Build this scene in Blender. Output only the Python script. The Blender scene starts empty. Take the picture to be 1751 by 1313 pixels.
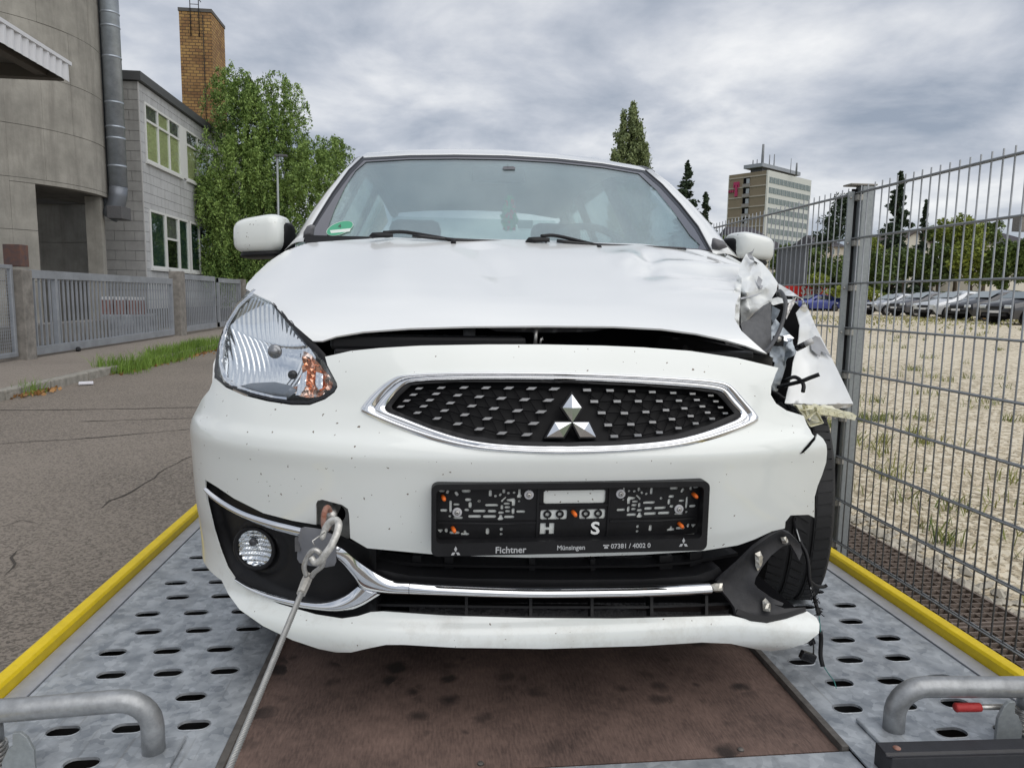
import bpy, bmesh, math, random
import numpy as np
from mathutils import Vector, Matrix, noise as mnoise
from mathutils.geometry import delaunay_2d_cdt
random.seed(7); rng = np.random.default_rng(7)
R = math.radians
scene = bpy.context.scene
COL = scene.collection
# ---------------------------------------------------------------- camera (z = 0 is the top of the truck bed, +y runs along the road)
PW, PH, FPX = 1751.0, 1313.0, 1214.0
PITCH, YAW, ROLL, CAMH = R(7.0), R(6.1), R(0.9), 0.87
fw = Vector((math.sin(YAW)*math.cos(PITCH), math.cos(YAW)*math.cos(PITCH), -math.sin(PITCH)))
rt0 = Vector((math.cos(YAW), -math.sin(YAW), 0)); up0 = rt0.cross(fw)
rt = rt0*math.cos(ROLL)+up0*math.sin(ROLL); up = up0*math.cos(ROLL)-rt0*math.sin(ROLL)
ORI = Vector((0, 0, CAMH))
cam_d = bpy.data.cameras.new('camera'); cam = bpy.data.objects.new('camera', cam_d); COL.objects.link(cam)
cam_d.sensor_fit = 'HORIZONTAL'; cam_d.sensor_width = 36; cam_d.lens = FPX*36/PW; cam_d.clip_start = 0.05; cam_d.clip_end = 3000
cam.matrix_world = Matrix(((rt.x, up.x, -fw.x, 0), (rt.y, up.y, -fw.y, 0), (rt.z, up.z, -fw.z, CAMH), (0, 0, 0, 1)))
scene.camera = cam
# ---------------------------------------------------------------- sky, sun, exposure
SUN_EL, SUN_AZ = R(52), R(142)          # azimuth clockwise from +y
w = bpy.data.worlds.new('World'); scene.world = w; w.use_nodes = True
nt = w.node_tree; nt.nodes.clear(); N = nt.nodes.new; L = nt.links.new
o = N('ShaderNodeOutputWorld'); bg = N('ShaderNodeBackground'); L(bg.outputs[0], o.inputs[0])
sky = N('ShaderNodeTexSky'); sky.sky_type = 'NISHITA'; sky.sun_disc = False; sky.sun_elevation = SUN_EL; sky.sun_rotation = SUN_AZ
sks = N('ShaderNodeVectorMath'); sks.operation = 'SCALE'; sks.inputs[3].default_value = 0.085; L(sky.outputs[0], sks.inputs[0])
tc = N('ShaderNodeTexCoord'); sep = N('ShaderNodeSeparateXYZ'); L(tc.outputs['Generated'], sep.inputs[0])
zz = N('ShaderNodeMath'); zz.operation = 'MAXIMUM'; L(sep.outputs[2], zz.inputs[0]); zz.inputs[1].default_value = 0.0
za = N('ShaderNodeMath'); za.operation = 'ADD'; L(zz.outputs[0], za.inputs[0]); za.inputs[1].default_value = 0.22
dx = N('ShaderNodeMath'); dx.operation = 'DIVIDE'; L(sep.outputs[0], dx.inputs[0]); L(za.outputs[0], dx.inputs[1])
dy = N('ShaderNodeMath'); dy.operation = 'DIVIDE'; L(sep.outputs[1], dy.inputs[0]); L(za.outputs[0], dy.inputs[1])
cb = N('ShaderNodeCombineXYZ'); L(dx.outputs[0], cb.inputs[0]); L(dy.outputs[0], cb.inputs[1])
n1 = N('ShaderNodeTexNoise'); n1.inputs['Scale'].default_value = 1.9; n1.inputs['Detail'].default_value = 8; n1.inputs['Roughness'].default_value = 0.56; n1.inputs['Distortion'].default_value = 0.2
n2 = N('ShaderNodeTexNoise'); n2.inputs['Scale'].default_value = 0.45; n2.inputs['Detail'].default_value = 3
L(cb.outputs[0], n1.inputs['Vector']); L(cb.outputs[0], n2.inputs['Vector'])
ad = N('ShaderNodeMath'); ad.operation = 'MULTIPLY_ADD'; L(n2.outputs[0], ad.inputs[0]); ad.inputs[1].default_value = 0.55; L(n1.outputs[0], ad.inputs[2])
rp = N('ShaderNodeValToRGB'); L(ad.outputs[0], rp.inputs[0])
e = rp.color_ramp.elements; e[0].position = 0.58; e[0].color = (.29, .335, .41, 1); e[1].position = 0.98; e[1].color = (.86, .865, .87, 1)
m_ = e.new(.76); m_.color = (.51, .54, .60, 1)
mx = N('ShaderNodeMix'); mx.data_type = 'RGBA'; mx.inputs[0].default_value = 0.9
L(sks.outputs[0], mx.inputs[6]); L(rp.outputs[0], mx.inputs[7]); L(mx.outputs[2], bg.inputs[0]); bg.inputs[1].default_value = 1.0
sd = bpy.data.lights.new('sun', 'SUN'); sun = bpy.data.objects.new('sun', sd); COL.objects.link(sun)
sd.energy = 1.5; sd.angle = R(80); sd.color = (1, .96, .9)
sdir = Vector((math.sin(SUN_AZ)*math.cos(SUN_EL), math.cos(SUN_AZ)*math.cos(SUN_EL), math.sin(SUN_EL)))
sun.rotation_euler = sdir.to_track_quat('Z', 'Y').to_euler()
vs = scene.view_settings; vs.view_transform = 'Standard'; vs.look = 'None'; vs.gamma = 1; vs.exposure = 0.2
scene.render.engine = 'CYCLES'
scene.cycles.max_bounces = 10; scene.cycles.transparent_max_bounces = 24; scene.cycles.glossy_bounces = 5

# ---------------------------------------------------------------- materials
MATS = {}
def mat(name, col, rough=.5, metal=0., coat=0., spec=.5, var=0., vscale=8., vdetail=4., col2=None, bump=0., bscale=60., coord='Object', rvar=0., hsv=None, subsurf=0):
    if name in MATS: return MATS[name]
    m = bpy.data.materials.new(name); m.use_nodes = True; MATS[name] = m
    t = m.node_tree; b = t.nodes['Principled BSDF']
    b.inputs['Base Color'].default_value = (*col, 1); b.inputs['Roughness'].default_value = rough; b.inputs['Metallic'].default_value = metal
    b.inputs['Coat Weight'].default_value = coat; b.inputs['Coat Roughness'].default_value = .08; b.inputs['Specular IOR Level'].default_value = spec
    tcn = t.nodes.new('ShaderNodeTexCoord'); vec = tcn.outputs[coord]
    if var or col2 or rvar:
        nz = t.nodes.new('ShaderNodeTexNoise'); nz.inputs['Scale'].default_value = vscale; nz.inputs['Detail'].default_value = vdetail; nz.inputs['Roughness'].default_value = .65
        t.links.new(vec, nz.inputs['Vector'])
        cr = t.nodes.new('ShaderNodeValToRGB'); t.links.new(nz.outputs[0], cr.inputs[0])
        c2 = col2 or tuple(max(0, c*(1-var)) for c in col); c1 = col if col2 else tuple(min(1, c*(1+var)) for c in col)
        cr.color_ramp.elements[0].position = .32; cr.color_ramp.elements[0].color = (*c2, 1)
        cr.color_ramp.elements[1].position = .68; cr.color_ramp.elements[1].color = (*c1, 1)
        if var or col2: t.links.new(cr.outputs[0], b.inputs['Base Color'])
        if rvar:
            mr = t.nodes.new('ShaderNodeMapRange'); t.links.new(nz.outputs[0], mr.inputs[0]); mr.inputs[1].default_value = .3; mr.inputs[2].default_value = .7
            mr.inputs[3].default_value = max(.02, rough-rvar); mr.inputs[4].default_value = min(1, rough+rvar); t.links.new(mr.outputs[0], b.inputs['Roughness'])
    if bump:
        nb = t.nodes.new('ShaderNodeTexNoise'); nb.inputs['Scale'].default_value = bscale; nb.inputs['Detail'].default_value = 4
        t.links.new(vec, nb.inputs['Vector']); bp = t.nodes.new('ShaderNodeBump'); bp.inputs['Strength'].default_value = bump; bp.inputs['Distance'].default_value = .02
        t.links.new(nb.outputs[0], bp.inputs['Height']); t.links.new(bp.outputs[0], b.inputs['Normal'])
    return m
def nodes(m): return m.node_tree, m.node_tree.nodes['Principled BSDF'], m.node_tree.nodes.new, m.node_tree.links.new
def glass(name, tint, refl, rough=.02, dust_glare=0., dust_glare_col=(.55, .66, .66)):
    m = bpy.data.materials.new(name); m.use_nodes = True; MATS[name] = m; t = m.node_tree; t.nodes.clear(); N = t.nodes.new; L = t.links.new
    out = N('ShaderNodeOutputMaterial'); mixs = N('ShaderNodeMixShader'); tr = N('ShaderNodeBsdfTransparent'); gl = N('ShaderNodeBsdfGlossy')
    tr.inputs[0].default_value = (*tint, 1); gl.inputs['Roughness'].default_value = rough; gl.inputs[0].default_value = (.90, .97, .96, 1)
    lw = N('ShaderNodeLayerWeight'); lw.inputs[0].default_value = .5; pw = N('ShaderNodeMath'); pw.operation = 'POWER'; L(lw.outputs['Facing'], pw.inputs[0]); pw.inputs[1].default_value = 4
    mr = N('ShaderNodeMapRange'); mr.inputs[3].default_value = refl; mr.inputs[4].default_value = min(1, refl+.6); L(pw.outputs[0], mr.inputs[0]); L(mr.outputs[0], mixs.inputs[0]); L(gl.outputs[0], mixs.inputs[2])
    if dust_glare:  # pale diffuse veil: dust plus veiling glare painted into the glass
        m2 = N('ShaderNodeMixShader'); df = N('ShaderNodeBsdfDiffuse'); df.inputs[0].default_value = (*dust_glare_col, 1); nz = N('ShaderNodeTexNoise'); nz.inputs['Scale'].default_value = 4; nz.inputs['Detail'].default_value = 6
        tcn = N('ShaderNodeTexCoord'); L(tcn.outputs['Object'], nz.inputs[0]); fm = N('ShaderNodeMapRange'); L(nz.outputs[0], fm.inputs[0]); fm.inputs[1].default_value = .3; fm.inputs[2].default_value = .7; fm.inputs[3].default_value = dust_glare*.5; fm.inputs[4].default_value = dust_glare*1.5
        L(fm.outputs[0], m2.inputs[0]); L(tr.outputs[0], m2.inputs[1]); L(df.outputs[0], m2.inputs[2]); L(m2.outputs[0], mixs.inputs[1])
    else: L(tr.outputs[0], mixs.inputs[1])
    L(mixs.outputs[0], out.inputs[0]); return m

M_white = mat('car_white_paint', (.80, .825, .81), .34, coat=1.0, spec=.5)
def bug_specks(m, base, dens, scale):
    t, b, N, L = nodes(m)
    tcn = N('ShaderNodeTexCoord'); v = N('ShaderNodeTexVoronoi'); v.inputs['Scale'].default_value = scale; v.inputs['Randomness'].default_value = 1
    nz = N('ShaderNodeTexNoise'); nz.inputs['Scale'].default_value = scale*2.2; nz.inputs['Detail'].default_value = 2
    L(tcn.outputs['Object'], nz.inputs['Vector'])
    mxv = N('ShaderNodeVectorMath'); mxv.operation = 'MULTIPLY_ADD'; L(nz.outputs['Color'], mxv.inputs[0]); mxv.inputs[1].default_value = (.6/scale,)*3; L(tcn.outputs['Object'], mxv.inputs[2])
    L(mxv.outputs[0], v.inputs['Vector'])
    sp = N('ShaderNodeSeparateColor'); L(v.outputs['Color'], sp.inputs[0])
    n0 = N('ShaderNodeTexNoise'); n0.inputs['Scale'].default_value = 5.5; n0.inputs['Detail'].default_value = 3; L(tcn.outputs['Object'], n0.inputs[0]); dm = N('ShaderNodeMapRange'); L(n0.outputs[0], dm.inputs[0]); dm.inputs[1].default_value = .38; dm.inputs[2].default_value = .68; dm.inputs[3].default_value = dens*.35; dm.inputs[4].default_value = dens*2.0
    a = N('ShaderNodeMath'); a.operation = 'LESS_THAN'; L(sp.outputs[0], a.inputs[0]); L(dm.outputs[0], a.inputs[1])
    r = N('ShaderNodeMath'); r.operation = 'MULTIPLY'; L(sp.outputs[1], r.inputs[0]); r.inputs[1].default_value = .14
    d = N('ShaderNodeMath'); d.operation = 'LESS_THAN'; L(v.outputs['Distance'], d.inputs[0]); L(r.outputs[0], d.inputs[1])
    k = N('ShaderNodeMath'); k.operation = 'MULTIPLY'; L(a.outputs[0], k.inputs[0]); L(d.outputs[0], k.inputs[1])
    n3 = N('ShaderNodeTexNoise'); n3.inputs['Scale'].default_value = 3.5; n3.inputs['Detail'].default_value = 5; L(tcn.outputs['Object'], n3.inputs['Vector'])
    cr = N('ShaderNodeValToRGB'); L(n3.outputs[0], cr.inputs[0]); cr.color_ramp.elements[0].position = .3; cr.color_ramp.elements[1].position = .75
    cr.color_ramp.elements[0].color = (base[0]*.93, base[1]*.94, base[2]*.92, 1); cr.color_ramp.elements[1].color = (*base, 1)
    mx = N('ShaderNodeMix'); mx.data_type = 'RGBA'; L(k.outputs[0], mx.inputs[0]); L(cr.outputs[0], mx.inputs[6]); mx.inputs[7].default_value = (.11, .075, .045, 1)
    sz = N('ShaderNodeSeparateXYZ'); L(tcn.outputs['Object'], sz.inputs[0]); n5 = N('ShaderNodeTexNoise'); n5.inputs['Scale'].default_value = 9; n5.inputs['Detail'].default_value = 9; n5.inputs['Roughness'].default_value = .75; L(tcn.outputs['Object'], n5.inputs['Vector'])
    hz = N('ShaderNodeMapRange'); L(sz.outputs[2], hz.inputs[0]); hz.inputs[1].default_value = .42; hz.inputs[2].default_value = .14; hz.inputs[3].default_value = -.12; hz.inputs[4].default_value = .12
    ha = N('ShaderNodeMath'); ha.operation = 'ADD'; L(n5.outputs[0], ha.inputs[0]); L(hz.outputs[0], ha.inputs[1]); hm = N('ShaderNodeMapRange'); L(ha.outputs[0], hm.inputs[0]); hm.inputs[1].default_value = .56; hm.inputs[2].default_value = .82; hm.inputs[4].default_value = .55
    m5 = N('ShaderNodeMix'); m5.data_type = 'RGBA'; L(hm.outputs[0], m5.inputs[0]); L(mx.outputs[2], m5.inputs[6]); m5.inputs[7].default_value = (.42, .39, .33, 1)
    L(m5.outputs[2], b.inputs['Base Color']); rm = N('ShaderNodeMapRange'); L(ha.outputs[0], rm.inputs[0]); rm.inputs[1].default_value = .35; rm.inputs[2].default_value = .75; rm.inputs[3].default_value = .05; rm.inputs[4].default_value = .22; L(rm.outputs[0], b.inputs['Coat Roughness'])
bug_specks(M_white, (.80, .825, .81), .55, 72)
M_white2 = mat('car_white_clean', (.84, .855, .85), .28, coat=1.0)
M_primer = mat('bare_primer_grey', (.33, .34, .36), .6, var=.15)
M_chrome = mat('chrome', (.78, .79, .81), .06, 1.0, rvar=.03, vscale=30)
M_black = mat('black_plastic', (.011, .011, .0125), .5, spec=.3, var=.2, vscale=20, bump=.04, bscale=300)
M_black2 = mat('black_gloss', (.008, .008, .01), .2)
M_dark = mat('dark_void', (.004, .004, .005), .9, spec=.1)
M_rubber = mat('tyre_rubber', (.02, .02, .021), .75, var=.25, vscale=14)
M_greyplas = mat('grey_plastic', (.10, .10, .105), .6, var=.2, vscale=30, bump=.05, bscale=200)
M_satin = mat('satin_silver', (.62, .63, .66), .32, .6)
M_steel = mat('worn_steel', (.50, .49, .47), .45, .85, var=.25, vscale=60, bump=.1, bscale=150)
M_rust = mat('rusty_steel', (.28, .11, .07), .8, .2, col2=(.38, .24, .2), vscale=60, bump=.3, bscale=150)
M_clip = mat('clip_metal', (.55, .53, .48), .35, .8, var=.3, vscale=80)
M_orange = mat('orange_pin', (.85, .17, .02), .5)
M_amber = mat('amber_reflector', (.85, .24, .04), .12, .55, var=.3, vscale=60)
M_glass = glass('windshield_glass', (.80, .89, .89), .31, .03, .10)
M_sideglass = glass('side_glass', (.80, .86, .85), .06)
M_lens = glass('lamp_lens', (.97, .98, .99), .03)
M_cream = mat('broken_cream_plastic', (.72, .68, .42), .5, col2=(.78, .77, .66), vscale=14)
M_galv = mat('galvanised_steel', (.36, .38, .405), .42, .4)
def galv(m, s):
    t, b, N, L = nodes(m)
    tcn = N('ShaderNodeTexCoord'); nz = N('ShaderNodeTexNoise'); nz.inputs['Scale'].default_value = s*.6; nz.inputs['Detail'].default_value = 3; L(tcn.outputs['Object'], nz.inputs[0])
    wv = N('ShaderNodeVectorMath'); wv.operation = 'MULTIPLY_ADD'; L(nz.outputs['Color'], wv.inputs[0]); wv.inputs[1].default_value = (1.6/s,)*3; L(tcn.outputs['Object'], wv.inputs[2])
    v = N('ShaderNodeTexVoronoi'); v.inputs['Scale'].default_value = s; L(wv.outputs[0], v.inputs['Vector'])
    sp = N('ShaderNodeSeparateColor'); L(v.outputs['Color'], sp.inputs[0])
    n2 = N('ShaderNodeTexNoise'); n2.inputs['Scale'].default_value = s*.3; n2.inputs['Detail'].default_value = 5; L(tcn.outputs['Object'], n2.inputs[0])
    am = N('ShaderNodeMath'); am.operation = 'MULTIPLY_ADD'; L(sp.outputs[0], am.inputs[0]); am.inputs[1].default_value = .26; L(n2.outputs[0], am.inputs[2])
    cr = N('ShaderNodeValToRGB'); L(am.outputs[0], cr.inputs[0]); E_ = cr.color_ramp.elements
    E_[0].position = .40; E_[0].color = (.25, .275, .305, 1); E_[1].position = .85; E_[1].color = (.52, .55, .58, 1)
    mpg = N('ShaderNodeMapping'); mpg.inputs['Scale'].default_value = (90, 2.5, 1); L(tcn.outputs['Object'], mpg.inputs[0]); nsx = N('ShaderNodeTexNoise'); nsx.inputs['Scale'].default_value = 1; nsx.inputs['Detail'].default_value = 4; L(mpg.outputs[0], nsx.inputs[0]); srx = N('ShaderNodeMapRange'); L(nsx.outputs[0], srx.inputs[0]); srx.inputs[1].default_value = .60; srx.inputs[2].default_value = .74; srx.inputs[4].default_value = .5
    nbx = N('ShaderNodeTexNoise'); nbx.inputs['Scale'].default_value = 3; nbx.inputs['Detail'].default_value = 8; nbx.inputs['Roughness'].default_value = .7; L(tcn.outputs['Object'], nbx.inputs[0]); sbx = N('ShaderNodeMapRange'); L(nbx.outputs[0], sbx.inputs[0]); sbx.inputs[1].default_value = .5; sbx.inputs[2].default_value = .75; sbx.inputs[4].default_value = .45; adx = N('ShaderNodeMath'); adx.operation = 'MAXIMUM'; L(srx.outputs[0], adx.inputs[0]); L(sbx.outputs[0], adx.inputs[1])
    mgx = N('ShaderNodeMix'); mgx.data_type = 'RGBA'; L(adx.outputs[0], mgx.inputs[0]); L(cr.outputs[0], mgx.inputs[6]); mgx.inputs[7].default_value = (.20, .195, .185, 1); L(mgx.outputs[2], b.inputs['Base Color'])
    mr = N('ShaderNodeMapRange'); L(sp.outputs[1], mr.inputs[0]); mr.inputs[3].default_value = .34; mr.inputs[4].default_value = .56; L(mr.outputs[0], b.inputs['Roughness'])
galv(M_galv, 60)
M_galv2 = mat('galvanised_post', (.30, .325, .335), .55, .4, var=.12, vscale=90, vdetail=6)
M_yellow = mat('yellow_paint', (.78, .57, .012), .5, var=.08, vscale=20, bump=.08, bscale=80)

# ---------------------------------------------------------------- object helpers
def tag(ob, label=None, cat=None, group=None, kind=None):
    if label: ob['label'] = label
    if cat: ob['category'] = cat
    if group: ob['group'] = group
    if kind: ob['kind'] = kind
    return ob
def empty(name, loc=(0, 0, 0), label=None, cat=None, group=None):
    ob = bpy.data.objects.new(name, None); COL.objects.link(ob); ob.location = loc; ob.empty_display_size = .1
    return tag(ob, label, cat, group)
def link(name, me, m=None, parent=None, loc=None):
    ob = bpy.data.objects.new(name, me); COL.objects.link(ob)
    if m is not None and not me.materials: me.materials.append(m)
    if parent is not None:
        ob.parent = parent
        pw = parent.matrix_basis if parent.parent is None else parent.parent.matrix_basis @ parent.matrix_parent_inverse @ parent.matrix_basis
        ob.matrix_parent_inverse = pw.inverted()
    if loc is not None: ob.location = loc
    return ob
def copy_tree(ob, parent=None):
    c = ob.copy(); COL.objects.link(c)
    if parent is not None: c.parent = parent
    for ch in ob.children: copy_tree(ch, c)
    return c
def shell(verts, faces, th):
    """sheet with real thickness: front, back and a separate (crisp) rim"""
    V = np.array([tuple(v) for v in verts], float); nrm = np.zeros_like(V); cnt = {}
    for f in faces:
        p = V[list(f)]; n = np.cross(p[1]-p[0], p[2]-p[0])+(np.cross(p[2]-p[0], p[3]-p[0]) if len(f) == 4 else 0)
        for i in f: nrm[i] += n
        for a, b in zip(f, f[1:]+f[:1]): cnt[(a, b)] = cnt.get((a, b), 0)+1
    l = np.linalg.norm(nrm, axis=1, keepdims=True); nrm = nrm/np.where(l < 1e-12, 1, l); B = V-nrm*th; n = len(V); W = [V, B]; F = list(faces)+[tuple(i+n for i in f[::-1]) for f in faces]; k = 2*n; idx = {}; R_ = []
    def rim(i, back):
        if (i, back) not in idx: idx[(i, back)] = k+len(R_); R_.append(B[i] if back else V[i])
        return idx[(i, back)]
    for (a, b) in cnt:
        if (b, a) not in cnt: F.append((rim(b, 0), rim(a, 0), rim(a, 1), rim(b, 1)))
    return np.vstack(W+([np.array(R_)] if R_ else [])).tolist(), F
def mesh(name, verts, faces, m=None, parent=None, smooth=False, loc=None, bevel=0., solid=0., auto=None):
    if solid: verts, faces = shell(verts, faces, solid)
    me = bpy.data.meshes.new(name); me.from_pydata([tuple(v) for v in verts], [], faces); me.update()
    if smooth: me.shade_smooth()
    ob = link(name, me, m, parent, loc)
    if bevel: md = ob.modifiers.new('b', 'BEVEL'); md.width = bevel; md.segments = 2; md.limit_method = 'ANGLE'; md.angle_limit = R(40)
    return ob
class MB:
    def __init__(s): s.v = []; s.f = []
    def add(s, V, F): n = len(s.v); s.v += [tuple(p) for p in V]; s.f += [tuple(i+n for i in f) for f in F]; return s
    def box(s, a, b, M=None):
        x0, y0, z0 = a; x1, y1, z1 = b
        V = [Vector(p) for p in ((x0, y0, z0), (x1, y0, z0), (x1, y1, z0), (x0, y1, z0), (x0, y0, z1), (x1, y0, z1), (x1, y1, z1), (x0, y1, z1))]
        if M is not None: V = [M @ p for p in V]
        return s.add(V, [(0, 3, 2, 1), (4, 5, 6, 7), (0, 1, 5, 4), (1, 2, 6, 5), (2, 3, 7, 6), (3, 0, 4, 7)])
    def tube(s, pts, r, n=8, cap=True, closed=False):
        P = [Vector(p) for p in pts]; k = len(P); rr = r if hasattr(r, '__len__') else [r]*k
        V = []; ref = None
        for i in range(k):
            if closed: t = P[(i+1) % k]-P[i-1]
            else: t = P[min(i+1, k-1)]-P[max(i-1, 0)]
            t.normalize()
            if ref is None: ref = Vector((0, 0, 1)) if abs(t.z) < .9 else Vector((1, 0, 0))
            a = (ref-t*ref.dot(t)).normalized(); b = t.cross(a); ref = a
            V += [P[i]+(a*math.cos(2*math.pi*j/n)+b*math.sin(2*math.pi*j/n))*rr[i] for j in range(n)]
        F = []
        for i in range(k if closed else k-1):
            i2 = (i+1) % k
            for j in range(n): F.append((i*n+j, i*n+(j+1) % n, i2*n+(j+1) % n, i2*n+j))
        if cap and not closed: F += [tuple(range(n-1, -1, -1)), tuple(range((k-1)*n, k*n))]
        return s.add(V, F)
    def prism(s, poly, ext, M=None):      # poly: 3D points, ext: offset vector
        n = len(poly); A = [Vector(p) for p in poly]; B = [p+Vector(ext) for p in A]
        return s.add(A+B, [tuple(range(n-1, -1, -1)), tuple(range(n, 2*n))]+[(i, (i+1) % n, n+(i+1) % n, n+i) for i in range(n)])
    def build(s, name, m=None, parent=None, smooth=False, **k):
        ob = mesh(name, s.v, s.f, m, parent, smooth, **k)
        bm = bmesh.new(); bm.from_mesh(ob.data); bmesh.ops.recalc_face_normals(bm, faces=bm.faces); bm.to_mesh(ob.data); bm.free()
        return ob
def smooth_angle(ob, ang=35):
    ob.data.shade_smooth()
    try: ob.data.set_sharp_from_angle(angle=R(ang))
    except Exception: pass
    return ob
def boxo(name, a, b, m, parent=None, bevel=0., **k): return MB().box(a, b).build(name, m, parent, bevel=bevel, **k)
def tubeo(name, pts, r, m, parent=None, n=10, closed=False): return MB().tube(pts, r, n, closed=closed).build(name, m, parent, smooth=True)
def spline(pts, k=6, closed=False):
    P = [np.array(p, float) for p in pts]; n = len(P); out = []
    for i in range(n if closed else n-1):
        p0 = P[(i-1) % n] if closed or i > 0 else 2*P[0]-P[1]; p1 = P[i]; p2 = P[(i+1) % n]; p3 = P[(i+2) % n] if closed or i+2 < n else 2*p2-p1
        for j in range(k):
            t = j/k; out.append(.5*((2*p1)+(-p0+p2)*t+(2*p0-5*p1+4*p2-p3)*t*t+(-p0+3*p1-3*p2+p3)*t**3))
    if not closed: out.append(P[-1])
    return out
# ---------------------------------------------------------------- survey helpers: a sight line of the calibrated camera met with a known plane or surface
def ray(px, py): return fw+rt*((px-PW/2)/FPX)-up*((py-PH/2)/FPX)
def onY(px, py, Y): d = ray(px, py); return ORI+d*(Y/d.y)
def onX(px, py, X): d = ray(px, py); return ORI+d*(X/d.x)
def onZ(px, py, Z): d = ray(px, py); return ORI+d*((Z-CAMH)/d.z)
def hermite(xs, ys):
    xs = np.array(xs, float); ys = np.array(ys, float); h = np.diff(xs); dl = np.diff(ys)/h; m = np.zeros_like(ys); m[0] = dl[0]; m[-1] = dl[-1]
    for i in range(1, len(xs)-1):
        m[i] = 0 if dl[i-1]*dl[i] <= 0 else (h[i-1]+h[i])/(h[i-1]/dl[i]+h[i]/dl[i-1]) if dl[i-1]*dl[i] > 0 else 0
    def f(x):
        x = np.clip(np.asarray(x, float), xs[0], xs[-1]); i = np.clip(np.searchsorted(xs, x)-1, 0, len(h)-1); t = (x-xs[i])/h[i]
        return (2*t**3-3*t**2+1)*ys[i]+(t**3-2*t**2+t)*h[i]*m[i]+(-2*t**3+3*t**2)*ys[i+1]+(t**3-t**2)*h[i]*m[i+1]
    return f
CX = 0.25
class Surf:
    def __init__(s, F, st=None, uz=None, off=0.): s.F = F; s.st = st or (lambda u, z: (u, z)); s.uz = uz or (lambda a, b: (a, b)); s.off = off
    def at(s, off): return Surf(s.F, s.st, s.uz, off)
    def y(s, u, z): return s.F(u, z)+s.off
    def hit(s, px, py, y0=1.0, y1=4.2):
        d = ray(px, py); Y = np.linspace(y0, y1, 700); u = Y*d.x/d.y-CX; z = CAMH+Y*d.z/d.y; g = Y-s.y(u, z)
        k = np.where((g[:-1] < 0) & (g[1:] >= 0))[0]
        if len(k):
            i = k[0]; t = -g[i]/(g[i+1]-g[i]+1e-12); yy = Y[i]+t*(Y[i+1]-Y[i])
        else: yy = Y[np.argmin(np.abs(g))]
        return yy*d.x/d.y-CX, CAMH+yy*d.z/d.y
    def P(s, px, py): u, z = s.hit(px, py); return Vector((u+CX, float(s.y(u, z)), z))
    def normal(s, u, z):
        e = 2e-3; fu = (s.F(u+e, z)-s.F(u-e, z))/(2*e); fz = (s.F(u, z+e)-s.F(u, z-e))/(2*e); n = np.stack([fu, -np.ones_like(fu), fz], -1)
        return n/np.linalg.norm(n, axis=-1, keepdims=True)
def inpoly(P, poly):
    x, y = P[:, 0], P[:, 1]; a = np.asarray(poly); b = np.roll(a, -1, 0); r = np.zeros(len(P), bool)
    for (x0, y0), (x1, y1) in zip(a, b):
        if y0 == y1: continue
        c = ((y0 > y) != (y1 > y)) & (x < (x1-x0)*(y-y0)/(y1-y0)+x0); r ^= c
    return r
def segdist(P, polys):
    d = np.full(len(P), 1e9)
    for poly in polys:
        a = np.asarray(poly); b = np.roll(a, -1, 0)
        for p, q in zip(a, b):
            v = q-p; l = v@v+1e-15; t = np.clip(((P-p)@v)/l, 0, 1); d = np.minimum(d, np.hypot(*(P-p-t[:, None]*v).T))
    return d
def densify(poly, h):
    out = []; n = len(poly)
    for i in range(n):
        p = np.array(poly[i]); q = np.array(poly[(i+1) % n]); k = max(1, int(math.hypot(*(q-p))/h))
        for j in range(k): out.append(p+(q-p)*j/k)
    return out
def cdt_fill(polys, h, extra=None, eps=None):
    """triangulate polys[0] minus polys[1:], interior filled with points about h apart"""
    clean = []; eps = h*.08 if eps is None else eps
    for p in polys:
        q = [np.asarray(p[0], float)]
        for a in p[1:]:
            if np.hypot(*(np.asarray(a)-q[-1])) > eps: q.append(np.asarray(a, float))
        if np.hypot(*(q[0]-q[-1])) < eps: q.pop()
        clean.append(np.array(q))
    o = clean[0]; lo = o.min(0); hi = o.max(0)
    gx = np.arange(lo[0], hi[0], h); gy = np.arange(lo[1], hi[1], h*.866)
    G = np.array([(x+(h*.5 if j % 2 else 0), y) for j, y in enumerate(gy) for x in gx]).reshape(-1, 2)
    G = G+rng.uniform(-.08, .08, G.shape)*h if len(G) else G
    if len(G):
        k = inpoly(G, o)
        for q in clean[1:]: k &= ~inpoly(G, q)
        G = G[k]
        if len(G): G = G[segdist(G, clean) > h*.45]
    if extra is not None and len(extra): G = np.vstack([G.reshape(-1, 2), extra])
    V = []; E = []
    for q in clean:
        n = len(V); V += list(q); E += [(n+i, n+(i+1) % len(q)) for i in range(len(q))]
    V += list(G)
    r = delaunay_2d_cdt([Vector((float(a), float(b))) for a, b in V], E, [], 0, 1e-7)
    W = np.array([(v.x, v.y) for v in r[0]]); T = np.array([f for f in r[2] if len(f) == 3])
    c = W[T].mean(1); k = inpoly(c, o)
    for q in clean[1:]: k &= ~inpoly(c, q)
    return W, T[k], clean
def outline_uz(surf, pts, smooth=0, closed=True, step=10):
    """outline points: (px,py) sight lines, or (u,z,None) direct surface coordinates"""
    seg = []
    if smooth and all(len(p) == 2 for p in pts): P2 = [tuple(p) for p in spline(pts, smooth, True)]
    else:
        P2 = []; n = len(pts)
        for i in range(n):
            a = pts[i]; b = pts[(i+1) % n]; P2.append(a)
            if len(a) == 2 and len(b) == 2:
                k = int(math.hypot(a[0]-b[0], a[1]-b[1])//step)
                for j in range(1, k): P2.append((a[0]+(b[0]-a[0])*j/k, a[1]+(b[1]-a[1])*j/k))
    out = []
    for p in P2:
        u, z = surf.hit(*p) if len(p) == 2 else (p[0], p[1]); a, b = surf.st(u, z); out.append((float(a), float(b)))
    return out
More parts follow.
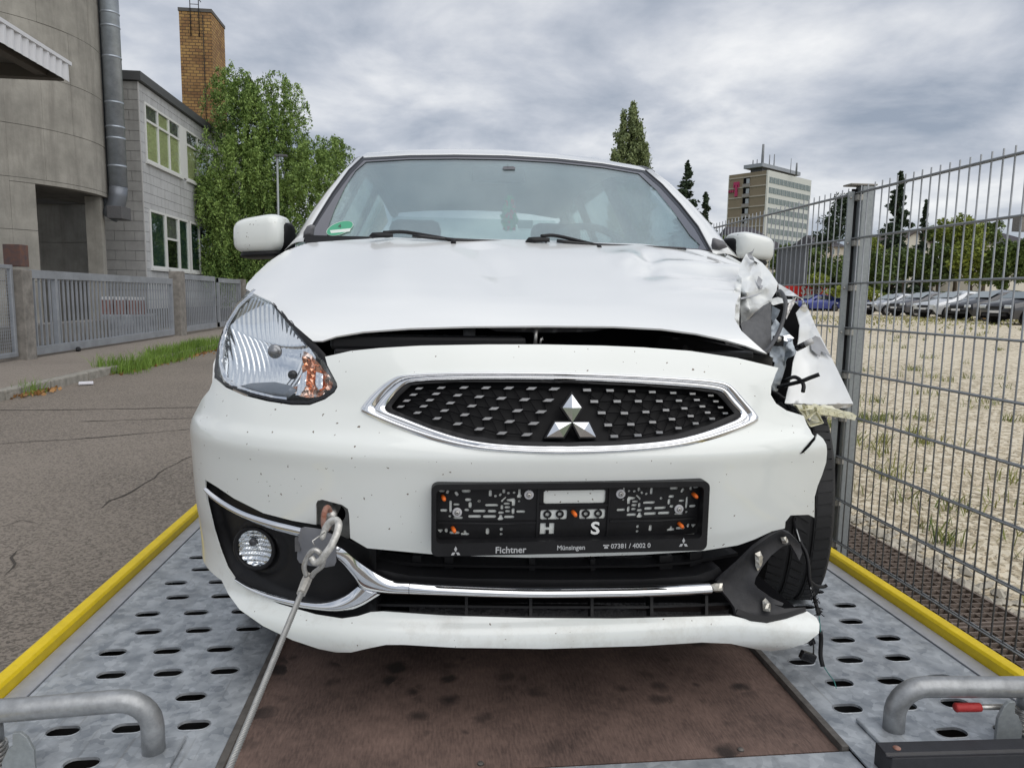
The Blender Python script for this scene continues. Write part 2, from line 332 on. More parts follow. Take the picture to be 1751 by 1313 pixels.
def patch(name, outline, surf, m, parent=None, holes=(), h=.012, off=0., solid=0., pillow=None, disp=None, smooth=0, hsmooth=0, step=10, flat=False, predisp=None):
    S = surf.at(off) if off else surf
    polys = [outline_uz(S, outline, smooth, step=step)]+[outline_uz(S, q, hsmooth, step=step) for q in holes]
    polys = [densify(p, h) for p in polys]
    W, T, cl = cdt_fill(polys, h)
    u, z = S.uz(W[:, 0], W[:, 1]); u = np.asarray(u, float); z = np.asarray(z, float)
    P = np.stack([u+CX, S.y(u, z), z], -1); nrm = S.normal(u, z)
    if pillow:
        d = segdist(W, cl); t = np.clip(d/pillow[1], 0, 1); P = P+nrm*(pillow[0]*np.sqrt(1-(1-t)**2))[:, None]
    if disp is not None: P = P+nrm*disp(u, z, P, W, cl)[:, None]
    return mesh(name, P, [tuple(map(int, t)) for t in T], m, parent, smooth=not flat, solid=solid)
def freeform(name, outline, m, parent=None, inner=(), h=6, crumple=0., cscale=.03, solid=.0015, holes=(), flat=False, pillow=None, seed=0, sharp=0):
    """outline (px,py,depthY): sight lines with measured depths; depth in between by inverse distance"""
    o2 = densify([(p[0], p[1]) for p in outline], h); hl = [densify([(p[0], p[1]) for p in H], h) for H in holes]
    extra = np.array([(p[0], p[1]) for p in inner], float).reshape(-1, 2)
    W, T, cl = cdt_fill([o2]+hl, h, extra)
    n = len(outline); segs = [(np.array(outline[i], float), np.array(outline[(i+1) % n], float)) for i in range(n)]
    K = []
    for a, b in segs:
        k = max(1, int(math.hypot(*(b-a)[:2])/(h*2.5)))
        for j in range(k): K.append(a+(b-a)*j/k)
    K = np.array(K+[np.array(p, float) for p in inner]); X2 = K[:, :2]; nk = len(K)
    Phi = np.sqrt(((X2[:, None]-X2[None])**2).sum(-1)+9); A_ = np.zeros((nk+3, nk+3)); A_[:nk, :nk] = Phi+np.eye(nk)*.3; A_[:nk, nk] = 1; A_[:nk, nk+1:] = X2/100; A_[nk:, :nk] = A_[:nk, nk:].T
    sol = np.linalg.lstsq(A_, np.concatenate([K[:, 2], np.zeros(3)]), rcond=None)[0]
    Y = np.sqrt(((W[:, None]-X2[None])**2).sum(-1)+9) @ sol[:nk]+sol[nk]+(W/100) @ sol[nk+1:]
    if pillow: d = segdist(W, cl); t = np.clip(d/pillow[1], 0, 1); Y = Y-pillow[0]*np.sqrt(1-(1-t)**2)
    V = []
    for (x, y), yy in zip(W, Y):
        p = onY(float(x), float(y), float(yy))
        if crumple:
            q = p/cscale+Vector((seed*3.1, 0, 0)); c = abs(mnoise.noise(q))*1.4+.5*abs(mnoise.noise(q*2.3+Vector((7, 3, 1))))-.5; p = onY(float(x), float(y), float(yy)+crumple*c)
        V.append(p)
    # image y runs down, so flip to face the camera
    ob = mesh(name, V, [tuple(map(int, t[::-1])) for t in T], m, parent, smooth=not flat, solid=solid)
    if sharp: smooth_angle(ob, sharp)
    return ob
def text_mesh(name, body, size, m, parent, M, depth=.0008, offset=0., align='LEFT'):
    cu = bpy.data.curves.new(name, 'FONT'); cu.body = body; cu.size = size; cu.extrude = depth; cu.offset = offset; cu.align_x = align; cu.resolution_u = 3
    tmp = bpy.data.objects.new('tmp', cu); COL.objects.link(tmp); bpy.context.view_layer.update()
    me = bpy.data.meshes.new_from_object(tmp.evaluated_get(bpy.context.evaluated_depsgraph_get())); bpy.data.objects.remove(tmp); me.name = name
    me.transform(M); me.materials.clear(); me.materials.append(m)
    return link(name, me, None, parent)
FACE = Matrix(((1, 0, 0, 0), (0, 0, -1, 0), (0, 1, 0, 0), (0, 0, 0, 1)))   # text lying in xy -> standing, read from -y

def resample(P, n, closed=False):
    P = [np.array(p, float) for p in P]+([np.array(P[0], float)] if closed else []); d = np.concatenate([[0], np.cumsum([np.linalg.norm(b-a) for a, b in zip(P[:-1], P[1:])])]); t = np.linspace(0, d[-1], n+1)[:-1] if closed else np.linspace(0, d[-1], n); A = np.array(P)
    return np.stack([np.interp(t, d, A[:, i]) for i in range(A.shape[1])], 1)
def band(name, A, B, surf, m, parent, hgt=.008, off=0., n=120, k=10, closed=False, sm=4, back=.006, power=2.):
    """smooth trim strip lofted between two surveyed edges, domed across its width"""
    A = resample(spline(A, sm, closed) if sm else A, n, closed); B = resample(spline(B, sm, closed) if sm else B, n, closed); S = surf.at(off); V = []; F = []
    for a, b in zip(A, B):
        pa = S.hit(*a); pb = S.hit(*b)
        for j in range(k+1):
            t = j/k; u = pa[0]+(pb[0]-pa[0])*t; z = pa[1]+(pb[1]-pa[1])*t; nn = Vector(S.normal(np.array(u), np.array(z)).tolist()); V.append(Vector((u+CX, float(S.y(u, z)), z))+nn*hgt*(1-abs(2*t-1)**power))
        q = Vector((pb[0]+CX, float(S.y(*pb))+back, pb[1])); V.append(q); q = Vector((pa[0]+CX, float(S.y(*pa))+back, pa[1])); V.append(q)
    K = k+3
    for i in range(n if closed else n-1):
        i2 = (i+1) % n
        for j in range(K): F.append((i*K+j, i*K+(j+1) % K, i2*K+(j+1) % K, i2*K+j))
    if not closed: F += [tuple(range(K)), tuple(range((n-1)*K, n*K))]
    ob = MB().add(V, F).build(name, m, parent); smooth_angle(ob, 50); return ob
# ================================================================ truck bed
BX0, BX1, BY0, BY1, BCX = -.925, 1.325, .55, 6.2, .1985
bed = empty('truck_bed', (BCX, 2.5, -.45), 'galvanised perforated truck bed with yellow edges and brown plywood middle', 'truck bed')
def slot(cx, cy, L_=.063, W_=.033, n=7):
    r = W_/2; hx = L_/2-r; p = []
    for j in range(n+1): t = -math.pi/2+math.pi*j/n; p.append((cx+hx+r*math.cos(t), cy+r*math.sin(t)))
    for j in range(n+1): t = math.pi/2+math.pi*j/n; p.append((cx-hx+r*math.cos(t), cy+r*math.sin(t)))
    return p
def deck(name, x0, x1, y0, y1, slots):
    polys = [densify([(x0, y0), (x1, y0), (x1, y1), (x0, y1)], .2)]+[slot(*s_) for s_ in slots]; W, T, cl = cdt_fill(polys, .2, eps=.0005)
    V = [(a, b, 0) for a, b in W]; ob = mesh(name, V, [tuple(map(int, t)) for t in T], M_galv, bed, solid=.004)
    p = np.array(slot(0, 0)); n = len(p); O = p*np.array([1.07, 1.13]); V = [(a, b, .0016) for a, b in p]+[(a, b, .0003) for a, b in O]+[(a*.995, b*.99, -.004) for a, b in p]
    me = bpy.data.meshes.new('slot_lip'); me.from_pydata(V, [], [(i, (i+1) % n, n+(i+1) % n, n+i) for i in range(n)]+[((i+1) % n, i, 2*n+i, 2*n+(i+1) % n) for i in range(n)]); me.materials.append(M_galv)
    for s_ in slots: q = link('slot_lip', me, None, ob); q.location = (s_[0], s_[1], 0)
    return ob
SA, SB = (-.778, -.652, -.527), (-.736, -.612, -.487)
sl = []
for k in range(-3, 34):
    y = 1.40+.1055*k
    for x in (SB if k % 2 == 0 else SA): sl.append((x, y))
sl = [q for q in sl if q[1] > 1.24]
sr = []
for k in range(-1, 36):
    y = 1.35+.0990*k
    for x in (SB if k % 2 == 0 else SA): sr.append((.397-x, y))
deck('left_deck_plate', -.872, -.405, BY0, BY1, sl); deck('right_deck_plate', .812, 1.272, BY0, BY1, sr)
# folded outer strips and yellow rails
for s_, x0, x1 in (('L', -.918, -.874), ('R', 1.274, 1.318)):
    boxo('edge_strip', (x0, BY0, -.006), (x1, BY1, .004), mat('edge_strip_grey', (.42, .43, .46), .45, .4, var=.1, vscale=20), bed, .001)
    xa = x0-.002 if s_ == 'L' else x1+.002; sg = -1 if s_ == 'L' else 1
    prof = [(0, -.012), (0, .026), (.005, .033), (.026, .036), (.035, .031), (.040, .016), (.040, -.06), (0, -.06)]
    V = []; n = len(prof)
    for y in (BY0, BY1): V += [(xa+sg*a, y, b) for a, b in prof]
    MB().add(V, [tuple(range(n)), tuple(range(n, 2*n))]+[(i, (i+1) % n, n+(i+1) % n, n+i) for i in range(n)]).build('yellow_rail', M_yellow, bed, bevel=.002)
# plywood middle
M_ply = mat('brown_plywood', (.17, .105, .088), .75)
t, b, N_, L_ = nodes(M_ply); tcn = N_('ShaderNodeTexCoord')
na = N_('ShaderNodeTexNoise'); na.inputs['Scale'].default_value = 5; na.inputs['Detail'].default_value = 8; na.inputs['Roughness'].default_value = .75; L_(tcn.outputs['Object'], na.inputs[0])
mp = N_('ShaderNodeMapping'); mp.inputs['Scale'].default_value = (220, 40, 1); L_(tcn.outputs['Object'], mp.inputs[0])
nb_ = N_('ShaderNodeTexNoise'); nb_.inputs['Scale'].default_value = 1; nb_.inputs['Detail'].default_value = 5; L_(mp.outputs[0], nb_.inputs[0])
am = N_('ShaderNodeMath'); am.operation = 'MULTIPLY_ADD'; L_(nb_.outputs[0], am.inputs[0]); am.inputs[1].default_value = .55; L_(na.outputs[0], am.inputs[2])
cr = N_('ShaderNodeValToRGB'); L_(am.outputs[0], cr.inputs[0]); cr.color_ramp.elements[0].position = .5; cr.color_ramp.elements[0].color = (.045, .029, .025, 1); cr.color_ramp.elements[1].position = 1.0; cr.color_ramp.elements[1].color = (.20, .132, .108, 1)
# oil drips
vo = N_('ShaderNodeTexVoronoi'); vo.inputs['Scale'].default_value = 15; vo.inputs['Randomness'].default_value = 1; wn = N_('ShaderNodeTexNoise'); wn.inputs['Scale'].default_value = 26; wn.inputs['Detail'].default_value = 5; L_(tcn.outputs['Object'], wn.inputs[0])
wm = N_('ShaderNodeVectorMath'); wm.operation = 'MULTIPLY_ADD'; L_(wn.outputs['Color'], wm.inputs[0]); wm.inputs[1].default_value = (.05, .04, 0); L_(tcn.outputs['Object'], wm.inputs[2]); L_(wm.outputs[0], vo.inputs['Vector'])
sp = N_('ShaderNodeSeparateColor'); L_(vo.outputs['Color'], sp.inputs[0]); thr = N_('ShaderNodeMath'); thr.operation = 'MULTIPLY'; L_(sp.outputs[0], thr.inputs[0]); thr.inputs[1].default_value = .42
lt = N_('ShaderNodeMath'); lt.operation = 'SUBTRACT'; L_(thr.outputs[0], lt.inputs[0]); L_(vo.outputs['Distance'], lt.inputs[1])
ls = N_('ShaderNodeMapRange'); L_(lt.outputs[0], ls.inputs[0]); ls.inputs[1].default_value = -.10; ls.inputs[2].default_value = .14
sx_ = N_('ShaderNodeSeparateXYZ'); L_(tcn.outputs['Object'], sx_.inputs[0])
g_ = N_('ShaderNodeTexNoise'); g_.inputs['Scale'].default_value = 2.3; L_(tcn.outputs['Object'], g_.inputs[0]); gm = N_('ShaderNodeMapRange'); L_(g_.outputs[0], gm.inputs[0]); gm.inputs[1].default_value = .36; gm.inputs[2].default_value = .50
sm = N_('ShaderNodeMath'); sm.operation = 'MULTIPLY'; L_(ls.outputs[0], sm.inputs[0]); L_(gm.outputs[0], sm.inputs[1])
sc_ = N_('ShaderNodeMath'); sc_.operation = 'MULTIPLY'; L_(sm.outputs[0], sc_.inputs[0]); sc_.inputs[1].default_value = .85
mx = N_('ShaderNodeMix'); mx.data_type = 'RGBA'; L_(sc_.outputs[0], mx.inputs[0]); L_(cr.outputs[0], mx.inputs[6]); mx.inputs[7].default_value = (.016, .012, .011, 1); L_(mx.outputs[2], b.inputs['Base Color'])
bpn = N_('ShaderNodeBump'); bpn.inputs['Strength'].default_value = .35; bpn.inputs['Distance'].default_value = .004; L_(nb_.outputs[0], bpn.inputs['Height']); L_(bpn.outputs[0], b.inputs['Normal'])
boxo('plywood_floor', (-.388, 1.232, -.03), (.795, BY1, -.012), M_ply, bed)
fr_m = mat('floor_edge_metal', (.13, .12, .11), .6, .3, var=.3, vscale=30)
boxo('floor_edge_angle', (-.404, 1.225, -.03), (-.389, BY1, .002), fr_m, bed, .001); boxo('floor_edge_angle', (.796, 1.225, -.03), (.811, BY1, .002), fr_m, bed, .001)
boxo('front_cross_strip', (-.404, BY0, -.03), (.811, 1.222, -.006), M_galv, bed, .002)
for x in (.085, .60): 
    p = Vector((x, 1.25, -.0115)); tubeo('floor_screw', [p, p+Vector((0, 0, .003))], [.007, .005], fr_m, bed, 10)
# chassis below the deck: cross members and longitudinals
M_ch = mat('chassis_black', (.012, .012, .013), .7)
for k in range(0, 24):
    y = 1.505+.211*k; boxo('cross_member', (-.85, y-.06, -.16), (-.45, y+.035, -.07), M_ch, bed)
for k in range(0, 24):
    y = 1.255+.198*k; boxo('cross_member', (.86, y-.04, -.16), (1.27, y+.06, -.07), M_ch, bed)
boxo('longitudinal', (-.45, BY0, -.30), (-.34, BY1, -.07), M_ch, bed); boxo('longitudinal', (.75, BY0, -.30), (.86, BY1, -.07), M_ch, bed)
boxo('side_beam', (-.905, BY0, -.14), (-.855, BY1, -.008), M_ch, bed); boxo('side_beam', (1.255, BY0, -.14), (1.305, BY1, -.008), M_ch, bed)
for x in (-.62, 1.03):
    tubeo('axle_tyre', [(x-.09, 4.2, -.27), (x+.09, 4.2, -.27)], .17, M_rubber, bed, 24)
# ---- tubular hoops at the head of the bed
M_tube = mat('galvanised_tube', (.34, .35, .36), .42, .55, var=.22, vscale=40, vdetail=6, bump=.05, bscale=60)
for sg in (-1, 1):
    hp_ = empty('tube_hoop', (BCX+sg*.75, 1.3, 0), 'galvanised tube hoop with spring at the %s front corner of the bed' % ('left' if sg < 0 else 'right'), 'handrail', 'tube hoops at the head of the bed')
    if sg < 0: pts = [(263, 1285, 1.31), (258, 1240, 1.295), (238, 1208, 1.29), (200, 1206, 1.285), (60, 1210, 1.27), (-60, 1213, 1.26), (-180, 1216, 1.25)]
    else: pts = [(1527, 1255, 1.26), (1532, 1215, 1.255), (1552, 1180, 1.25), (1590, 1176, 1.245), (1690, 1172, 1.225), (1790, 1168, 1.205), (1890, 1164, 1.19)]
    P = [onY(*p) for p in pts]; foot = Vector((P[0].x, P[0].y, .0)); z = P[3].z
    P = [foot, Vector((foot.x, foot.y, z-.055))]
    for a in (15, 30, 45, 60, 75, 90): P.append(Vector((foot.x+sg*.055*(1-math.cos(R(a))), foot.y-.01*(a/90), z-.055+.055*math.sin(R(a)))))
    yq = P[-1].y; P += [Vector((foot.x+sg*.20, yq-.012, z)), Vector((foot.x+sg*.42, yq-.03, z+.002))]
    tubeo('bent_tube', P, .0205, M_tube, hp_, 20)
    MB().box((foot.x-.055, foot.y-.075, .001), (foot.x+.07 if sg > 0 else foot.x+.045, foot.y+.045, .009)).build('foot_plate', M_galv, hp_, bevel=.003)
    xs = foot.x+sg*(.268 if sg < 0 else .268); ys = P[-2].y
    tubeo('upright_post', [(xs, ys-.006, .06), (xs, ys-.006, z-.01)], .021, M_tube, hp_, 18)
    coil = [(xs+.023*math.cos(a), ys-.006+.023*math.sin(a), .008+.0085*a/6.283) for a in np.linspace(0, 6.283*6, 97)]
    MB().tube(coil, .0034, 6).build('coil_spring', M_steel, hp_, smooth=True)
    q = [(0, 0), (.055, 0), (.055, .05), (.045, .075), (.035, .085), (.022, .085), (.02, .06), (.012, .055), (0, .03)]
    MB().prism([(xs-sg*(.03+a), ys-.03, .004+b*1.0) for a, b in q], (0, .007, 0)).build('catch_plate', M_galv2, hp_, bevel=.001)
# black bar lying across the right front corner
bar = empty('black_bar', (1.1, 1.15, 0), 'black folded metal bar lying across the right front corner of the bed', 'bar')
p0 = onZ(1490, 1290, .012); prof = [(-.028, .0), (-.028, .050), (-.014, .042), (-.008, .047), (.020, .050), (.022, .046), (.022, .0)]
V = []; n = len(prof)
for x, dy_ in ((p0.x, 0), (p0.x+.75, -.03)): V += [(x, p0.y-.03+dy_+a, b*.9) for a, b in prof]
MB().add(V, [tuple(range(n)), tuple(range(n, 2*n))]+[(i, (i+1) % n, n+(i+1) % n, n+i) for i in range(n)]).build('channel', mat('black_powder_coat', (.018, .018, .022), .42, var=.2, vscale=60, bump=.06, bscale=300), bar, bevel=.002)
tubeo('bolt_hole', [(p0.x+.03, p0.y-.028, .041), (p0.x+.03, p0.y-.028, .0445)], .007, M_rust, bar, 12)
# red gripped lever held by the hoop
lev = empty('red_handled_lever', (1.1, 1.3, 0), 'short steel lever with red rubber grip beside the right tube hoop', 'lever')
a = onY(1632, 1209, 1.235); b_ = onY(1720, 1208, 1.225)
d_ = (b_-a); tubeo('rod', [a+d_*.3, b_], .0055, M_steel, lev, 10); tubeo('grip', [a, a+d_*.03, a+d_*.06, a+d_*.42, a+d_*.5], [.007, .0095, .009, .009, .0085], mat('red_rubber', (.42, .03, .03), .6, bump=.2, bscale=200), lev, 12)
# ================================================================ winch cable and hook
wr = empty('winch_cable', (-.3, 1.2, 0), 'steel winch cable with hook and thimble pulled to the towing eye', 'cable')
hk0 = onY(516, 1012, 1.275); end = onY(392, 1313, .93); end = Vector((end.x, end.y, max(end.z, .03)))
ax = [hk0.lerp(end+(end-hk0)*.3, t) for t in np.linspace(0, 1, 60)]; d_ = (end-hk0).normalized(); u1 = d_.cross(Vector((0, 1, 0))).normalized(); v1 = d_.cross(u1)
st_ = MB()
for s_ in range(6):
    pts = []
    for i in range(181):
        t = i/180; p = ax[0].lerp(ax[-1], t); a = s_*math.pi/3+t*2*math.pi*16; pts.append(p+(u1*math.cos(a)+v1*math.sin(a))*.0034)
    st_.tube(pts, .0022, 5)
st_.build('wire_rope', mat('wire_rope_grey', (.36, .36, .35), .45, .7), wr, smooth=True)
f0_ = onY(541, 958, 1.255); fm = hk0+(f0_-hk0)*.38
MB().tube([hk0-(d_*-.004), hk0-d_*.02, hk0-d_*.045], [.0085, .0098, .0095], 8).build('ferrule', mat('aluminium', (.55, .53, .49), .4, .7, var=.2, vscale=60), wr)
loop = [(524, 985, 1.262), (520, 968, 1.258), (527, 950, 1.255), (536, 940, 1.253), (546, 944, 1.253), (553, 955, 1.257), (550, 968, 1.260), (538, 978, 1.263), (532, 986, 1.265)]
tubeo('thimble_eye', [onY(*p) for p in spline(loop, 5)], .0047, M_steel, wr, 8)
hook = [(550, 922, 1.272), (556, 905, 1.285), (564, 893, 1.285), (574, 889, 1.280), (579, 896, 1.270), (576, 912, 1.258), (567, 932, 1.248), (558, 945, 1.245), (548, 958, 1.245), (538, 961, 1.248), (532, 952, 1.252)]
tubeo('hook', [onY(*p) for p in spline(hook, 5)], [.003]+[.0055]*4+[.0068]*37+[.006]*4+[.0055]*5, mat('hook_metal', (.55, .54, .51), .5, .5, var=.3, vscale=90), wr, 10)
tubeo('safety_latch', [onY(*p) for p in ((555, 910, 1.272), (534, 925, 1.25), (538, 933, 1.248))], .0014, M_steel, wr, 6)
# ================================================================ ground, road, pavement, lot
GZ = -.45
def ss(a, b, x): t = np.clip((x-a)/(b-a), 0, 1); return t*t*(3-2*t)
def lotz(x, y): return GZ+.50*ss(4, 40, np.hypot(x, y))*ss(2.05, 12, np.asarray(x, float))
def aspect_mat(name, c1, c2, grain, speck=None, bump=.5, big=.6, rough=.85):
    m = mat(name, c1, rough); t, b, N, L = nodes(m); tcn = N('ShaderNodeTexCoord')
    a = N('ShaderNodeTexNoise'); a.inputs['Scale'].default_value = grain; a.inputs['Detail'].default_value = 3; a.inputs['Roughness'].default_value = .7; L(tcn.outputs['Object'], a.inputs[0])
    v = N('ShaderNodeTexVoronoi'); v.inputs['Scale'].default_value = grain*.8; L(tcn.outputs['Object'], v.inputs['Vector']); sv = N('ShaderNodeSeparateColor'); L(v.outputs['Color'], sv.inputs[0])
    g = N('ShaderNodeTexNoise'); g.inputs['Scale'].default_value = big; g.inputs['Detail'].default_value = 6; L(tcn.outputs['Object'], g.inputs[0])
    m1 = N('ShaderNodeMath'); m1.operation = 'MULTIPLY_ADD'; L(sv.outputs[0], m1.inputs[0]); m1.inputs[1].default_value = .5; L(a.outputs[0], m1.inputs[2])
    m2 = N('ShaderNodeMath'); m2.operation = 'MULTIPLY_ADD'; L(g.outputs[0], m2.inputs[0]); m2.inputs[1].default_value = .42; L(m1.outputs[0], m2.inputs[2])
    cr = N('ShaderNodeValToRGB'); L(m2.outputs[0], cr.inputs[0]); e = cr.color_ramp.elements; e[0].position = .55; e[0].color = (*c2, 1); e[1].position = 1.22 if not speck else .98; e[1].color = (*c1, 1); e[1].position = min(1, e[1].position)
    if speck: k = e.new(1.0); k.color = (*speck, 1); e[1].position = .9
    L(cr.outputs[0], b.inputs['Base Color']); bp = N('ShaderNodeBump'); bp.inputs['Strength'].default_value = bump; bp.inputs['Distance'].default_value = .01; L(m1.outputs[0], bp.inputs['Height']); L(bp.outputs[0], b.inputs['Normal'])
    return m
M_asph = aspect_mat('asphalt', (.17, .146, .121), (.072, .061, .051), 110, (.25, .215, .18), .5)
M_walk = aspect_mat('pavement_asphalt', (.27, .235, .20), (.12, .10, .085), 90, None, .3)
M_yard = aspect_mat('yard_ground', (.26, .24, .21), (.12, .11, .10), 60, None, .3)
M_grav = aspect_mat('gravel', (.54, .465, .335), (.185, .15, .095), 22, (.66, .59, .46), 1.0, .3)
M_far = aspect_mat('far_ground', (.10, .13, .05), (.06, .08, .03), 3, None, .3)
def grid(name, x0, x1, y0, y1, zf, m, nx=2, ny=2, kind='structure'):
    xs = np.linspace(x0, x1, nx); ys = np.linspace(y0, y1, ny); V = [(x, y, float(zf(x, y))) for y in ys for x in xs]
    F = [(j*nx+i, j*nx+i+1, (j+1)*nx+i+1, (j+1)*nx+i) for j in range(ny-1) for i in range(nx-1)]
    return tag(mesh(name, V, F, m), kind=kind)
grid('ground', -700, 900, -300, 1300, lambda x, y: GZ-.25, M_far)
grid('road', -5.12, 2.05, -30, 90, lambda x, y: GZ, M_asph)
grid('pavement', -7.4, -5.27, -20, 12.0, lambda x, y: -.334, M_walk, 2, 12)
tag(mesh('driveway', [(-7.4, 12.0, -.334), (-5.27, 12.0, -.334), (-5.12, 12.0, -.446), (-7.4, 90, -.35), (-5.27, 90, -.42), (-5.12, 90, -.446), (-7.4, 16, -.334), (-5.27, 16, -.40), (-5.12, 16, -.446)], [(0, 1, 7, 6), (1, 2, 8, 7), (6, 7, 4, 3), (7, 8, 5, 4)], M_walk), kind='structure')
grid('yard', -60, -7.4, -20, 90, lambda x, y: -.338, M_yard)
grid('gravel_lot', 2.05, 92, -8, 92, lotz, M_grav, 60, 60)
# kerb stones
kerb = tag(link('kerb', bpy.data.meshes.new('kerb')), kind='structure'); kerb.data.from_pydata([(-5.13, -20, GZ-.05), (-5.26, -20, GZ-.05), (-5.26, 12, GZ-.05), (-5.13, 12, GZ-.05)], [], [(0, 3, 2, 1)])
M_kerb = mat('kerb_granite', (.36, .34, .30), .85, col2=(.20, .19, .165), vscale=9, vdetail=8, bump=.5, bscale=40)
for k in range(12):
    y0 = -.2+k*1.02; MB().box((-5.27, y0, GZ-.05), (-5.115+random.uniform(-.006, .006), y0+1.005, -.326+random.uniform(-.006, .006))).build('kerb_stone', M_kerb, kerb, bevel=.018)
# cracks and old joints in the road
M_crack = mat('crack_dark', (.06, .052, .044), .95)
def crack(pts, wd, jag=.03):
    P = [onZ(x, y, GZ+.004) for x, y in pts]; Q = []
    for a, b in zip(P[:-1], P[1:]):
        n = max(2, int((b-a).length/.12))
        for i in range(n): Q.append(a.lerp(b, i/n)+Vector((random.uniform(-jag, jag), random.uniform(-jag, jag), 0)))
    Q.append(P[-1]); V = []
    for i, p in enumerate(Q):
        d = (Q[min(i+1, len(Q)-1)]-Q[max(0, i-1)]).normalized(); nn = Vector((-d.y, d.x, 0))*wd*random.uniform(.4, 1.2)*(1 if 0 < i < len(Q)-1 else .2); V += [p+nn, p-nn]
    ob = mesh('road_crack', V, [(2*i, 2*i+1, 2*i+3, 2*i+2) for i in range(len(Q)-1)], M_crack, bpy.data.objects['road'])
crack([(-60, 702), (0, 701), (137, 700), (345, 696)], .014, .015); crack([(137, 720), (345, 714)], .012, .015); crack([(-40, 760), (0, 758), (91, 753), (228, 742), (345, 731)], .011, .02)
crack([(171, 867), (228, 838), (274, 808), (315, 785), (335, 775)], .007, .022); crack([(0, 984), (20, 963), (30, 940)], .006, .02); crack([(0, 900), (30, 890), (60, 893)], .004, .02)
# ---------------------------------------------------------------- foliage
def foliage_mat(name, c1, c2):
    m = mat(name, c1, .6, spec=.3); t, b, N, L = nodes(m); g = N('ShaderNodeNewGeometry'); tcn = N('ShaderNodeTexCoord'); nz = N('ShaderNodeTexNoise'); nz.inputs['Scale'].default_value = .9; L(tcn.outputs['Object'], nz.inputs[0])
    a = N('ShaderNodeMath'); a.operation = 'MULTIPLY_ADD'; L(g.outputs['Random Per Island'], a.inputs[0]); a.inputs[1].default_value = .6; L(nz.outputs[0], a.inputs[2])
    cr = N('ShaderNodeValToRGB'); L(a.outputs[0], cr.inputs[0]); cr.color_ramp.elements[0].position = .35; cr.color_ramp.elements[0].color = (*c2, 1); cr.color_ramp.elements[1].position = 1.05 if False else 1.0; cr.color_ramp.elements[1].color = (*c1, 1); L(cr.outputs[0], b.inputs['Base Color'])
    return m
F_willow = foliage_mat('willow_leaf', (.25, .36, .095), (.04, .095, .02)); F_poplar = foliage_mat('poplar_leaf', (.24, .29, .13), (.06, .09, .035)); F_fir = foliage_mat('fir_needle', (.055, .085, .045), (.018, .032, .018))
F_hedge = foliage_mat('hedge_leaf', (.12, .17, .04), (.035, .06, .018)); F_yel = foliage_mat('bright_leaf', (.26, .30, .05), (.08, .12, .025)); F_grass = foliage_mat('grass_blade', (.19, .30, .05), (.07, .14, .02)); F_dry = foliage_mat('dry_leaf', (.36, .19, .07), (.20, .11, .05))
M_bark = mat('bark', (.10, .08, .06), .9, var=.4, vscale=8, bump=.4, bscale=20)
def leaves(name, P, size, m, parent=None, asp=2.2, droop=None, seed=1):
    g = np.random.default_rng(seed); n = len(P); a = g.normal(size=(n, 3))
    if droop is not None: a = a*.45+np.asarray(droop)
    a /= np.linalg.norm(a, axis=1, keepdims=True); b = np.cross(a, g.normal(size=(n, 3))); b /= np.linalg.norm(b, axis=1, keepdims=True)+1e-9
    s = size*g.uniform(.6, 1.3, (n, 1)); V = np.empty((n, 4, 3)); V[:, 0] = P-a*s*asp*.5; V[:, 1] = P+b*s*.5; V[:, 2] = P+a*s*asp*.5; V[:, 3] = P-b*s*.5
    me = bpy.data.meshes.new(name); me.vertices.add(4*n); me.vertices.foreach_set('co', V.ravel().astype(np.float32)); me.loops.add(4*n); me.loops.foreach_set('vertex_index', np.arange(4*n, dtype=np.int32))
    me.polygons.add(n); me.polygons.foreach_set('loop_start', np.arange(0, 4*n, 4, dtype=np.int32)); me.polygons.foreach_set('loop_total', np.full(n, 4, np.int32)); me.update(calc_edges=True)
    return link(name, me, m, parent)
def ell_points(n, c, r, g, shell=.35, clump=0):
    d = g.normal(size=(n, 3)); d /= np.linalg.norm(d, axis=1, keepdims=True); q = g.uniform(shell, 1, (n, 1))**.6
    if clump: q = q*(1+.22*np.sin(d[:, :1]*clump+1.3)*np.sin(d[:, 1:2]*clump*1.3)*np.sin(d[:, 2:3]*clump*1.1+.5))
    return np.asarray(c)+d*q*np.asarray(r)
def tree_root(name, base, label, cat='tree', group=None): return empty(name, base, label, cat, group)
def trunk(root, base, h, r, limbs=6, spread=1.0, seed=0):
    g = random.Random(seed); b = Vector(base); mb = MB(); top = b+Vector((g.uniform(-.05, .05)*h, g.uniform(-.05, .05)*h, h)); pts = [b, b.lerp(top, .35)+Vector((r*.6, 0, 0)), b.lerp(top, .7)-Vector((r*.4, 0, 0)), top]
    mb.tube(pts, [r*1.3, r, r*.6, r*.12], 8)
    for i in range(limbs):
        t = g.uniform(.3, .85); p = b.lerp(top, t); a = g.uniform(0, 6.28); l = spread*(1.1-t)*g.uniform(.7, 1.2); q = p+Vector((math.cos(a)*l, math.sin(a)*l, l*.7)); mb.tube([p, p.lerp(q, .5)+Vector((0, 0, .08*l)), q], [r*.4, r*.28, r*.06], 5)
    mb.build('trunk', M_bark, root, smooth=True)
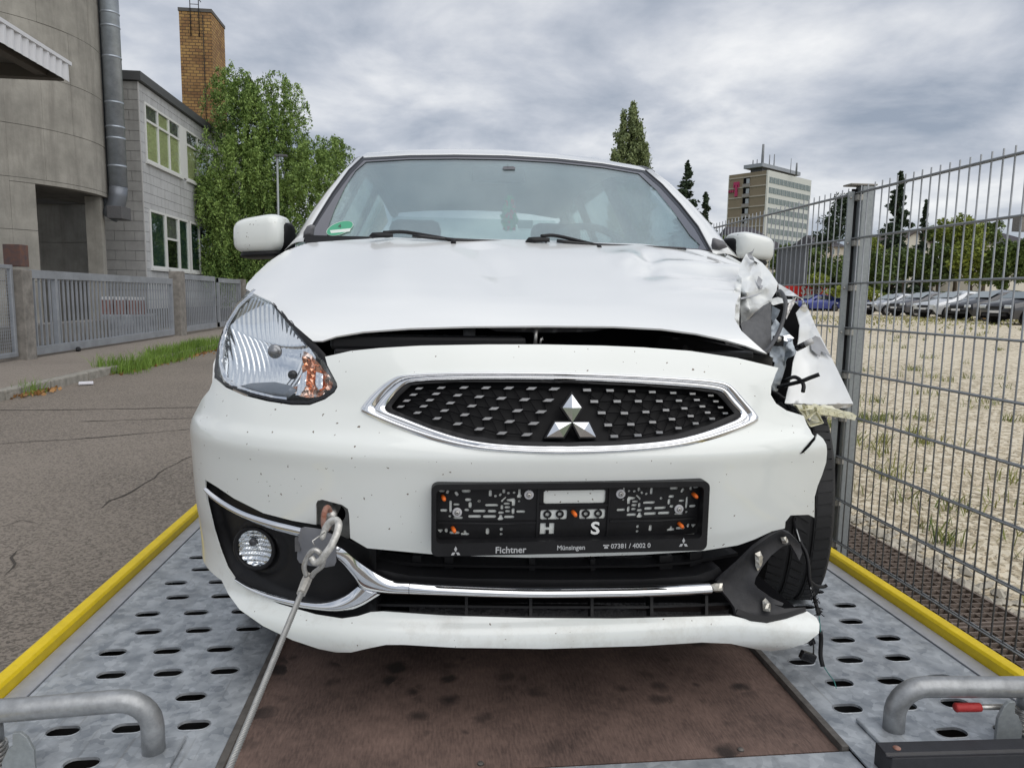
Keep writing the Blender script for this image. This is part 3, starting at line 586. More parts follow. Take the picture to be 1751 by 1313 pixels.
# willow by the gates: strands hanging from several crowns
g = np.random.default_rng(11)
wt = tree_root('willow_tree', (-7.5, 30, -.35), 'large light green willow tree beside the grey building')
trunk(wt, (-7.3, 30.2, -.35), 8.5, .28, 9, 2.6, 3)
PT = []
for px, py, Y, r, n in ((405, 160, 30, (1.0, 1.0, 1.3), 90), (430, 200, 30, (1.7, 1.6, 1.8), 170), (478, 200, 30.5, (1.3, 1.2, 1.7), 130), (400, 280, 29, (1.5, 1.2, 1.6), 150), (470, 290, 30, (2.2, 1.6, 1.8), 220), (536, 278, 31, (1.3, 1.2, 1.3), 105), (574, 262, 32, (.7, .8, .8), 50), (380, 350, 28.8, (1.0, 1, 1.4), 110), (430, 380, 29.5, (1.8, 1.3, 1.4), 170), (500, 340, 30, (1.9, 1.5, 1.3), 160), (350, 320, 28.5, (.6, .6, .7), 60), (385, 420, 29, (1.1, 1.0, .9), 110), (440, 440, 30, (1.5, 1, .7), 90), (372, 455, 28.8, (.8, .8, .8), 90), (410, 470, 29.5, (1.2, .9, .7), 110), (470, 465, 31, (1.5, 1, .8), 100)):
    c = np.array(onY(px, py, Y)); S = ell_points(n, c, r, g, .2)
    for s_ in S:
        l = g.uniform(.25, 1.15)*(1 if py < 350 else .8); k = int(l*100); t = np.linspace(0, 1, k)[:, None]; sway = g.normal(size=3)*.22; sway[2] = 0
        PT.append(s_+np.array([0, 0, .35])*(np.sin(t*3.1))*.6+sway*t+np.array([0, 0, -1])*l*t**1.2+g.normal(size=(k, 3))*.055)
PT = np.vstack(PT); leaves('crown', PT, .05, F_willow, wt, 2.4, (0, 0, -.35))
# twin poplar, spruce and the trees beyond the lot
def cone_tree(name, base_px, Y, top_py, halfw, label, m=F_fir, tiers=26, n=5200, leaf=.24, gap=.25, seed=1, group=None, zb=None):
    g = np.random.default_rng(seed); top = onY(base_px, top_py, Y); zb = .05 if zb is None else zb; rt_ = tree_root(name, (top.x, top.y, zb), label, 'tree', group); H = top.z-zb; tubeo('trunk', [(top.x, top.y, zb), (top.x, top.y, top.z-.3)], [.02*H, .02], M_bark, rt_, 6)
    P = []
    asym = g.uniform(.65, 1.25, 12)
    for i in range(tiers*9):
        t = g.uniform(0, 1)**1.15; z = zb+.06*H+.93*H*t; a = g.uniform(0, 6.283); L_ = (halfw*(1-t)**.8*asym[int(a/6.284*12)]+.05)*(.8+.2*math.sin(t*23+a)); l = L_*g.uniform(.45, 1.1); k = max(5, int(n/tiers/3*(l/halfw+.2))); s_ = np.sqrt(g.uniform(0, 1, k))[:, None]
        d = np.array([math.cos(a), math.sin(a), .1+.3*t]); P.append(np.array([top.x, top.y, z])+d*l*s_+np.array([0, 0, -.35*l])*s_**2+g.normal(size=(k, 3))*np.array([.14, .14, .08])*(.25+.75*l/halfw)*halfw*.45)
    leaves('crown', np.vstack(P), leaf, m, rt_, 1.8, seed=seed); return rt_
def blob_tree(name, lobes, label, m, leaf=.2, dens=900, seed=1, zb=.05, group=None, cat='tree', shell=.3):
    g = np.random.default_rng(seed); C = [np.array(onY(px, py, Y)) for px, py, Y, r in lobes]; c0 = C[0]; rt_ = tree_root(name, (c0[0], c0[1], zb), label, cat, group)
    trunk(rt_, (c0[0], c0[1], zb), max(.8, c0[2]-zb), .18, 5, 1.2, seed); P = []
    for c, (px, py, Y, r) in zip(C, lobes):
        rr = np.array(r, float)*Y/FPX; n = int(dens*(rr[0]*rr[2])**.75)+200
        for _ in range(34): # sub clumps make the outline uneven
            cc = ell_points(1, c, rr*.86, g, .25)[0]; P.append(ell_points(max(6, n//30), cc, rr*g.uniform(.14, .34)+.12, g, shell))
        P.append(ell_points(n//8, c, rr*.7, g, .1))
    leaves('crown', np.vstack(P), leaf, m, rt_, 1.6, seed=seed); return rt_
g = np.random.default_rng(77); pt_ = onY(1080, 300, 80); pop = tree_root('poplar_tree', (pt_.x, pt_.y, .05), 'tall pale green poplar with twin tops behind the car roof'); trunk(pop, (pt_.x, pt_.y, .05), 17, .3, 7, 1.5, 5); P = []
for xb, yb, xt, yt, wm, n in ((1064, 440, 1066, 192, 19, 240), (1088, 440, 1083, 178, 22, 300), (1102, 430, 1104, 246, 13, 110), (1052, 430, 1050, 258, 11, 95), (1096, 300, 1094, 212, 11, 50)):
    for _ in range(n):
        t = g.uniform(0, 1); w_ = wm*.82*(1-t**3.5)**.7; x = xb+(xt-xb)*t+g.normal()*w_*.5; y = yb+(yt-yb)*t; c = np.array(onY(x, y, 80+g.normal()*.9)); r_ = g.uniform(.22, .55)*(1.15-.6*t); P.append(c+g.normal(size=(int(30+40*r_), 3))*np.array([r_*.55, r_*.55, r_*1.0]))
leaves('crown', np.vstack(P), .20, F_poplar, pop, 1.5, (0, 0, .3), seed=9)
cone_tree('spruce_tree', 1176, 70, 274, 3.2, 'dark open spruce with pointed top behind the right door pillar', seed=4, n=4200); cone_tree('spruce_tree', 1207, 72, 328, 2.4, 'smaller dark spruce just left of the office tower', seed=5, n=3000)
cone_tree('fir_tree', 1541, 75, 292, 3.0, 'tall dark fir with broad crown right of the fence post', seed=6, n=9000, leaf=.26, tiers=34); cone_tree('fir_tree', 1584, 78, 340, 1.6, 'slim dark fir right of the tall broad one', seed=7, n=3200)
blob_tree('pine_tree', [(1430, 375, 85, (28, 26, 26)), (1415, 400, 85, (30, 28, 18)), (1440, 345, 85, (20, 20, 16)), (1400, 425, 85, (22, 22, 14))], 'loose grey green pine between office tower and fence post', F_fir, .25, 260, 8, shell=.5)
hedge_spots = [((1365, 460), (46, 60, 44), F_hedge, 'dark shrub behind the red box trailer', 66), ((1425, 470), (40, 40, 38), F_hedge, 'dark green shrub left of the fence post', 62), ((1500, 462), (44, 40, 44), F_hedge, 'olive green bush above the silver sedan', 64), ((1548, 450), (40, 40, 34), F_hedge, 'dark green bush above the grey estate car', 66), ((1606, 455), (46, 40, 42), F_hedge, 'dense green bush above the white hatchback', 63), ((1640, 400), (44, 40, 40), F_yel, 'yellow green leafy tree standing over the parked cars', 64), ((1665, 445), (44, 40, 46), F_yel, 'yellow green bush above the black car with gold wheels', 60), ((1720, 450), (50, 40, 46), F_hedge, 'dark hedge bush at the right edge of the lot', 58), ((1770, 440), (40, 40, 50), F_hedge, 'tall dark hedge bush leaving the right edge', 56), ((1690, 395), (26, 26, 22), F_hedge, 'round dark treetop behind the yellow green tree', 72), ((1600, 400), (20, 20, 14), F_hedge, 'small dark treetop left of the yellow green tree', 75), ((1470, 500), (60, 30, 14), F_yel, 'low bright bush behind the silver sedan', 58), ((1395, 478), (26, 22, 10), F_yel, 'low bright green bush above the red box trailer', 60), ((1487, 425), (20, 20, 30), F_yel, 'yellow green shrub next to the fence post', 70), ((1250, 425), (30, 24, 20), F_hedge, 'dark shrub behind the right door mirror', 70), ((1340, 440), (20, 20, 26), F_hedge, 'dark shrub behind the grey fence sheet', 68)]
for i, ((px, py), r, m, lab, Y) in enumerate(hedge_spots): blob_tree('bush', [(px, py, Y, r)], lab, m, .19, 1050, 30+i, group='bushes beyond the lot', cat='bush')
# grass along the kerb, weeds on the lot
def blades(name, P, h, wd, m, seed=2, lean=.35):
    g = np.random.default_rng(seed); n = len(P); a = g.uniform(0, 6.283, n); hh = h*g.uniform(.4, 1.2, n); le = g.normal(size=(n, 2))*lean*hh[:, None]; w_ = wd*g.uniform(.6, 1.3, n); dx_ = np.cos(a)*w_; dy_ = np.sin(a)*w_
    V = np.empty((n, 5, 3)); V[:, 0] = P-np.stack([dx_, dy_, 0*a], 1); V[:, 1] = P+np.stack([dx_, dy_, 0*a], 1); M_ = P+np.stack([le[:, 0]*.35, le[:, 1]*.35, hh*.6], 1); V[:, 2] = M_+np.stack([dx_, dy_, 0*a], 1)*.7; V[:, 3] = M_-np.stack([dx_, dy_, 0*a], 1)*.7; V[:, 4] = P+np.stack([le[:, 0], le[:, 1], hh], 1)
    me = bpy.data.meshes.new(name); me.from_pydata(V.reshape(-1, 3).tolist(), [], [f for i in range(n) for f in ((5*i, 5*i+1, 5*i+2, 5*i+3), (5*i+3, 5*i+2, 5*i+4))]); return link(name, me, m)
g = np.random.default_rng(5); n = 5200; yy = g.uniform(11.7, 19.5, n); xx = -5.14+g.normal(size=n)*.13*(1+.5*np.sin(yy*2.3))+.08*np.sin(yy*1.1); P = np.stack([xx, yy, np.full(n, -.44)+.1*(xx < -5.15)], 1)
tag(blades('verge_grass', P, .20, .005, F_grass, 3), 'tall green grass growing along the road edge by the gates', 'grass', kind='stuff')
P = np.stack([-5.1+g.normal(size=90)*.07, 9.45+g.normal(size=90)*.10, np.full(90, -.44)], 1); tag(blades('kerb_weed', P, .20, .004, F_grass, 4), 'small tuft of grass at the kerb stone beside dry leaves', 'weed', kind='stuff')
P = np.vstack([np.stack([-5.06+g.normal(size=120)*.07, 9.5+g.normal(size=120)*.2, np.full(120, -.435)+g.uniform(0, .02, 120)], 1), np.stack([-5.0+g.normal(size=260)*.07, g.uniform(11.6, 18, 260), np.full(260, -.435)], 1)])
tag(leaves('fallen_leaves', P, .05, F_dry, None, 1.3, (0, 0, 0)), 'dry brown leaves gathered along the kerb', 'leaves', kind='stuff')
lp = onZ(147, 655, GZ+.03); tag(MB().box((-.09, -.05, -.02), (.09, .05, .02), Matrix.Translation(lp) @ Matrix.Rotation(.4, 4, 'Z')).build('litter', mat('litter_white', (.7, .7, .75), .5), None, bevel=.012), 'crumpled white litter lying at the end of the kerb', 'litter')
W_ = []; Dy = []
for i in range(420):
    x = 2.35+abs(g.normal())*2.8; y = g.uniform(1.9, 13) if i < 190 else g.uniform(6, 34); x = x if i < 190 else g.uniform(3, 32); k = int(g.integers(10, 46)); sp_ = g.uniform(.03, .13); W_.append(np.stack([x+g.normal(size=k)*sp_, y+g.normal(size=k)*sp_, lotz(np.full(k, x), np.full(k, y))], 1))
tag(blades('lot_weeds', np.vstack(W_), .12, .0045, foliage_mat('weed_leaf', (.28, .28, .09), (.07, .13, .03)), 6, .6), 'weeds sprouting from the gravel lot', 'weeds', kind='stuff')
k = 6000; X_ = g.uniform(12, 55, k); Y_ = 30+g.normal(size=k)*4+X_*.10; tag(blades('lot_grass', np.stack([X_, Y_, lotz(X_, Y_)], 1), .11, .03, foliage_mat('dry_grass', (.36, .33, .13), (.20, .22, .07)), 7, .8), 'thin dry grass patch across the gravel lot', 'grass', kind='stuff')
# loose stones
def stones(name, P, s, m, seed=3):
    g = np.random.default_rng(seed); base = np.array([(1, 0, 0), (0, 1, 0), (-1, 0, 0), (0, -1, 0), (0, 0, .75), (0, 0, -.6)], float); fc = [(0, 1, 4), (1, 2, 4), (2, 3, 4), (3, 0, 4), (1, 0, 5), (2, 1, 5), (3, 2, 5), (0, 3, 5)]; V = []; F = []
    for i, p in enumerate(P):
        a = g.uniform(0, 6.28); c_, s_ = math.cos(a), math.sin(a); b = base*g.uniform(.6, 1.3, (6, 1))*s*g.uniform(.5, 1.4)*np.array([1.2, .85, .8]); b = b @ np.array([[c_, -s_, 0], [s_, c_, 0], [0, 0, 1]]); F += [tuple(6*i+j for j in f) for f in fc]; V.append(p+b)
    me = bpy.data.meshes.new(name); me.from_pydata(np.vstack(V).tolist(), [], F); return link(name, me, m)
M_stone = foliage_mat('pale_stone', (.62, .54, .41), (.30, .245, .165))
X_ = 2.42+np.abs(g.normal(size=14000))*2.6; Y_ = g.uniform(1.4, 12, 14000); P = np.stack([X_, Y_, lotz(X_, Y_)+.002], 1); tag(stones('loose_gravel', P, .016, M_stone), 'loose pale gravel stones beyond the fence', 'gravel', kind='stuff')
X_ = 2.40+np.abs(g.normal(size=700))*.12; Y_ = g.uniform(1.4, 8, 700); P = np.stack([X_, Y_, lotz(X_, Y_)+.01], 1); tag(stones('edge_stones', P, .028, mat('grey_stone', (.40, .37, .31), .85, var=.3, vscale=7), 9), 'larger grey stones banked along the grating edge', 'stones', kind='stuff')
# ---------------------------------------------------------------- fence of double wire panels
FX = 1.87
M_wire = mat('fence_galvanised', (.29, .305, .32), .5, .35, var=.12, vscale=30)
mbv = MB().tube([(0, 0, -.30), (0, 0, 1.383)], .0032, 6); vme = bpy.data.meshes.new('wire_rod'); vme.from_pydata(mbv.v, [], mbv.f); vme.materials.append(M_wire); vme.shade_smooth()
mbh = MB().tube([(0, 0, 0), (0, 2.47, 0)], .0042, 6); hme = bpy.data.meshes.new('rail_rod'); hme.from_pydata(mbh.v, [], mbh.f); hme.materials.append(M_wire); hme.shade_smooth()
ZR = [1.354-.2*i for i in range(9)]
for lab, y0, w0, w1 in (('near wire mesh fence panel in front of the gravel lot', .60, 0, 49), ('wire mesh fence panel behind the post beside the torn wing', 3.10, 0, 49), ('far wire mesh fence panel behind the right door mirror', 5.60, 0, 49)):
    fp = empty('wire_fence', (FX, y0, GZ), lab, 'fence', 'wire mesh fence panels')
    for i in range(w0, w1):
        ob = link('wire_rod', vme, None, fp); ob.location = (FX, y0+.05+i*.05, 0)
    for z in ZR:
        for s_ in (-.0074, .0074): ob = link('rail_rod', hme, None, fp); ob.location = (FX+s_, y0+.015, z)
for i, (y0, lab) in enumerate(((3.09, 'galvanised fence post with clamping strip beside the torn wing'), (5.59, 'galvanised fence post hidden behind the car'), (.59, 'galvanised fence post next to the camera'))):
    po = empty('fence_post', (FX+.07, y0, GZ), lab, 'fence post', 'fence posts')
    MB().box((FX+.014, y0-.03, GZ), (FX+.074, y0+.03, 1.385)).build('post_profile', M_galv2, po, bevel=.004)
    MB().box((FX-.042, y0-.012, GZ), (FX-.013, y0-.004, 1.36)).build('clamping_strip', M_galv2, po, bevel=.001)
    MB().box((FX-.010, y0+.01, GZ), (FX+.013, y0+.02, 1.375)).build('groove_shade', M_ch, po)  # black filler puts the shade of the post groove into colour
    boxo('post_cap', (FX-.045, y0-.034, 1.3855), (FX+.08, y0+.034, 1.393), mat('cap_beige', (.28, .265, .235), .6), po, .002)
    for z in ZR:
        boxo('clip', (FX-.010, y0-.034, z-.034), (FX+.016, y0-.006, z-.008), mat('clip_zinc', (.42, .41, .38), .5, .5), po, .002)
        tubeo('bolt', [(FX-.030, y0-.012, z-.022), (FX-.030, y0-.016, z-.022)], [.006, .004], M_steel, po, 8)
fs = empty('fence_sheet', (FX+.03, 3.67, .9), 'grey metal sheet fixed behind the fence wires', 'sheet')
MB().box((FX+.012, 3.50, .955), (FX+.016, 3.84, 1.150)).build('sheet', mat('sheet_grey', (.20, .205, .22), .55, .3, var=.15, vscale=14), fs)
# steel grating on the ground under the fence
gm_ = mat('grating_brown', (.19, .15, .125), .7, .2, var=.3, vscale=30)
for i, y0 in enumerate((.2, 1.5, 2.52, 3.8, 5.1)):
    y1 = (1.48, 2.50, 3.78, 5.08, 6.4)[i]; gt = empty('steel_grating', (2.0, (y0+y1)/2, GZ), 'brown steel floor grating under the fence, %s from the camera' % ('nearest', 'second', 'third', 'fourth', 'fifth')[i], 'grating', 'floor gratings under the fence')
    a = MB(); nx = 15; ny = int((y1-y0)/.045)
    for k in range(1, nx): x = 1.62+.78*k/nx; a.box((x-.0015, y0+.012, -.437), (x+.0015, y1-.012, -.415))
    for k in range(1, ny): y = y0+(y1-y0)*k/ny; a.box((1.632, y-.003, -.430), (2.388, y+.003, -.4135))
    a.build('grate_bars', gm_, gt)['kind'] = 'stuff'
    b = MB(); b.box((1.62, y0, -.449), (1.632, y1, -.41)); b.box((2.388, y0, -.449), (2.40, y1, -.41)); b.box((1.632, y0, -.449), (2.388, y0+.012, -.4105)); b.box((1.632, y1-.012, -.449), (2.388, y1, -.4105)); b.build('grate_frame', gm_, gt)
boxo('grating_pit', (1.60, .2, -.4485), (2.42, 6.4, -.4455), mat('pit_dark', (.13, .105, .08), .95, var=.4, vscale=25), None)['kind'] = 'structure'
# ---------------------------------------------------------------- gates on the left
GX = -7.15; M_gate = mat('gate_galvanised', (.33, .35, .38), .5, .5, var=.15, vscale=3, vdetail=6); M_conc = mat('concrete_post', (.22, .205, .185), .9, var=.3, vscale=6, bump=.3, bscale=30)
def gate(name, y0, y1, z0, z1, step, lab, main=None, first=.12):
    gt = empty(name, (GX, (y0+y1)/2, z0), lab, 'gate', 'barred steel gates')
    boxo('top_rail', (GX-.04, y0, z1-.15), (GX+.04, y1, z1), M_gate, gt, .004); boxo('bottom_rail', (GX-.04, y0, z0), (GX+.04, y1, z0+.15), M_gate, gt, .004)
    for y in [y0, y1-.08]+([main] if main else []): boxo('stile', (GX-.042, y, z0+.002), (GX+.042, y+.08, z1-.002), M_gate, gt, .004)
    me = bpy.data.meshes.new('bar'); mb = MB().box((-.015, -.016, z0+.15), (.015, .016, z1-.15)); me.from_pydata(mb.v, [], mb.f); me.materials.append(M_gate); y = y0+.08+first
    while y < y1-.12:
        if not main or abs(y-main-.04) > .08: ob = link('bar', me, None, gt); ob.location = (GX, y, 0)
        y += step
    return gt
gate('sliding_gate', 13.40, 20.25, -.30, 1.21, .168, 'long galvanised sliding gate with upright bars across the yard entrance', 14.25); gate('side_gate', 21.05, 24.0, -.27, 1.36, .16, 'second barred gate, right of the concrete gate post'); gate('side_gate', 24.35, 27.0, -.27, 1.33, .2, 'farthest barred gate, half hidden by the headlamp')
mf = empty('mesh_fence', (GX, 11, -.3), 'galvanised frame fence with fine wire mesh at the left edge', 'fence')
for nm, a, b in (('frame_top', (GX-.03, 6.5, 1.20), (GX+.03, 12.95, 1.27)), ('frame_bottom', (GX-.03, 6.5, -.28), (GX+.03, 12.95, -.20)), ('frame_side', (GX-.031, 12.87, -.27), (GX+.031, 12.94, 1.26))): boxo(nm, a, b, M_gate, mf, .01)
a = MB()
for y in np.arange(6.5, 12.9, .055): a.box((GX-.003, y-.003, -.2), (GX+.003, y+.003, 1.2))
for z in np.arange(-.2, 1.2, .055): a.box((GX-.002, 6.5, z-.003), (GX+.004, 12.9, z+.003))
a.build('wire_mesh', M_gate, mf)['kind'] = 'stuff'
def gpost(y0, y1, z1, lab):
    gp = empty('gate_post', (GX, y0, -.35), lab, 'gate post'); boxo('pillar', (GX-.15, y0, -.36), (GX+.13, y1, z1), M_conc, gp, .015); return gp
gp = gpost(13.02, 13.33, 1.20, 'weathered concrete gate post with rusty box on top'); boxo('rusty_box', (GX-.16, 13.03, 1.25), (GX+.12, 13.28, 1.62), mat('rust_box', (.075, .06, .065), .8, col2=(.16, .075, .05), vscale=8, vdetail=6), gp, .01)
gpost(20.5, 20.95, 1.42, 'brown concrete gate post between the sliding gate and the side gate'); gpost(27.1, 27.4, 1.35, 'far concrete gate post behind the headlamp')
tubeo('gate_roller', [(GX+.05, 14.9, -.31), (GX+.09, 14.9, -.31)], .06, M_black, bpy.data.objects['sliding_gate'], 12)
# things in the yard
yb = empty('block_pallet', (-9.3, 22, -.34), 'pallet of red and white blocks standing behind the sliding gate', 'pallet'); q = onX(222, 545, -8.2); yb.location = (q.x, q.y, -.34)
boxo('pallet_base', (q.x-.5, q.y-.6, -.335), (q.x+.5, q.y+.6, .25), mat('grey_bags', (.25, .26, .28), .8, var=.4, vscale=5), yb, .05)
for i in range(2):
    for j in range(3): boxo('block', (q.x-.48+j*.32, q.y-.55+i*.28, .255), (q.x-.18+j*.32, q.y-.31+i*.28, .62), mat('red_block', (.20, .095, .08), .8, var=.3), yb, .01); boxo('white_cap', (q.x-.47+j*.32, q.y-.54+i*.28, .621), (q.x-.19+j*.32, q.y-.32+i*.28, .70), mat('white_block', (.6, .6, .6), .7), yb, .01)
lw = tag(boxo('loading_ledge', (-8.9, 12, -.34), (-8.5, 22.9, .12), mat('ledge_concrete', (.20, .19, .175), .9, var=.3, vscale=3), None, .02), 'low concrete loading ledge behind the sliding gate', 'ledge')
cr_ = empty('black_crate', (-8.0, 12, -.34), 'black plastic crate behind the wire mesh fence', 'crate'); boxo('crate_body', (-8.3, 11.3, -.335), (-7.75, 12.3, .02), M_black, cr_, .02); boxo('crate_rim', (-8.33, 11.27, .021), (-7.72, 12.33, .06), M_black, cr_, .01)
# ---------------------------------------------------------------- concrete silo
SC, SR = Vector((-12.0, 20.8, 0)), 2.9
M_silo = mat('silo_concrete', (.36, .345, .31), .9, col2=(.22, .212, .19), vscale=1.3, vdetail=10, bump=.25, bscale=18)
def streaks(m, s_xy, dark):      # rain streaks on weathered concrete
    t, b, N, L = nodes(m); src = b.inputs['Base Color'].links[0].from_socket; tcn = N('ShaderNodeTexCoord'); mp = N('ShaderNodeMapping'); mp.inputs['Scale'].default_value = (s_xy, s_xy, .35); L(tcn.outputs['Object'], mp.inputs[0]); nz = N('ShaderNodeTexNoise'); nz.inputs['Scale'].default_value = 1; nz.inputs['Detail'].default_value = 6; nz.inputs['Roughness'].default_value = .7; L(mp.outputs[0], nz.inputs[0])
    mr = N('ShaderNodeMapRange'); L(nz.outputs[0], mr.inputs[0]); mr.inputs[1].default_value = .48; mr.inputs[2].default_value = .72; mr.inputs[4].default_value = .6; mx = N('ShaderNodeMix'); mx.data_type = 'RGBA'; L(mr.outputs[0], mx.inputs[0]); L(src, mx.inputs[6]); mx.inputs[7].default_value = (*dark, 1); L(mx.outputs[2], b.inputs['Base Color'])
streaks(M_silo, 3.2, (.15, .14, .125))
silo = empty('concrete_silo', (SC.x, SC.y, -.34), 'round weathered concrete silo with a dark opening at its foot', 'silo')
ST, ROW, Z0 = 15.9, 1.24, 4.77
az0 = math.degrees(math.atan2(-(math.cos(R(0))), 0))
def cyl(name, a0, a1, z0, z1, r0, r1, m, k=5):
    V = []; F = []
    for i in range(k+1):
        a = R(a0+(a1-a0)*i/k); c, s = math.cos(a), math.sin(a); V += [(SC.x+r0*c, SC.y+r0*s, z0), (SC.x+r1*c, SC.y+r1*s, z0), (SC.x+r1*c, SC.y+r1*s, z1), (SC.x+r0*c, SC.y+r0*s, z1)]
    for i in range(k):
        for j in range(4): F.append((4*i+j, 4*i+(j+1) % 4, 4*i+4+(j+1) % 4, 4*i+4+j))
    F += [(3, 2, 1, 0), (4*k, 4*k+1, 4*k+2, 4*k+3)]
    return MB().add(V, F).build(name, m, silo)
# panel joints surveyed from the photograph: one joint at the bearing of px 74 on the z=4.77 course
d_ = ray(74, 221); a_ = math.atan2(d_.x, d_.y); dd = math.hypot(SC.x, SC.y); ca = math.atan2(SC.x, SC.y); b_ = dd*math.cos(a_-ca); D_ = b_-math.sqrt(max(0, b_*b_-dd*dd+SR*SR)); J0 = math.degrees(math.atan2(D_*math.cos(a_)-SC.y, D_*math.sin(a_)-SC.x))
OPEN_T = 3.42
def sil_ang(px, py):
    d_ = ray(px, py); a_ = math.atan2(d_.x, d_.y); b_ = dd*math.cos(a_-ca); q_ = max(0, b_*b_-dd*dd+SR*SR); D_ = b_-math.sqrt(q_); return math.degrees(math.atan2(D_*math.cos(a_)-SC.y, D_*math.sin(a_)-SC.x))
AO0 = sil_ang(64, 380); AO1 = AO0+92
g2 = .045; zr = [Z0+ROW*i for i in range(-4, 10)]
for i in range(-8, 9):
    a0 = J0+ST*i; a1 = a0+ST
    for z0 in zr:
        z1 = z0+ROW
        lo = z0
        for (p0, p1) in ((a0, a1),):
            segs = []
            if p1 <= AO0 or p0 >= AO1 or z0 >= OPEN_T: segs.append((p0, p1, z0, z1))
            else:
                if z1 > OPEN_T+.05: segs.append((p0, p1, OPEN_T, z1))
                if p0 < AO0: segs.append((p0, AO0, z0, min(z1, OPEN_T)))
                if p1 > AO1: segs.append((AO1, p1, z0, min(z1, OPEN_T)))
            for s_ in segs:
                if s_[1]-s_[0] > .3 and s_[3]-s_[2] > .05: cyl('wall_panel', s_[0]+g2*1.2*(s_[0] == a0), s_[1], s_[2]+.012, s_[3], SR-.25, SR+random.uniform(-.004, .004), M_silo)
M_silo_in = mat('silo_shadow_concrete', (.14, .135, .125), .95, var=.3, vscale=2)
cyl('inner_core', J0-140, J0+140, -.34, 17, SR-.9, SR-.256, M_silo_in, 40) if False else None
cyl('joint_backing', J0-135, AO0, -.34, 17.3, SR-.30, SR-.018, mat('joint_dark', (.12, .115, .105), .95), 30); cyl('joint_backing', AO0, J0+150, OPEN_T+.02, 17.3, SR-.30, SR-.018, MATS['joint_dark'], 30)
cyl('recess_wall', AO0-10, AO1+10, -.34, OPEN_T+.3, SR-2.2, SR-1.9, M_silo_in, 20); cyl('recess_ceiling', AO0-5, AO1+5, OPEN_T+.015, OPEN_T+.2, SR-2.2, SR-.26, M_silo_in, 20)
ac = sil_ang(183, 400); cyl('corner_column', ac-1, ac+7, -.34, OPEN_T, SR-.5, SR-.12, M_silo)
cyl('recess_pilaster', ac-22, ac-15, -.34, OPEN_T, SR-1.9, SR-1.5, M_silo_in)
# white corrugated canopy
can = empty('corrugated_canopy', (-7.6, 12, 4.8), 'white corrugated canopy edge jutting out at the top left', 'canopy'); M_can = mat('canopy_white', (.62, .63, .66), .5)
V = []; ys = np.arange(7.0, 15.1, .055); mb = MB(); pts = []
for i, y in enumerate(ys): pts.append((-7.0+(0 if (i % 4) < 2 else -.045), y))
V = [(x, y, 4.83-.02*(i % 4 < 2)) for i, (x, y) in enumerate(pts)]+[(x, y, 5.13) for x, y in pts]; n = len(pts)
mesh('fascia', V, [(i, i+1, n+i+1, n+i) for i in range(n-1)], M_can, can, solid=.004); boxo('top_flashing', (-7.08, 7, 5.131), (-6.985, 15.1, 5.20), M_can, can, .004)
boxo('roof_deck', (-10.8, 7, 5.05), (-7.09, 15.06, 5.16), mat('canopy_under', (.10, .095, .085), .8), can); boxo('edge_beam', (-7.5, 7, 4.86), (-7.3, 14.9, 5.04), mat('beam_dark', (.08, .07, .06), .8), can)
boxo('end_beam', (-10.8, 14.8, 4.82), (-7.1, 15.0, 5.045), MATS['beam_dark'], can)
# ventilation ducts
du = empty('ventilation_ducts', (-8.9, 21.5, 2.8), 'two galvanised ventilation ducts running up beside the silo', 'duct'); M_duct = mat('duct_metal', (.36, .40, .45), .4, .6, var=.18, vscale=4, vdetail=8)
xd = -8.90; tubeo('wide_duct', [(xd, 21.5, 3.75), (xd, 21.5, 16)], .235, M_duct, du, 28); tubeo('thin_duct', [(-9.28, 21.6, 3.6), (-9.28, 21.6, 16)], .14, mat('duct_shaded', (.16, .175, .20), .45, .5), du, 18)  # thin duct stands in shade, put into a darker metal; elbows share it
el_ = [(xd+.0, 21.5, 3.75), (xd-.02, 21.5, 3.5), (xd-.08, 21.5, 3.28), (xd-.18, 21.5, 3.08), (xd-.30, 21.5, 2.92)]; tubeo('elbow', el_, .236, MATS['duct_shaded'], du, 24); tubeo('thin_elbow', [(-9.28, 21.6, 3.6), (-9.3, 21.6, 3.35), (-9.42, 21.6, 3.15)], .14, MATS['duct_shaded'], du, 14)
MB().box((xd-.22, 21.2, 2.86), (xd+.18, 21.8, 3.2)).build('duct_box', M_greyplas, du, bevel=.01)
for z in (4.3, 5.05, 5.35, 6.0, 7.2, 8.0, 8.35, 9.6, 10.8): tubeo('duct_band', [(xd, 21.5, z-.03), (xd, 21.5, z), (xd, 21.5, z+.03)], [.238, .249, .238], M_duct, du, 28)
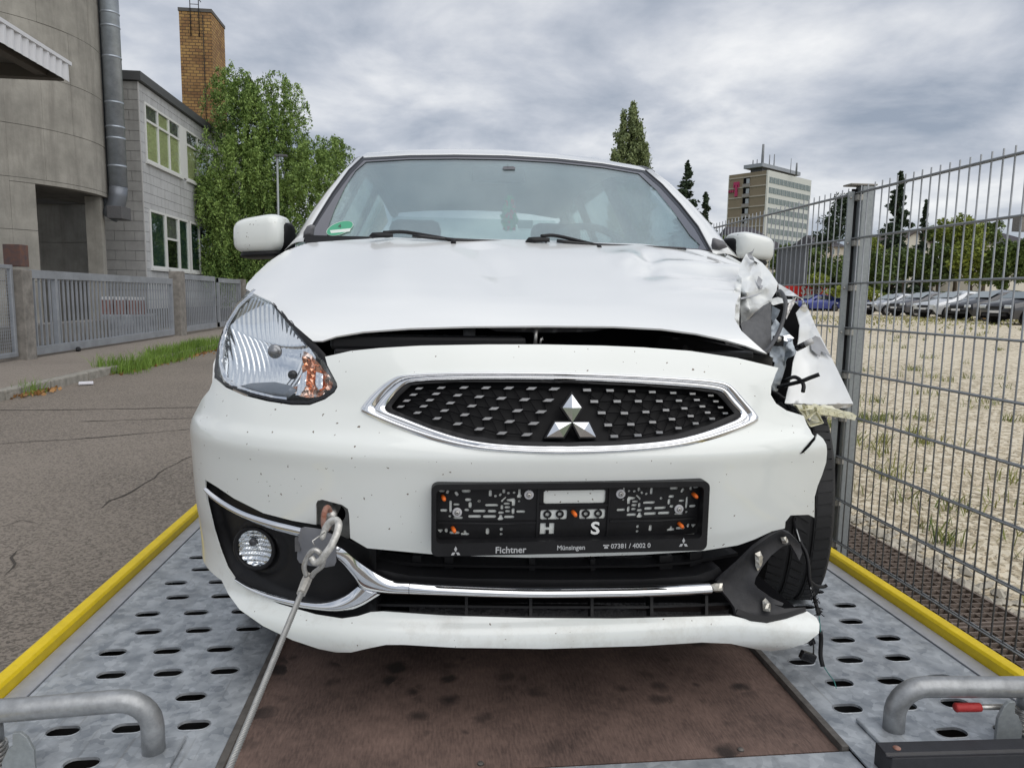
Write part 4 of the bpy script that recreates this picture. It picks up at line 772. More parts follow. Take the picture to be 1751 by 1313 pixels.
# ---------------------------------------------------------------- slate clad building
BXW, BYF = -9.0, 23.45
ob_ = empty('clad_building', (BXW, BYF, -.34), 'grey slate clad two storey building with white framed windows', 'building')
M_sl = mat('slate_lit_face', (.44, .45, .46), .75, var=.10, vscale=1.5, vdetail=6); M_sl2 = mat('slate_shaded_face', (.36, .36, .355), .8, var=.14, vscale=2, vdetail=6)  # same slate: road face coloured lighter for light, front face darker for shade
streaks(M_sl, 2.5, (.26, .26, .26)); streaks(M_sl2, 2.5, (.2, .2, .195))
boxo('core_wall', (-16, BYF+.03, -.34), (BXW-.03, 44, 7.15), mat('slate_joint', (.13, .13, .13), .9), ob_)
SH = .3
upW = (23.82, 31.2, 4.86, 6.66); loW = (23.86, 29.6, 1.55, 3.42)
cnt = 0
for r_ in range(25):
    z0 = -.30+r_*SH
    if z0 > 7.1: break
    off = .3*(r_ % 2)
    y = BYF
    while y < 30.3:
        y1 = min(y+.6 if y > BYF else y+.6-off if off else y+.6, 30.6); blocked = False
        segs = [(y, y1, z0, min(z0+SH, 7.14))]
        for (a, b, c, d) in (upW, loW):
            ns = []
            for (p, q, u, v) in segs:
                if q <= a or p >= b or v <= c or u >= d: ns.append((p, q, u, v)); continue
                if u < c: ns.append((p, q, u, c))
                if v > d: ns.append((p, q, d, v))
                if p < a: ns.append((p, a, max(u, c), min(v, d)))
                if q > b: ns.append((b, q, max(u, c), min(v, d)))
            segs = ns
        for (p, q, u, v) in segs:
            if q-p > .04 and v-u > .04 and z0 > .2: MB().box((BXW-.035, p+.006, u+.006), (BXW+.004*random.random(), q-.006, v-.006)).build('slate', M_sl, ob_)
        y = y1
    for x0, x1 in ((-10.8+off, -10.2+off), (-10.2+off, -9.6+off), (-9.6+off, min(-9.003, -9.0+off))):
        if x1 > -9.0: x1 = -9.003
        if x1-x0 > .05 and z0 > .2: MB().box((x0+.006, BYF-.003*random.random(), z0+.006), (x1-.006, BYF+.035, min(z0+SH, 7.14)-.006)).build('slate', M_sl2, ob_)
boxo('corner_trim', (BXW-.02, BYF-.012, 0), (BXW+.012, BYF+.02, 7.14), mat('trim_grey', (.5, .5, .5), .6), ob_)
boxo('roof_edge', (-16, BYF-.10, 7.16), (BXW+.12, 44, 7.42), mat('roof_edge_dark', (.075, .078, .082), .6), ob_)
boxo('slates_beyond', (BXW-.029, 30.62, .2), (BXW, 44, 7.14), M_sl, ob_)
M_frame = mat('window_white', (.66, .67, .66), .5); M_blind = mat('green_blind', (.50, .52, .29), .6, var=.1, vscale=1); M_curt = mat('dark_green_curtain', (.010, .038, .034), .6, var=.2, vscale=2); M_pane = glass('window_pane', (.93, .95, .93), .06)
def window(y0, y1, z0, z1, cols, split, inner, lab=None):
    wn = link('window', bpy.data.meshes.new('window'), None, ob_); X0, X1 = BXW-.03, BXW+.035
    for a, b in (((X0, y0, z0), (X1, y1, z0+.07)), ((X0, y0, z1-.07), (X1, y1, z1)), ((X0, y0, z0+.071), (X1, y0+.07, z1-.071)), ((X0, y1-.07, z0+.071), (X1, y1, z1-.071))): boxo('frame', a, b, M_frame, wn)
    for i in range(cols):
        a = y0+.07+(y1-y0-.14)*i/cols; b = y0+.07+(y1-y0-.14)*(i+1)/cols
        if i: boxo('mullion', (X0, a-.035, z0+.072), (X1-.002, a+.035, z1-.072), M_frame, wn)
        if split: boxo('transom', (X0, a+.036, split-.035), (X1-.004, b-.036, split+.035), M_frame, wn)
        for (c, d) in (((z0+.07, split-.03), (split+.03, z1-.07)) if split else ((z0+.07, z1-.07),)):
            boxo('pane', (BXW-.004, a, c), (BXW, b, d), M_pane, wn)
        boxo('blind', (BXW-.028, a, z0+.07), (BXW-.020, b, (split-.0 if split and (i % 2 == 0) else z1-.1)), inner[i % len(inner)], wn)
    boxo('sill', (BXW-.02, y0-.05, z0-.08), (BXW+.09, y1+.05, z0-.004), M_frame, wn)
window(23.82, 26.85, 4.88, 6.66, 3, 6.13, [M_blind]); boxo('window_pier', (BXW-.03, 26.86, 4.88), (BXW+.03, 27.42, 6.66), M_frame, ob_); window(27.43, 31.2, 4.88, 6.66, 3, 6.13, [M_blind])
window(23.86, 25.15, 1.60, 3.42, 1, None, [M_curt]); window(25.16, 26.35, 1.60, 3.42, 1, 2.62, [M_dark]); window(26.36, 27.35, 1.60, 3.42, 1, None, [M_curt]); window(27.55, 29.6, 1.60, 3.42, 2, None, [M_curt])
# brick chimney
ch = empty('brick_chimney', (-10.2, 33.8, 5), 'tall yellow brown brick chimney rising behind the clad building', 'chimney')
M_br = mat('yellow_brick', (.42, .22, .06), .85); t, b, N, L = nodes(M_br); tcn = N('ShaderNodeTexCoord'); sx = N('ShaderNodeSeparateXYZ'); L(tcn.outputs['Object'], sx.inputs[0]); ax_ = N('ShaderNodeMath'); ax_.operation = 'ADD'; L(sx.outputs[0], ax_.inputs[0]); L(sx.outputs[1], ax_.inputs[1]); cbn = N('ShaderNodeCombineXYZ'); L(ax_.outputs[0], cbn.inputs[0]); L(sx.outputs[2], cbn.inputs[1])
bk = N('ShaderNodeTexBrick'); bk.inputs['Scale'].default_value = 1; bk.inputs['Brick Width'].default_value = .26; bk.inputs['Row Height'].default_value = .125; bk.inputs['Mortar Size'].default_value = .014; bk.inputs['Color1'].default_value = (.46, .28, .10, 1); bk.inputs['Color2'].default_value = (.29, .155, .065, 1); bk.inputs['Mortar'].default_value = (.13, .085, .05, 1); bk.inputs['Bias'].default_value = -.1
L(cbn.outputs[0], bk.inputs['Vector']); nz = N('ShaderNodeTexNoise'); nz.inputs['Scale'].default_value = 1.1; nz.inputs['Detail'].default_value = 5; L(tcn.outputs['Object'], nz.inputs[0]); mm = N('ShaderNodeMix'); mm.data_type = 'RGBA'; mm.blend_type = 'MULTIPLY'; mm.inputs[0].default_value = .8; L(bk.outputs['Color'], mm.inputs[6]); c2_ = N('ShaderNodeValToRGB'); L(nz.outputs[0], c2_.inputs[0]); c2_.color_ramp.elements[0].position = .3; c2_.color_ramp.elements[0].color = (.55, .5, .5, 1); c2_.color_ramp.elements[1].position = .6; c2_.color_ramp.elements[1].color = (1, 1, 1, 1); L(c2_.outputs[0], mm.inputs[7]); L(mm.outputs[2], b.inputs['Base Color'])
bp = N('ShaderNodeBump'); bp.inputs['Strength'].default_value = .8; bp.inputs['Distance'].default_value = .03; bp.invert = True; L(bk.outputs['Fac'], bp.inputs['Height']); L(bp.outputs[0], b.inputs['Normal'])
CH0 = (-10.88, 33.0); boxo('shaft', (-10.88, 33.0, 6.5), (-9.56, 34.9, 12.62), M_br, ch); boxo('cap_slab', (-10.91, 32.97, 12.625), (-9.53, 34.93, 12.76), mat('cap_concrete', (.12, .115, .11), .9), ch)
for x in (-10.40, -10.05): tubeo('ladder_rail', [(x, 32.94, 11.6), (x, 32.94, 13.6)], .02, M_ch, ch, 6)
for z in (12.9, 13.2): tubeo('rung', [(-10.40, 32.94, z), (-10.05, 32.94, z)], .014, M_ch, ch, 6)
tubeo('safety_hoop', [(-10.55, 32.85, 13.15), (-10.4, 32.6, 13.12), (-10.2, 32.5, 13.1), (-10.0, 32.6, 13.08), (-9.95, 32.94, 13.0)], .018, M_ch, ch, 6); tubeo('lightning_rod', [(-9.9, 32.96, 7), (-9.9, 32.96, 12.5)], .018, M_ch, ch, 5)
# street lamp in front of the willow
sl_ = empty('street_lamp', (-5.9, 27, -.4), 'slim dark street lamp with flat head in front of the willow', 'street lamp'); a = onY(476, 420, 26); b = onY(474, 268, 26); e_ = onY(491, 263, 26)
tubeo('pole', [(a.x, 26, -.4), (b.x, 26, b.z)], [.05, .035], M_galv2, sl_, 8); MB().box((b.x-.08, 25.93, b.z), (e_.x, 26.07, b.z+.07)).build('lamp_head', M_greyplas, sl_, bevel=.01)
# low dark shed wall behind the far gate
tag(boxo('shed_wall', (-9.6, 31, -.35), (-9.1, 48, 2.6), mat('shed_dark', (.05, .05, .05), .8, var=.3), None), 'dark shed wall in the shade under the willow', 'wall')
# ---------------------------------------------------------------- office tower
tw = empty('office_tower', (110, 240, 0), 'brown and white office tower with rooftop antennas far beyond the lot', 'building')
A = onY(1247, 300, 247); B = onY(1313, 291, 235); C_ = onY(1386, 320, 252); zt_ = 44.3; A.z = B.z = C_.z = 0
M_tb = mat('tower_brown', (.24, .195, .135), .85, var=.06, vscale=.3); M_tw = mat('tower_white', (.62, .62, .58), .7); M_tg = mat('tower_glass', (.16, .20, .20), .15)
D_ = A+(C_-B); V = [A, B, C_, D_]; V = [(v.x, v.y, 0) for v in V]+[(v.x, v.y, zt_) for v in V]
mesh('tower_block', V, [(0, 1, 5, 4), (1, 2, 6, 5), (2, 3, 7, 6), (3, 0, 4, 7), (4, 5, 6, 7)], M_tb, tw)
def facade(name, P0, P1, a0, a1, z0, z1, m, out=.25, par=tw):
    d = (P1-P0); n = Vector((d.y, -d.x, 0)).normalized(); n = n if n.y < 0 else -n; p = P0+d*a0; q = P0+d*a1
    return MB().prism([(p.x, p.y, z0), (q.x, q.y, z0), (q.x, q.y, z1), (p.x, p.y, z1)], n*out).build(name, m, par)
FH = 3.36
facade('end_strip', A, B, 0, .012, 0, zt_, M_tw); facade('end_strip', A, B, .985, 1, 0, zt_, M_tw); facade('white_skin', B, C_, 0, 1, 0, zt_+.05, M_tw, .2)
for k in range(13):
    z = zt_-1.6-k*FH
    if z < 4: break
    facade('floor_band', A, B, .013, .984, z, z+.42, mat('tower_band', (.42, .38, .32), .8), .2)
    facade('balcony', A, B, .40, .56, z-2.9, z-.02, M_dark, .22); facade('balcony_front', A, B, .39, .57, z-3.2, z-2.1, mat('tower_grey', (.28, .26, .24), .8), .6)
    facade('stair_glass', A, B, .48, .56, z-2.0, z-.4, mat('stair_glass', (.35, .38, .40), .2), .3)
    for j in range(11):
        wn = facade('window', B, C_, .035+j*.087, .035+j*.087+.076, z-2.35, z-.45, M_tg, .30)
        for s_ in (.5,): facade('glazing_bar', B, C_, .035+j*.087+.037, .035+j*.087+.041, z-2.35, z-.45, M_tw, .36, wn)
pk = mat('pink_sign', (.40, .03, .11), .6)
sgn = facade('letter_sign', A, B, .19, .25, 37.2, 41.4, pk, .5); facade('letter_bar', A, B, .15, .29, 40.6, 41.6, pk, .52, sgn); facade('letter_foot', A, B, .185, .255, 36.7, 37.3, pk, .52, sgn)
for a in (.158, .282): facade('letter_side', A, B, a-.010, a+.010, 39.6, 40.65, pk, .5)
for a in (.01, .06, .11): facade('sign_dot', A, B, a+.01, a+.035, 38.2, 39.0, pk, .5)
mid_ = (A+C_)/2; u_ = (C_-B); v_ = (A-B); 
def rf(s, t): return B+u_*s+v_*t
P4 = [rf(-.02, .6), rf(-.02, .12), rf(.85, .12), rf(.85, .6)]; mb = MB().prism([(p.x, p.y, zt_+1.4) for p in P4], (0, 0, 1.2)); mb.build('roof_slab', mat('roof_slab_grey', (.30, .32, .35), .6), tw)
P4 = [rf(.05, .5), rf(.05, .2), rf(.75, .2), rf(.75, .5)]; MB().prism([(p.x, p.y, zt_) for p in P4], (0, 0, 1.39)).build('roof_house', M_greyplas, tw)
for px, top, r_ in ((1287, 274, .25), (1294, 273, .2), (1303, 247, .5), (1315, 265, .2), (1323, 264, .2), (1352, 271, .12), (1362, 279, .35)):
    p = onY(px, 290, 242); q = onY(px, top, 242); tubeo('antenna', [(p.x, 242, zt_), (p.x, 242, zt_+.6*(q.z-zt_)), (p.x, 242, q.z)], [r_, r_, r_*.8], mat('antenna_grey', (.20, .21, .22), .6), tw, 6)
# ---------------------------------------------------------------- houses beyond the lot
def house(name, px0, px1, base_py, eave_py, ridge_py, Y, lab, wallc, roofc, wins=()):
    h = empty(name, tuple(onY((px0+px1)/2, base_py, Y)), lab, 'house'); a = onY(px0, eave_py, Y); b = onY(px1, eave_py, Y); r = onY((px0+px1)/2, ridge_py, Y); dp = 9; ze = (a.z+b.z)/2
    mw = mat(name+lab[:9], wallc, .9); mr_ = mat('roof'+lab[:9], roofc, .8, var=.2, vscale=1.2, bump=.5, bscale=3); boxo('wall', (a.x, Y, 0), (b.x, Y+dp, ze), mw, h); mx_ = (a.x+b.x)/2
    mb = MB(); mb.prism([(a.x-.4, Y-.4, ze-.1), (mx_, Y-.4, r.z), (b.x+.4, Y-.4, ze-.1), (b.x+.2, Y-.4, ze-.3), (mx_, Y-.4, r.z-.25), (a.x-.2, Y-.4, ze-.3)], (0, dp+.8, 0)); mb.build('roof', mr_, h)
    MB().prism([(a.x, Y, ze), (b.x, Y, ze), (mx_, Y, r.z-.26)], (0, .3, 0)).build('gable', mw, h)
    for (p0, p1, q0, q1) in wins:
        c = onY(p0, q1, Y); d = onY(p1, q0, Y); wn = boxo('window', (c.x, Y-.06, c.z), (d.x, Y-.001, d.z), M_tw, h); boxo('pane', (c.x+.08, Y-.09, c.z+.08), (d.x-.08, Y-.061, d.z-.08), M_tg, wn)
    return h
def hip_house(name, px0, px1, eave_py, ridge_py, Y, lab, wallc, roofc, wins=(), sk=()):
    h = empty(name, tuple(onY((px0+px1)/2, eave_py, Y)), lab, 'house'); a = onY(px0, eave_py, Y); b = onY(px1, eave_py, Y); r = onY((px0+px1)/2, ridge_py, Y); ze = (a.z+b.z)/2; w_ = b.x-a.x; dp = 9
    boxo('wall', (a.x+.4, Y+.4, 0), (b.x-.4, Y+dp, ze), mat(name+'w'+lab[:9], wallc, .9), h)
    V = [(a.x, Y, ze), (b.x, Y, ze), (b.x, Y+dp+.4, ze), (a.x, Y+dp+.4, ze), (a.x+w_*.12, Y+4.5, r.z), (b.x-w_*.42, Y+4.5, r.z)]
    MB().add(V, [(0, 1, 5, 4), (1, 2, 5), (2, 3, 4, 5), (3, 0, 4), (3, 2, 1, 0)]).build('roof', mat('hroof'+lab[:9], roofc, .8, var=.2, vscale=1.2, bump=.6, bscale=3), h)
    for (p0, p1, q0, q1) in wins:
        c = onY(p0, q1, Y+.3); d = onY(p1, q0, Y+.3); wn = boxo('window', (c.x, Y+.3, c.z), (d.x, Y+.39, d.z), M_tw, h); boxo('pane', (c.x+.1, Y+.26, c.z+.1), (d.x-.1, Y+.299, d.z-.1), M_tg, wn)
    for (p0, p1, q0, q1) in sk: c = onY(p0, q1, Y+1.2); d = onY(p1, q0, Y+1.2); boxo('skylight', (c.x, Y+.6, c.z), (d.x, Y+2.2, d.z), M_tw, h)
hip_house('house', 1250, 1352, 427, 383, 90, 'house with dark purple grey roof and skylight below the office tower', (.6, .57, .5), (.055, .05, .06), [], [(1301, 1311, 404, 414)])
hip_house('house', 1400, 1452, 422, 398, 92, 'pale house between the pine and the fence post', (.55, .5, .42), (.06, .055, .06), [(1423, 1428, 425, 436), (1432, 1437, 423, 434)], [(1425, 1436, 398, 404)])
house('house', 1520, 1606, 450, 424, 394, 92, 'cream gabled house behind the dark fir', (.6, .57, .5), (.075, .06, .055)); hip_house('house', 1690, 1790, 418, 390, 84, 'house with brown tiled roof at the right edge', (.5, .46, .4), (.11, .075, .06)); 
boxo('chimney', tuple(onY(1742, 395, 87)), tuple(onY(1752, 372, 88.2)), MATS['concrete_post'], bpy.data.objects['house.003'])
# ---------------------------------------------------------------- parked cars
M_tyre2 = mat('parked_tyre', (.018, .018, .018), .8); M_win = mat('parked_glass', (.03, .035, .04), .08); M_ws = mat('parked_windscreen', (.22, .26, .28), .08)
PROFS = dict(sedan=[(0, .55, .72), (.12, .30, .78), (1.15, .22, .98), (1.95, .22, 1.36), (2.4, .22, 1.43), (3.2, .22, 1.40), (3.95, .22, 1.10), (4.4, .24, 1.06), (4.55, .35, .98)],
             estate=[(0, .5, .78), (.12, .28, .86), (1.15, .20, 1.06), (2.0, .20, 1.44), (2.5, .20, 1.51), (3.9, .20, 1.50), (4.45, .24, 1.20), (4.62, .35, 1.0)],
             hatch=[(0, .5, .74), (.12, .26, .84), (1.05, .20, 1.06), (1.95, .20, 1.44), (2.4, .20, 1.50), (3.4, .20, 1.46), (4.0, .22, 1.15), (4.2, .35, .95)],
             small=[(0, .5, .78), (.10, .26, .90), (.85, .20, 1.03), (1.35, .20, 1.36), (1.7, .20, 1.41), (3.0, .20, 1.40), (3.5, .24, 1.08), (3.65, .35, .95)])
def parked_car(kind, pos, head, colr, lab, wheelc=(.25, .25, .26), metal=.3, extra=None):
    rt_ = empty('parked_car', pos, lab, 'car', 'cars parked on the gravel lot'); pr = PROFS[kind]; n = len(pr); belt = lambda z: min(z, .98)
    M = Matrix.Translation(pos) @ Matrix.Rotation(head, 4, 'Z'); m = mat('paint '+lab[:22], colr, .35, metal, coat=1.0); V = []; F = []; Wd = .87; K = 7   # local: nose at x=0, tail +x, y across
    for i, (x, zb, zt) in enumerate(pr):
        e_ = .80 if i in (0, n-1) else 1; gh = max(0, zt-1.0); w0 = Wd*e_
        sec = [(-w0*.96, zb), (-w0, (zb+belt(zt))/2), (-w0*.97, belt(zt)-.04), (-w0*(.93-.42*gh), zt-.03 if gh < .1 else zt-.05), (0, zt+.03*(gh > .1)+.015)]; sec += [(-a, b) for a, b in sec[:-1][::-1]]; V += [M @ Vector((x, a, b)) for a, b in sec]
    S_ = 9
    for i in range(n-1):
        for j in range(S_-1): F.append((i*S_+j, i*S_+j+1, (i+1)*S_+j+1, (i+1)*S_+j))
    F += [tuple(range(S_-1, -1, -1)), tuple(range((n-1)*S_, n*S_))]; bo = MB().add(V, F).build('body', m, rt_); smooth_angle(bo, 50)
    L_ = pr[-1][0]; ax1, ax2 = .78, L_-.80
    for nm, s_ in (('side_windows', -1), ('side_windows', 1)):
        c0 = [p for p in pr if p[2] > 1.3]; x0 = c0[0][0]; x1 = c0[-1][0]; q = [(x0-.42, 1.00), (x1+.28, 1.02), (x1-.02, c0[-1][2]-.10), (x0+.14, c0[0][2]-.08)]
        yq = lambda z: s_*(.87-.60*max(0, z-.98)*.9+.012); MB().prism([M @ Vector((x, yq(z), z)) for x, z in q], M.to_3x3() @ Vector((0, s_*.012, 0))).build(nm, M_win, rt_)
    xa, xb = None, None
    for (p, q) in zip(pr[:-1], pr[1:]):
        if p[2] < 1.1 and q[2] > 1.25: xa, xb = p, q; break
    f_ = lambda t: (xa[0]+(xb[0]-xa[0])*t, xa[2]+(xb[2]-xa[2])*t); P_ = []
    for t, w_ in ((.10, .74), (.92, .56)):
        x, z = f_(t); P_ += [M @ Vector((x-.03, -w_, z+.035)), M @ Vector((x-.03, w_, z+.035))]
    MB().prism([P_[0], P_[1], P_[3], P_[2]], M.to_3x3() @ Vector((-.01, 0, .012))).build('windscreen', M_ws, rt_)
    zn = pr[0][2]; lamp = mat('parked_lamp', (.75, .78, .8), .1, .3); blk = M_black
    for s_ in (-1, 1):
        MB().box((-.03, s_*.62-.16, zn-.10), (.12, s_*.62+.16, zn+.03), M).build('headlamp', lamp, rt_, bevel=.03); MB().box((.55, s_*.93-.10, .98), (.72, s_*.93+.10, 1.12), Matrix.Translation(M @ Vector((xa[0]+.0, 0, 0))-M @ Vector((0, 0, 0))) @ M).build('door_mirror', m, rt_, bevel=.03)
        MB().box((L_-.10, s_*.66-.12, .80), (L_+.02, s_*.66+.12, .95), M).build('tail_lamp', mat('tail_red', (.4, .02, .02), .3), rt_, bevel=.02)
    MB().box((-.035, -.40, zn-.14), (.05, .40, zn-.02), M).build('grille', blk, rt_, bevel=.01); MB().box((-.045, -.60, .34), (.08, .60, .46), M).build('lower_intake', blk, rt_, bevel=.01)
    MB().box((-.06, -.26, .48), (-.03, .26, .58), M).build('number_plate', mat('plate_white', (.7, .7, .7), .5), rt_)
    for x in (ax1, ax2):
        for s_ in (-1, 1):
            c = M @ Vector((x, s_*.80, .31)); a = M.to_3x3() @ Vector((0, s_*.11, 0)); w_ = empty('wheel', c); w_.parent = rt_; w_.matrix_parent_inverse = rt_.matrix_basis.inverted()
            tubeo('tyre', [c-a, c+a*.9, c+a], [.31, .31, .28], M_tyre2, w_, 20); tubeo('rim', [c+a*.8, c+a*1.02, c+a*1.05], [.205, .205, .17], mat('rim %g %g' % wheelc[:2], wheelc, .4, .4), w_, 16)
            tubeo('hub', [c+a*1.0, c+a*1.08], .05, M_black, w_, 8)
            MB().prism([M @ Vector((x+.38*math.cos(t), s_*.872, .31+.38*math.sin(t))) for t in np.linspace(-.2, math.pi+.2, 13)], M.to_3x3() @ Vector((0, s_*.006, 0))).build('wheel_arch', M_dark, rt_)
    return rt_
def nose(px, py, dist):
    d = ray(px, py); h = math.hypot(d.x, d.y); x, y = d.x/h*dist, d.y/h*dist; return Vector((x, y, float(lotz(x, y))))
HD = R(4)
parked_car('sedan', nose(1482, 538, 52), HD, (.42, .44, .47), 'silver saloon car parked next to the fence post', (.3, .3, .31), .6)
parked_car('estate', nose(1528, 541, 49), HD, (.055, .055, .065), 'dark grey estate car second in the parked row', (.35, .35, .36))
parked_car('hatch', nose(1577, 544, 44), HD, (.60, .62, .64), 'white hatchback with black wheels in the parked row', (.03, .03, .03))
parked_car('hatch', nose(1634, 546, 41), HD, (.012, .012, .016), 'black hatchback with gold wheels in the parked row', (.30, .19, .07))
parked_car('small', nose(1699, 550, 36), HD, (.03, .03, .035), 'small black car with round lamps at the right edge', (.06, .06, .06))
bc_ = parked_car('sedan', nose(1352, 538, 66), R(8), (.012, .03, .22), 'dark blue saloon car under the red box trailer sign', (.1, .1, .1))
bd_ = parked_car('hatch', nose(1418, 538, 68), R(20), (.012, .03, .20), 'dark blue hatchback partly behind the fence post', (.1, .1, .1))
rb = empty('red_box_trailer', tuple(nose(1380, 540, 72)), 'red advertising box with white lettering behind the blue cars', 'trailer'); a = onY(1334, 492, 64); b = onY(1419, 487, 64); c = onY(1419, 508, 64); M_red = mat('sign_red', (.62, .03, .025), .5)
boxo('box_body', (a.x, 64, c.z), (b.x, 66, (a.z+b.z)/2), M_red, rb, .05); boxo('axle_stand', (a.x+.3, 64.3, .05), (b.x-.3, 65.7, c.z), M_black, rb)
text_mesh('lettering', 'Strobl', 1.05, M_tw, rb, Matrix.Translation((onY(1369, 503, 63.95).x, 63.95, onY(1369, 503, 63.95).z)) @ FACE, .01, .02)
p = onY(1408, 497, 63.96); tubeo('round_mark', [(p.x, 63.99, p.z), (p.x, 63.93, p.z)], .52, M_tw, rb, 20)
for s_ in (-1, 1): MB().box((-.5, 0, -.07), (.5, .02, .07), Matrix.Translation((p.x, 63.90, p.z)) @ Matrix.Rotation(s_*.8, 4, 'Y')).build('cross_mark', M_red, rb)
# small white sign boards in the bush
sg_ = empty('white_sign', tuple(onY(1500, 520, 57)), 'two small white sign boards on a post behind the silver saloon', 'sign'); a = onY(1494, 510, 57); b = onY(1498, 502, 57); boxo('board', (a.x, 57, a.z), (b.x, 57.05, b.z), M_tw, sg_); a = onY(1502, 507, 57); b = onY(1509, 502, 57); boxo('board', (a.x, 57, a.z), (b.x, 57.05, b.z), M_tw, sg_); tubeo('post', [(b.x-.2, 57.03, .05), (b.x-.2, 57.03, b.z)], .03, M_galv2, sg_, 6)

# far belt of trees closing the horizon
g = np.random.default_rng(3); P = []
for i in range(150):
    a = R(g.uniform(-75, 75)); d = g.uniform(150, 210); h = g.uniform(5, 11); P.append(np.array([math.sin(a)*d, math.cos(a)*d, h*.45])+g.normal(size=(260, 3))*np.array([3.2, 3.2, h*.26]))
P = np.vstack(P); P[:, 2] = np.abs(P[:, 2]); tag(leaves('far_trees', P, .75, F_hedge, None, 1.2, seed=8), 'dark belt of trees on the horizon behind the car', 'trees', kind='stuff')
# ================================================================ the damaged hatchback
DZ = hermite([.02, .10, .135, .16, .185, .203, .225, .27, .33, .37, .40, .46, .53, .560, .580, .605, .65, .70, .75, .775, .79, .80, .82, .85, .89, .95, 1.0, 1.05, 1.10, 1.3],
             [1.42, 1.39, 1.358, 1.338, 1.3335, 1.338, 1.362, 1.368, 1.360, 1.346, 1.3375, 1.3285, 1.3210, 1.3175, 1.324, 1.346, 1.368, 1.386, 1.412, 1.43, 1.445, 1.462, 1.505, 1.585, 1.72, 1.93, 2.10, 2.28, 2.50, 3.4])
HW, BD, BP = .838, .56, 2.6
def BU(u): a = np.clip(np.abs(u)/HW, 0, .9995); return BD*(1-(1-a**BP)**(1/BP))
_z = np.linspace(.02, 1.3, 900); _t = np.concatenate([[0], np.cumsum(np.hypot(np.diff(_z), np.diff(DZ(_z))))])
_u = np.concatenate([np.linspace(-.8375, -.8, 300)[:-1], np.linspace(-.8, .8, 500), np.linspace(.8, .8375, 300)[1:]]); _s = np.concatenate([[0], np.cumsum(np.hypot(np.diff(_u), np.diff(BU(_u))))]); _s -= np.interp(0, _u, _s)
def sst(a, b, x): t = np.clip((x-a)/(b-a), 0, 1); return t*t*(3-2*t)
FR = Surf(lambda u, z: DZ(z)+BU(u)-.13*sst(.28, .70, u)*(1-sst(.17, .36, z)), lambda u, z: (np.interp(u, _u, _s), np.interp(z, _z, _t)), lambda s, t: (np.interp(s, _s, _u), np.interp(t, _t, _z)))
car = empty('hatchback_car', (CX, 3.2, 0), 'white hatchback with smashed front corner standing on the truck bed', 'car')
def uB(y_off, sgn=-1):  # lateral position where the plan curve has fallen back by y_off
    return sgn*HW*(1-(1-y_off/BD)**BP)**(1/BP)
# ---- bumper, one skin from the shoulder to the chin
towhole = [(541, 897), (540, 862), (543, 856), (551, 854), (585, 863), (595, 870), (597, 880), (599, 920)]
bump_top = [(576, 655), (560, 625), (556, 610), (600, 600), (650, 595), (720, 591), (830, 589), (930, 589), (1030, 591), (1100, 594), (1180, 600), (1260, 612), (1331, 629)]
bump_right = [(1326, 640), (1319, 660), (1318, 675), (1327, 690), (1345, 702), (1374, 711), (1379, 725), (1385, 735), (1388, 742), (1392, 746), (1384, 757), (1368, 776), (1371, 775), (1394, 752), (1397, 742), (1407, 750), (1412.5, 760), (1413.5, 775), (1412, 790), (1405, 812), (1398, 830), (1393, 850), (1393, 885), (1383, 880), (1352, 881), (1343, 892), (1342, 903)]
bump_low = [(1320, 908), (1290, 922), (1262, 932), (1205, 941), (1100, 948), (980, 952), (900, 953), (800, 950), (735, 947), (660, 940), (628, 937)]+towhole[::-1]+[(500, 890), (450, 877), (400, 852), (372, 833), (351, 820)]
bump_fog = [(350, 830), (354, 858), (365, 905), (376, 940), (388, 970), (402, 990), (430, 1010), (478, 1032), (540, 1050), (585, 1057), (612, 1053), (634, 1046), (655, 1045), (760, 1052), (900, 1056), (1050, 1057), (1180, 1054), (1250, 1052), (1285, 1060), (1312, 1063), (1345, 1056), (1380, 1045)]
bump_chin = [(1396, 1056), (1401, 1066), (1400, 1082), (1380, 1099), (1350, 1109), (1318, 1113), (1290, 1109), (1250, 1100), (1200, 1098), (1100, 1104), (930, 1109), (780, 1107), (690, 1102), (660, 1102), (630, 1108), (600, 1115), (575, 1115), (545, 1109), (500, 1094), (450, 1070), (410, 1042), (390, 1015)]
bump_side = [(-.722, .238, None), (uB(.30), .245, None), (uB(.42), .26, None), (uB(.45), .3, None), (uB(.43), .4, None), (uB(.36), .5, None), (uB(.33), .56, None), (uB(.29), .60, None), (uB(.25), .635, None), (uB(.22), .658, None)]
bump_lamp = [(366, 646), (385, 662), (420, 677), (460, 687), (500, 693), (530, 693), (556, 683), (572, 671), (577, 662)]
grille_out = [(617, 697), (640, 670), (668, 648), (692, 641), (760, 637), (850, 636), (980, 637.5), (1100, 642), (1200, 648), (1238, 653), (1252, 660), (1275, 685), (1297, 712), (1294, 722), (1270, 734), (1215, 752), (1150, 766), (1060, 774), (960, 777), (870, 774), (800, 767), (740, 753), (680, 733), (640, 716), (620, 706)]
def bump_disp(u, z, P, W, cl):   # soft swell under the lamp, dished corner near the torn edge
    return .006*np.exp(-(((u+.60)/.13)**2+((z-.615)/.045)**2))-.012*np.exp(-(((u-.72)/.08)**2+((z-.64)/.05)**2))+.0025*np.sin(u*31+z*17)*np.clip((u-.45)/.3, 0, 1)
patch('bumper', bump_top+bump_right+bump_low+bump_fog+bump_chin+bump_side+bump_lamp, FR, M_white, car, holes=[grille_out], h=.0075, solid=.0035, disp=bump_disp, step=8)
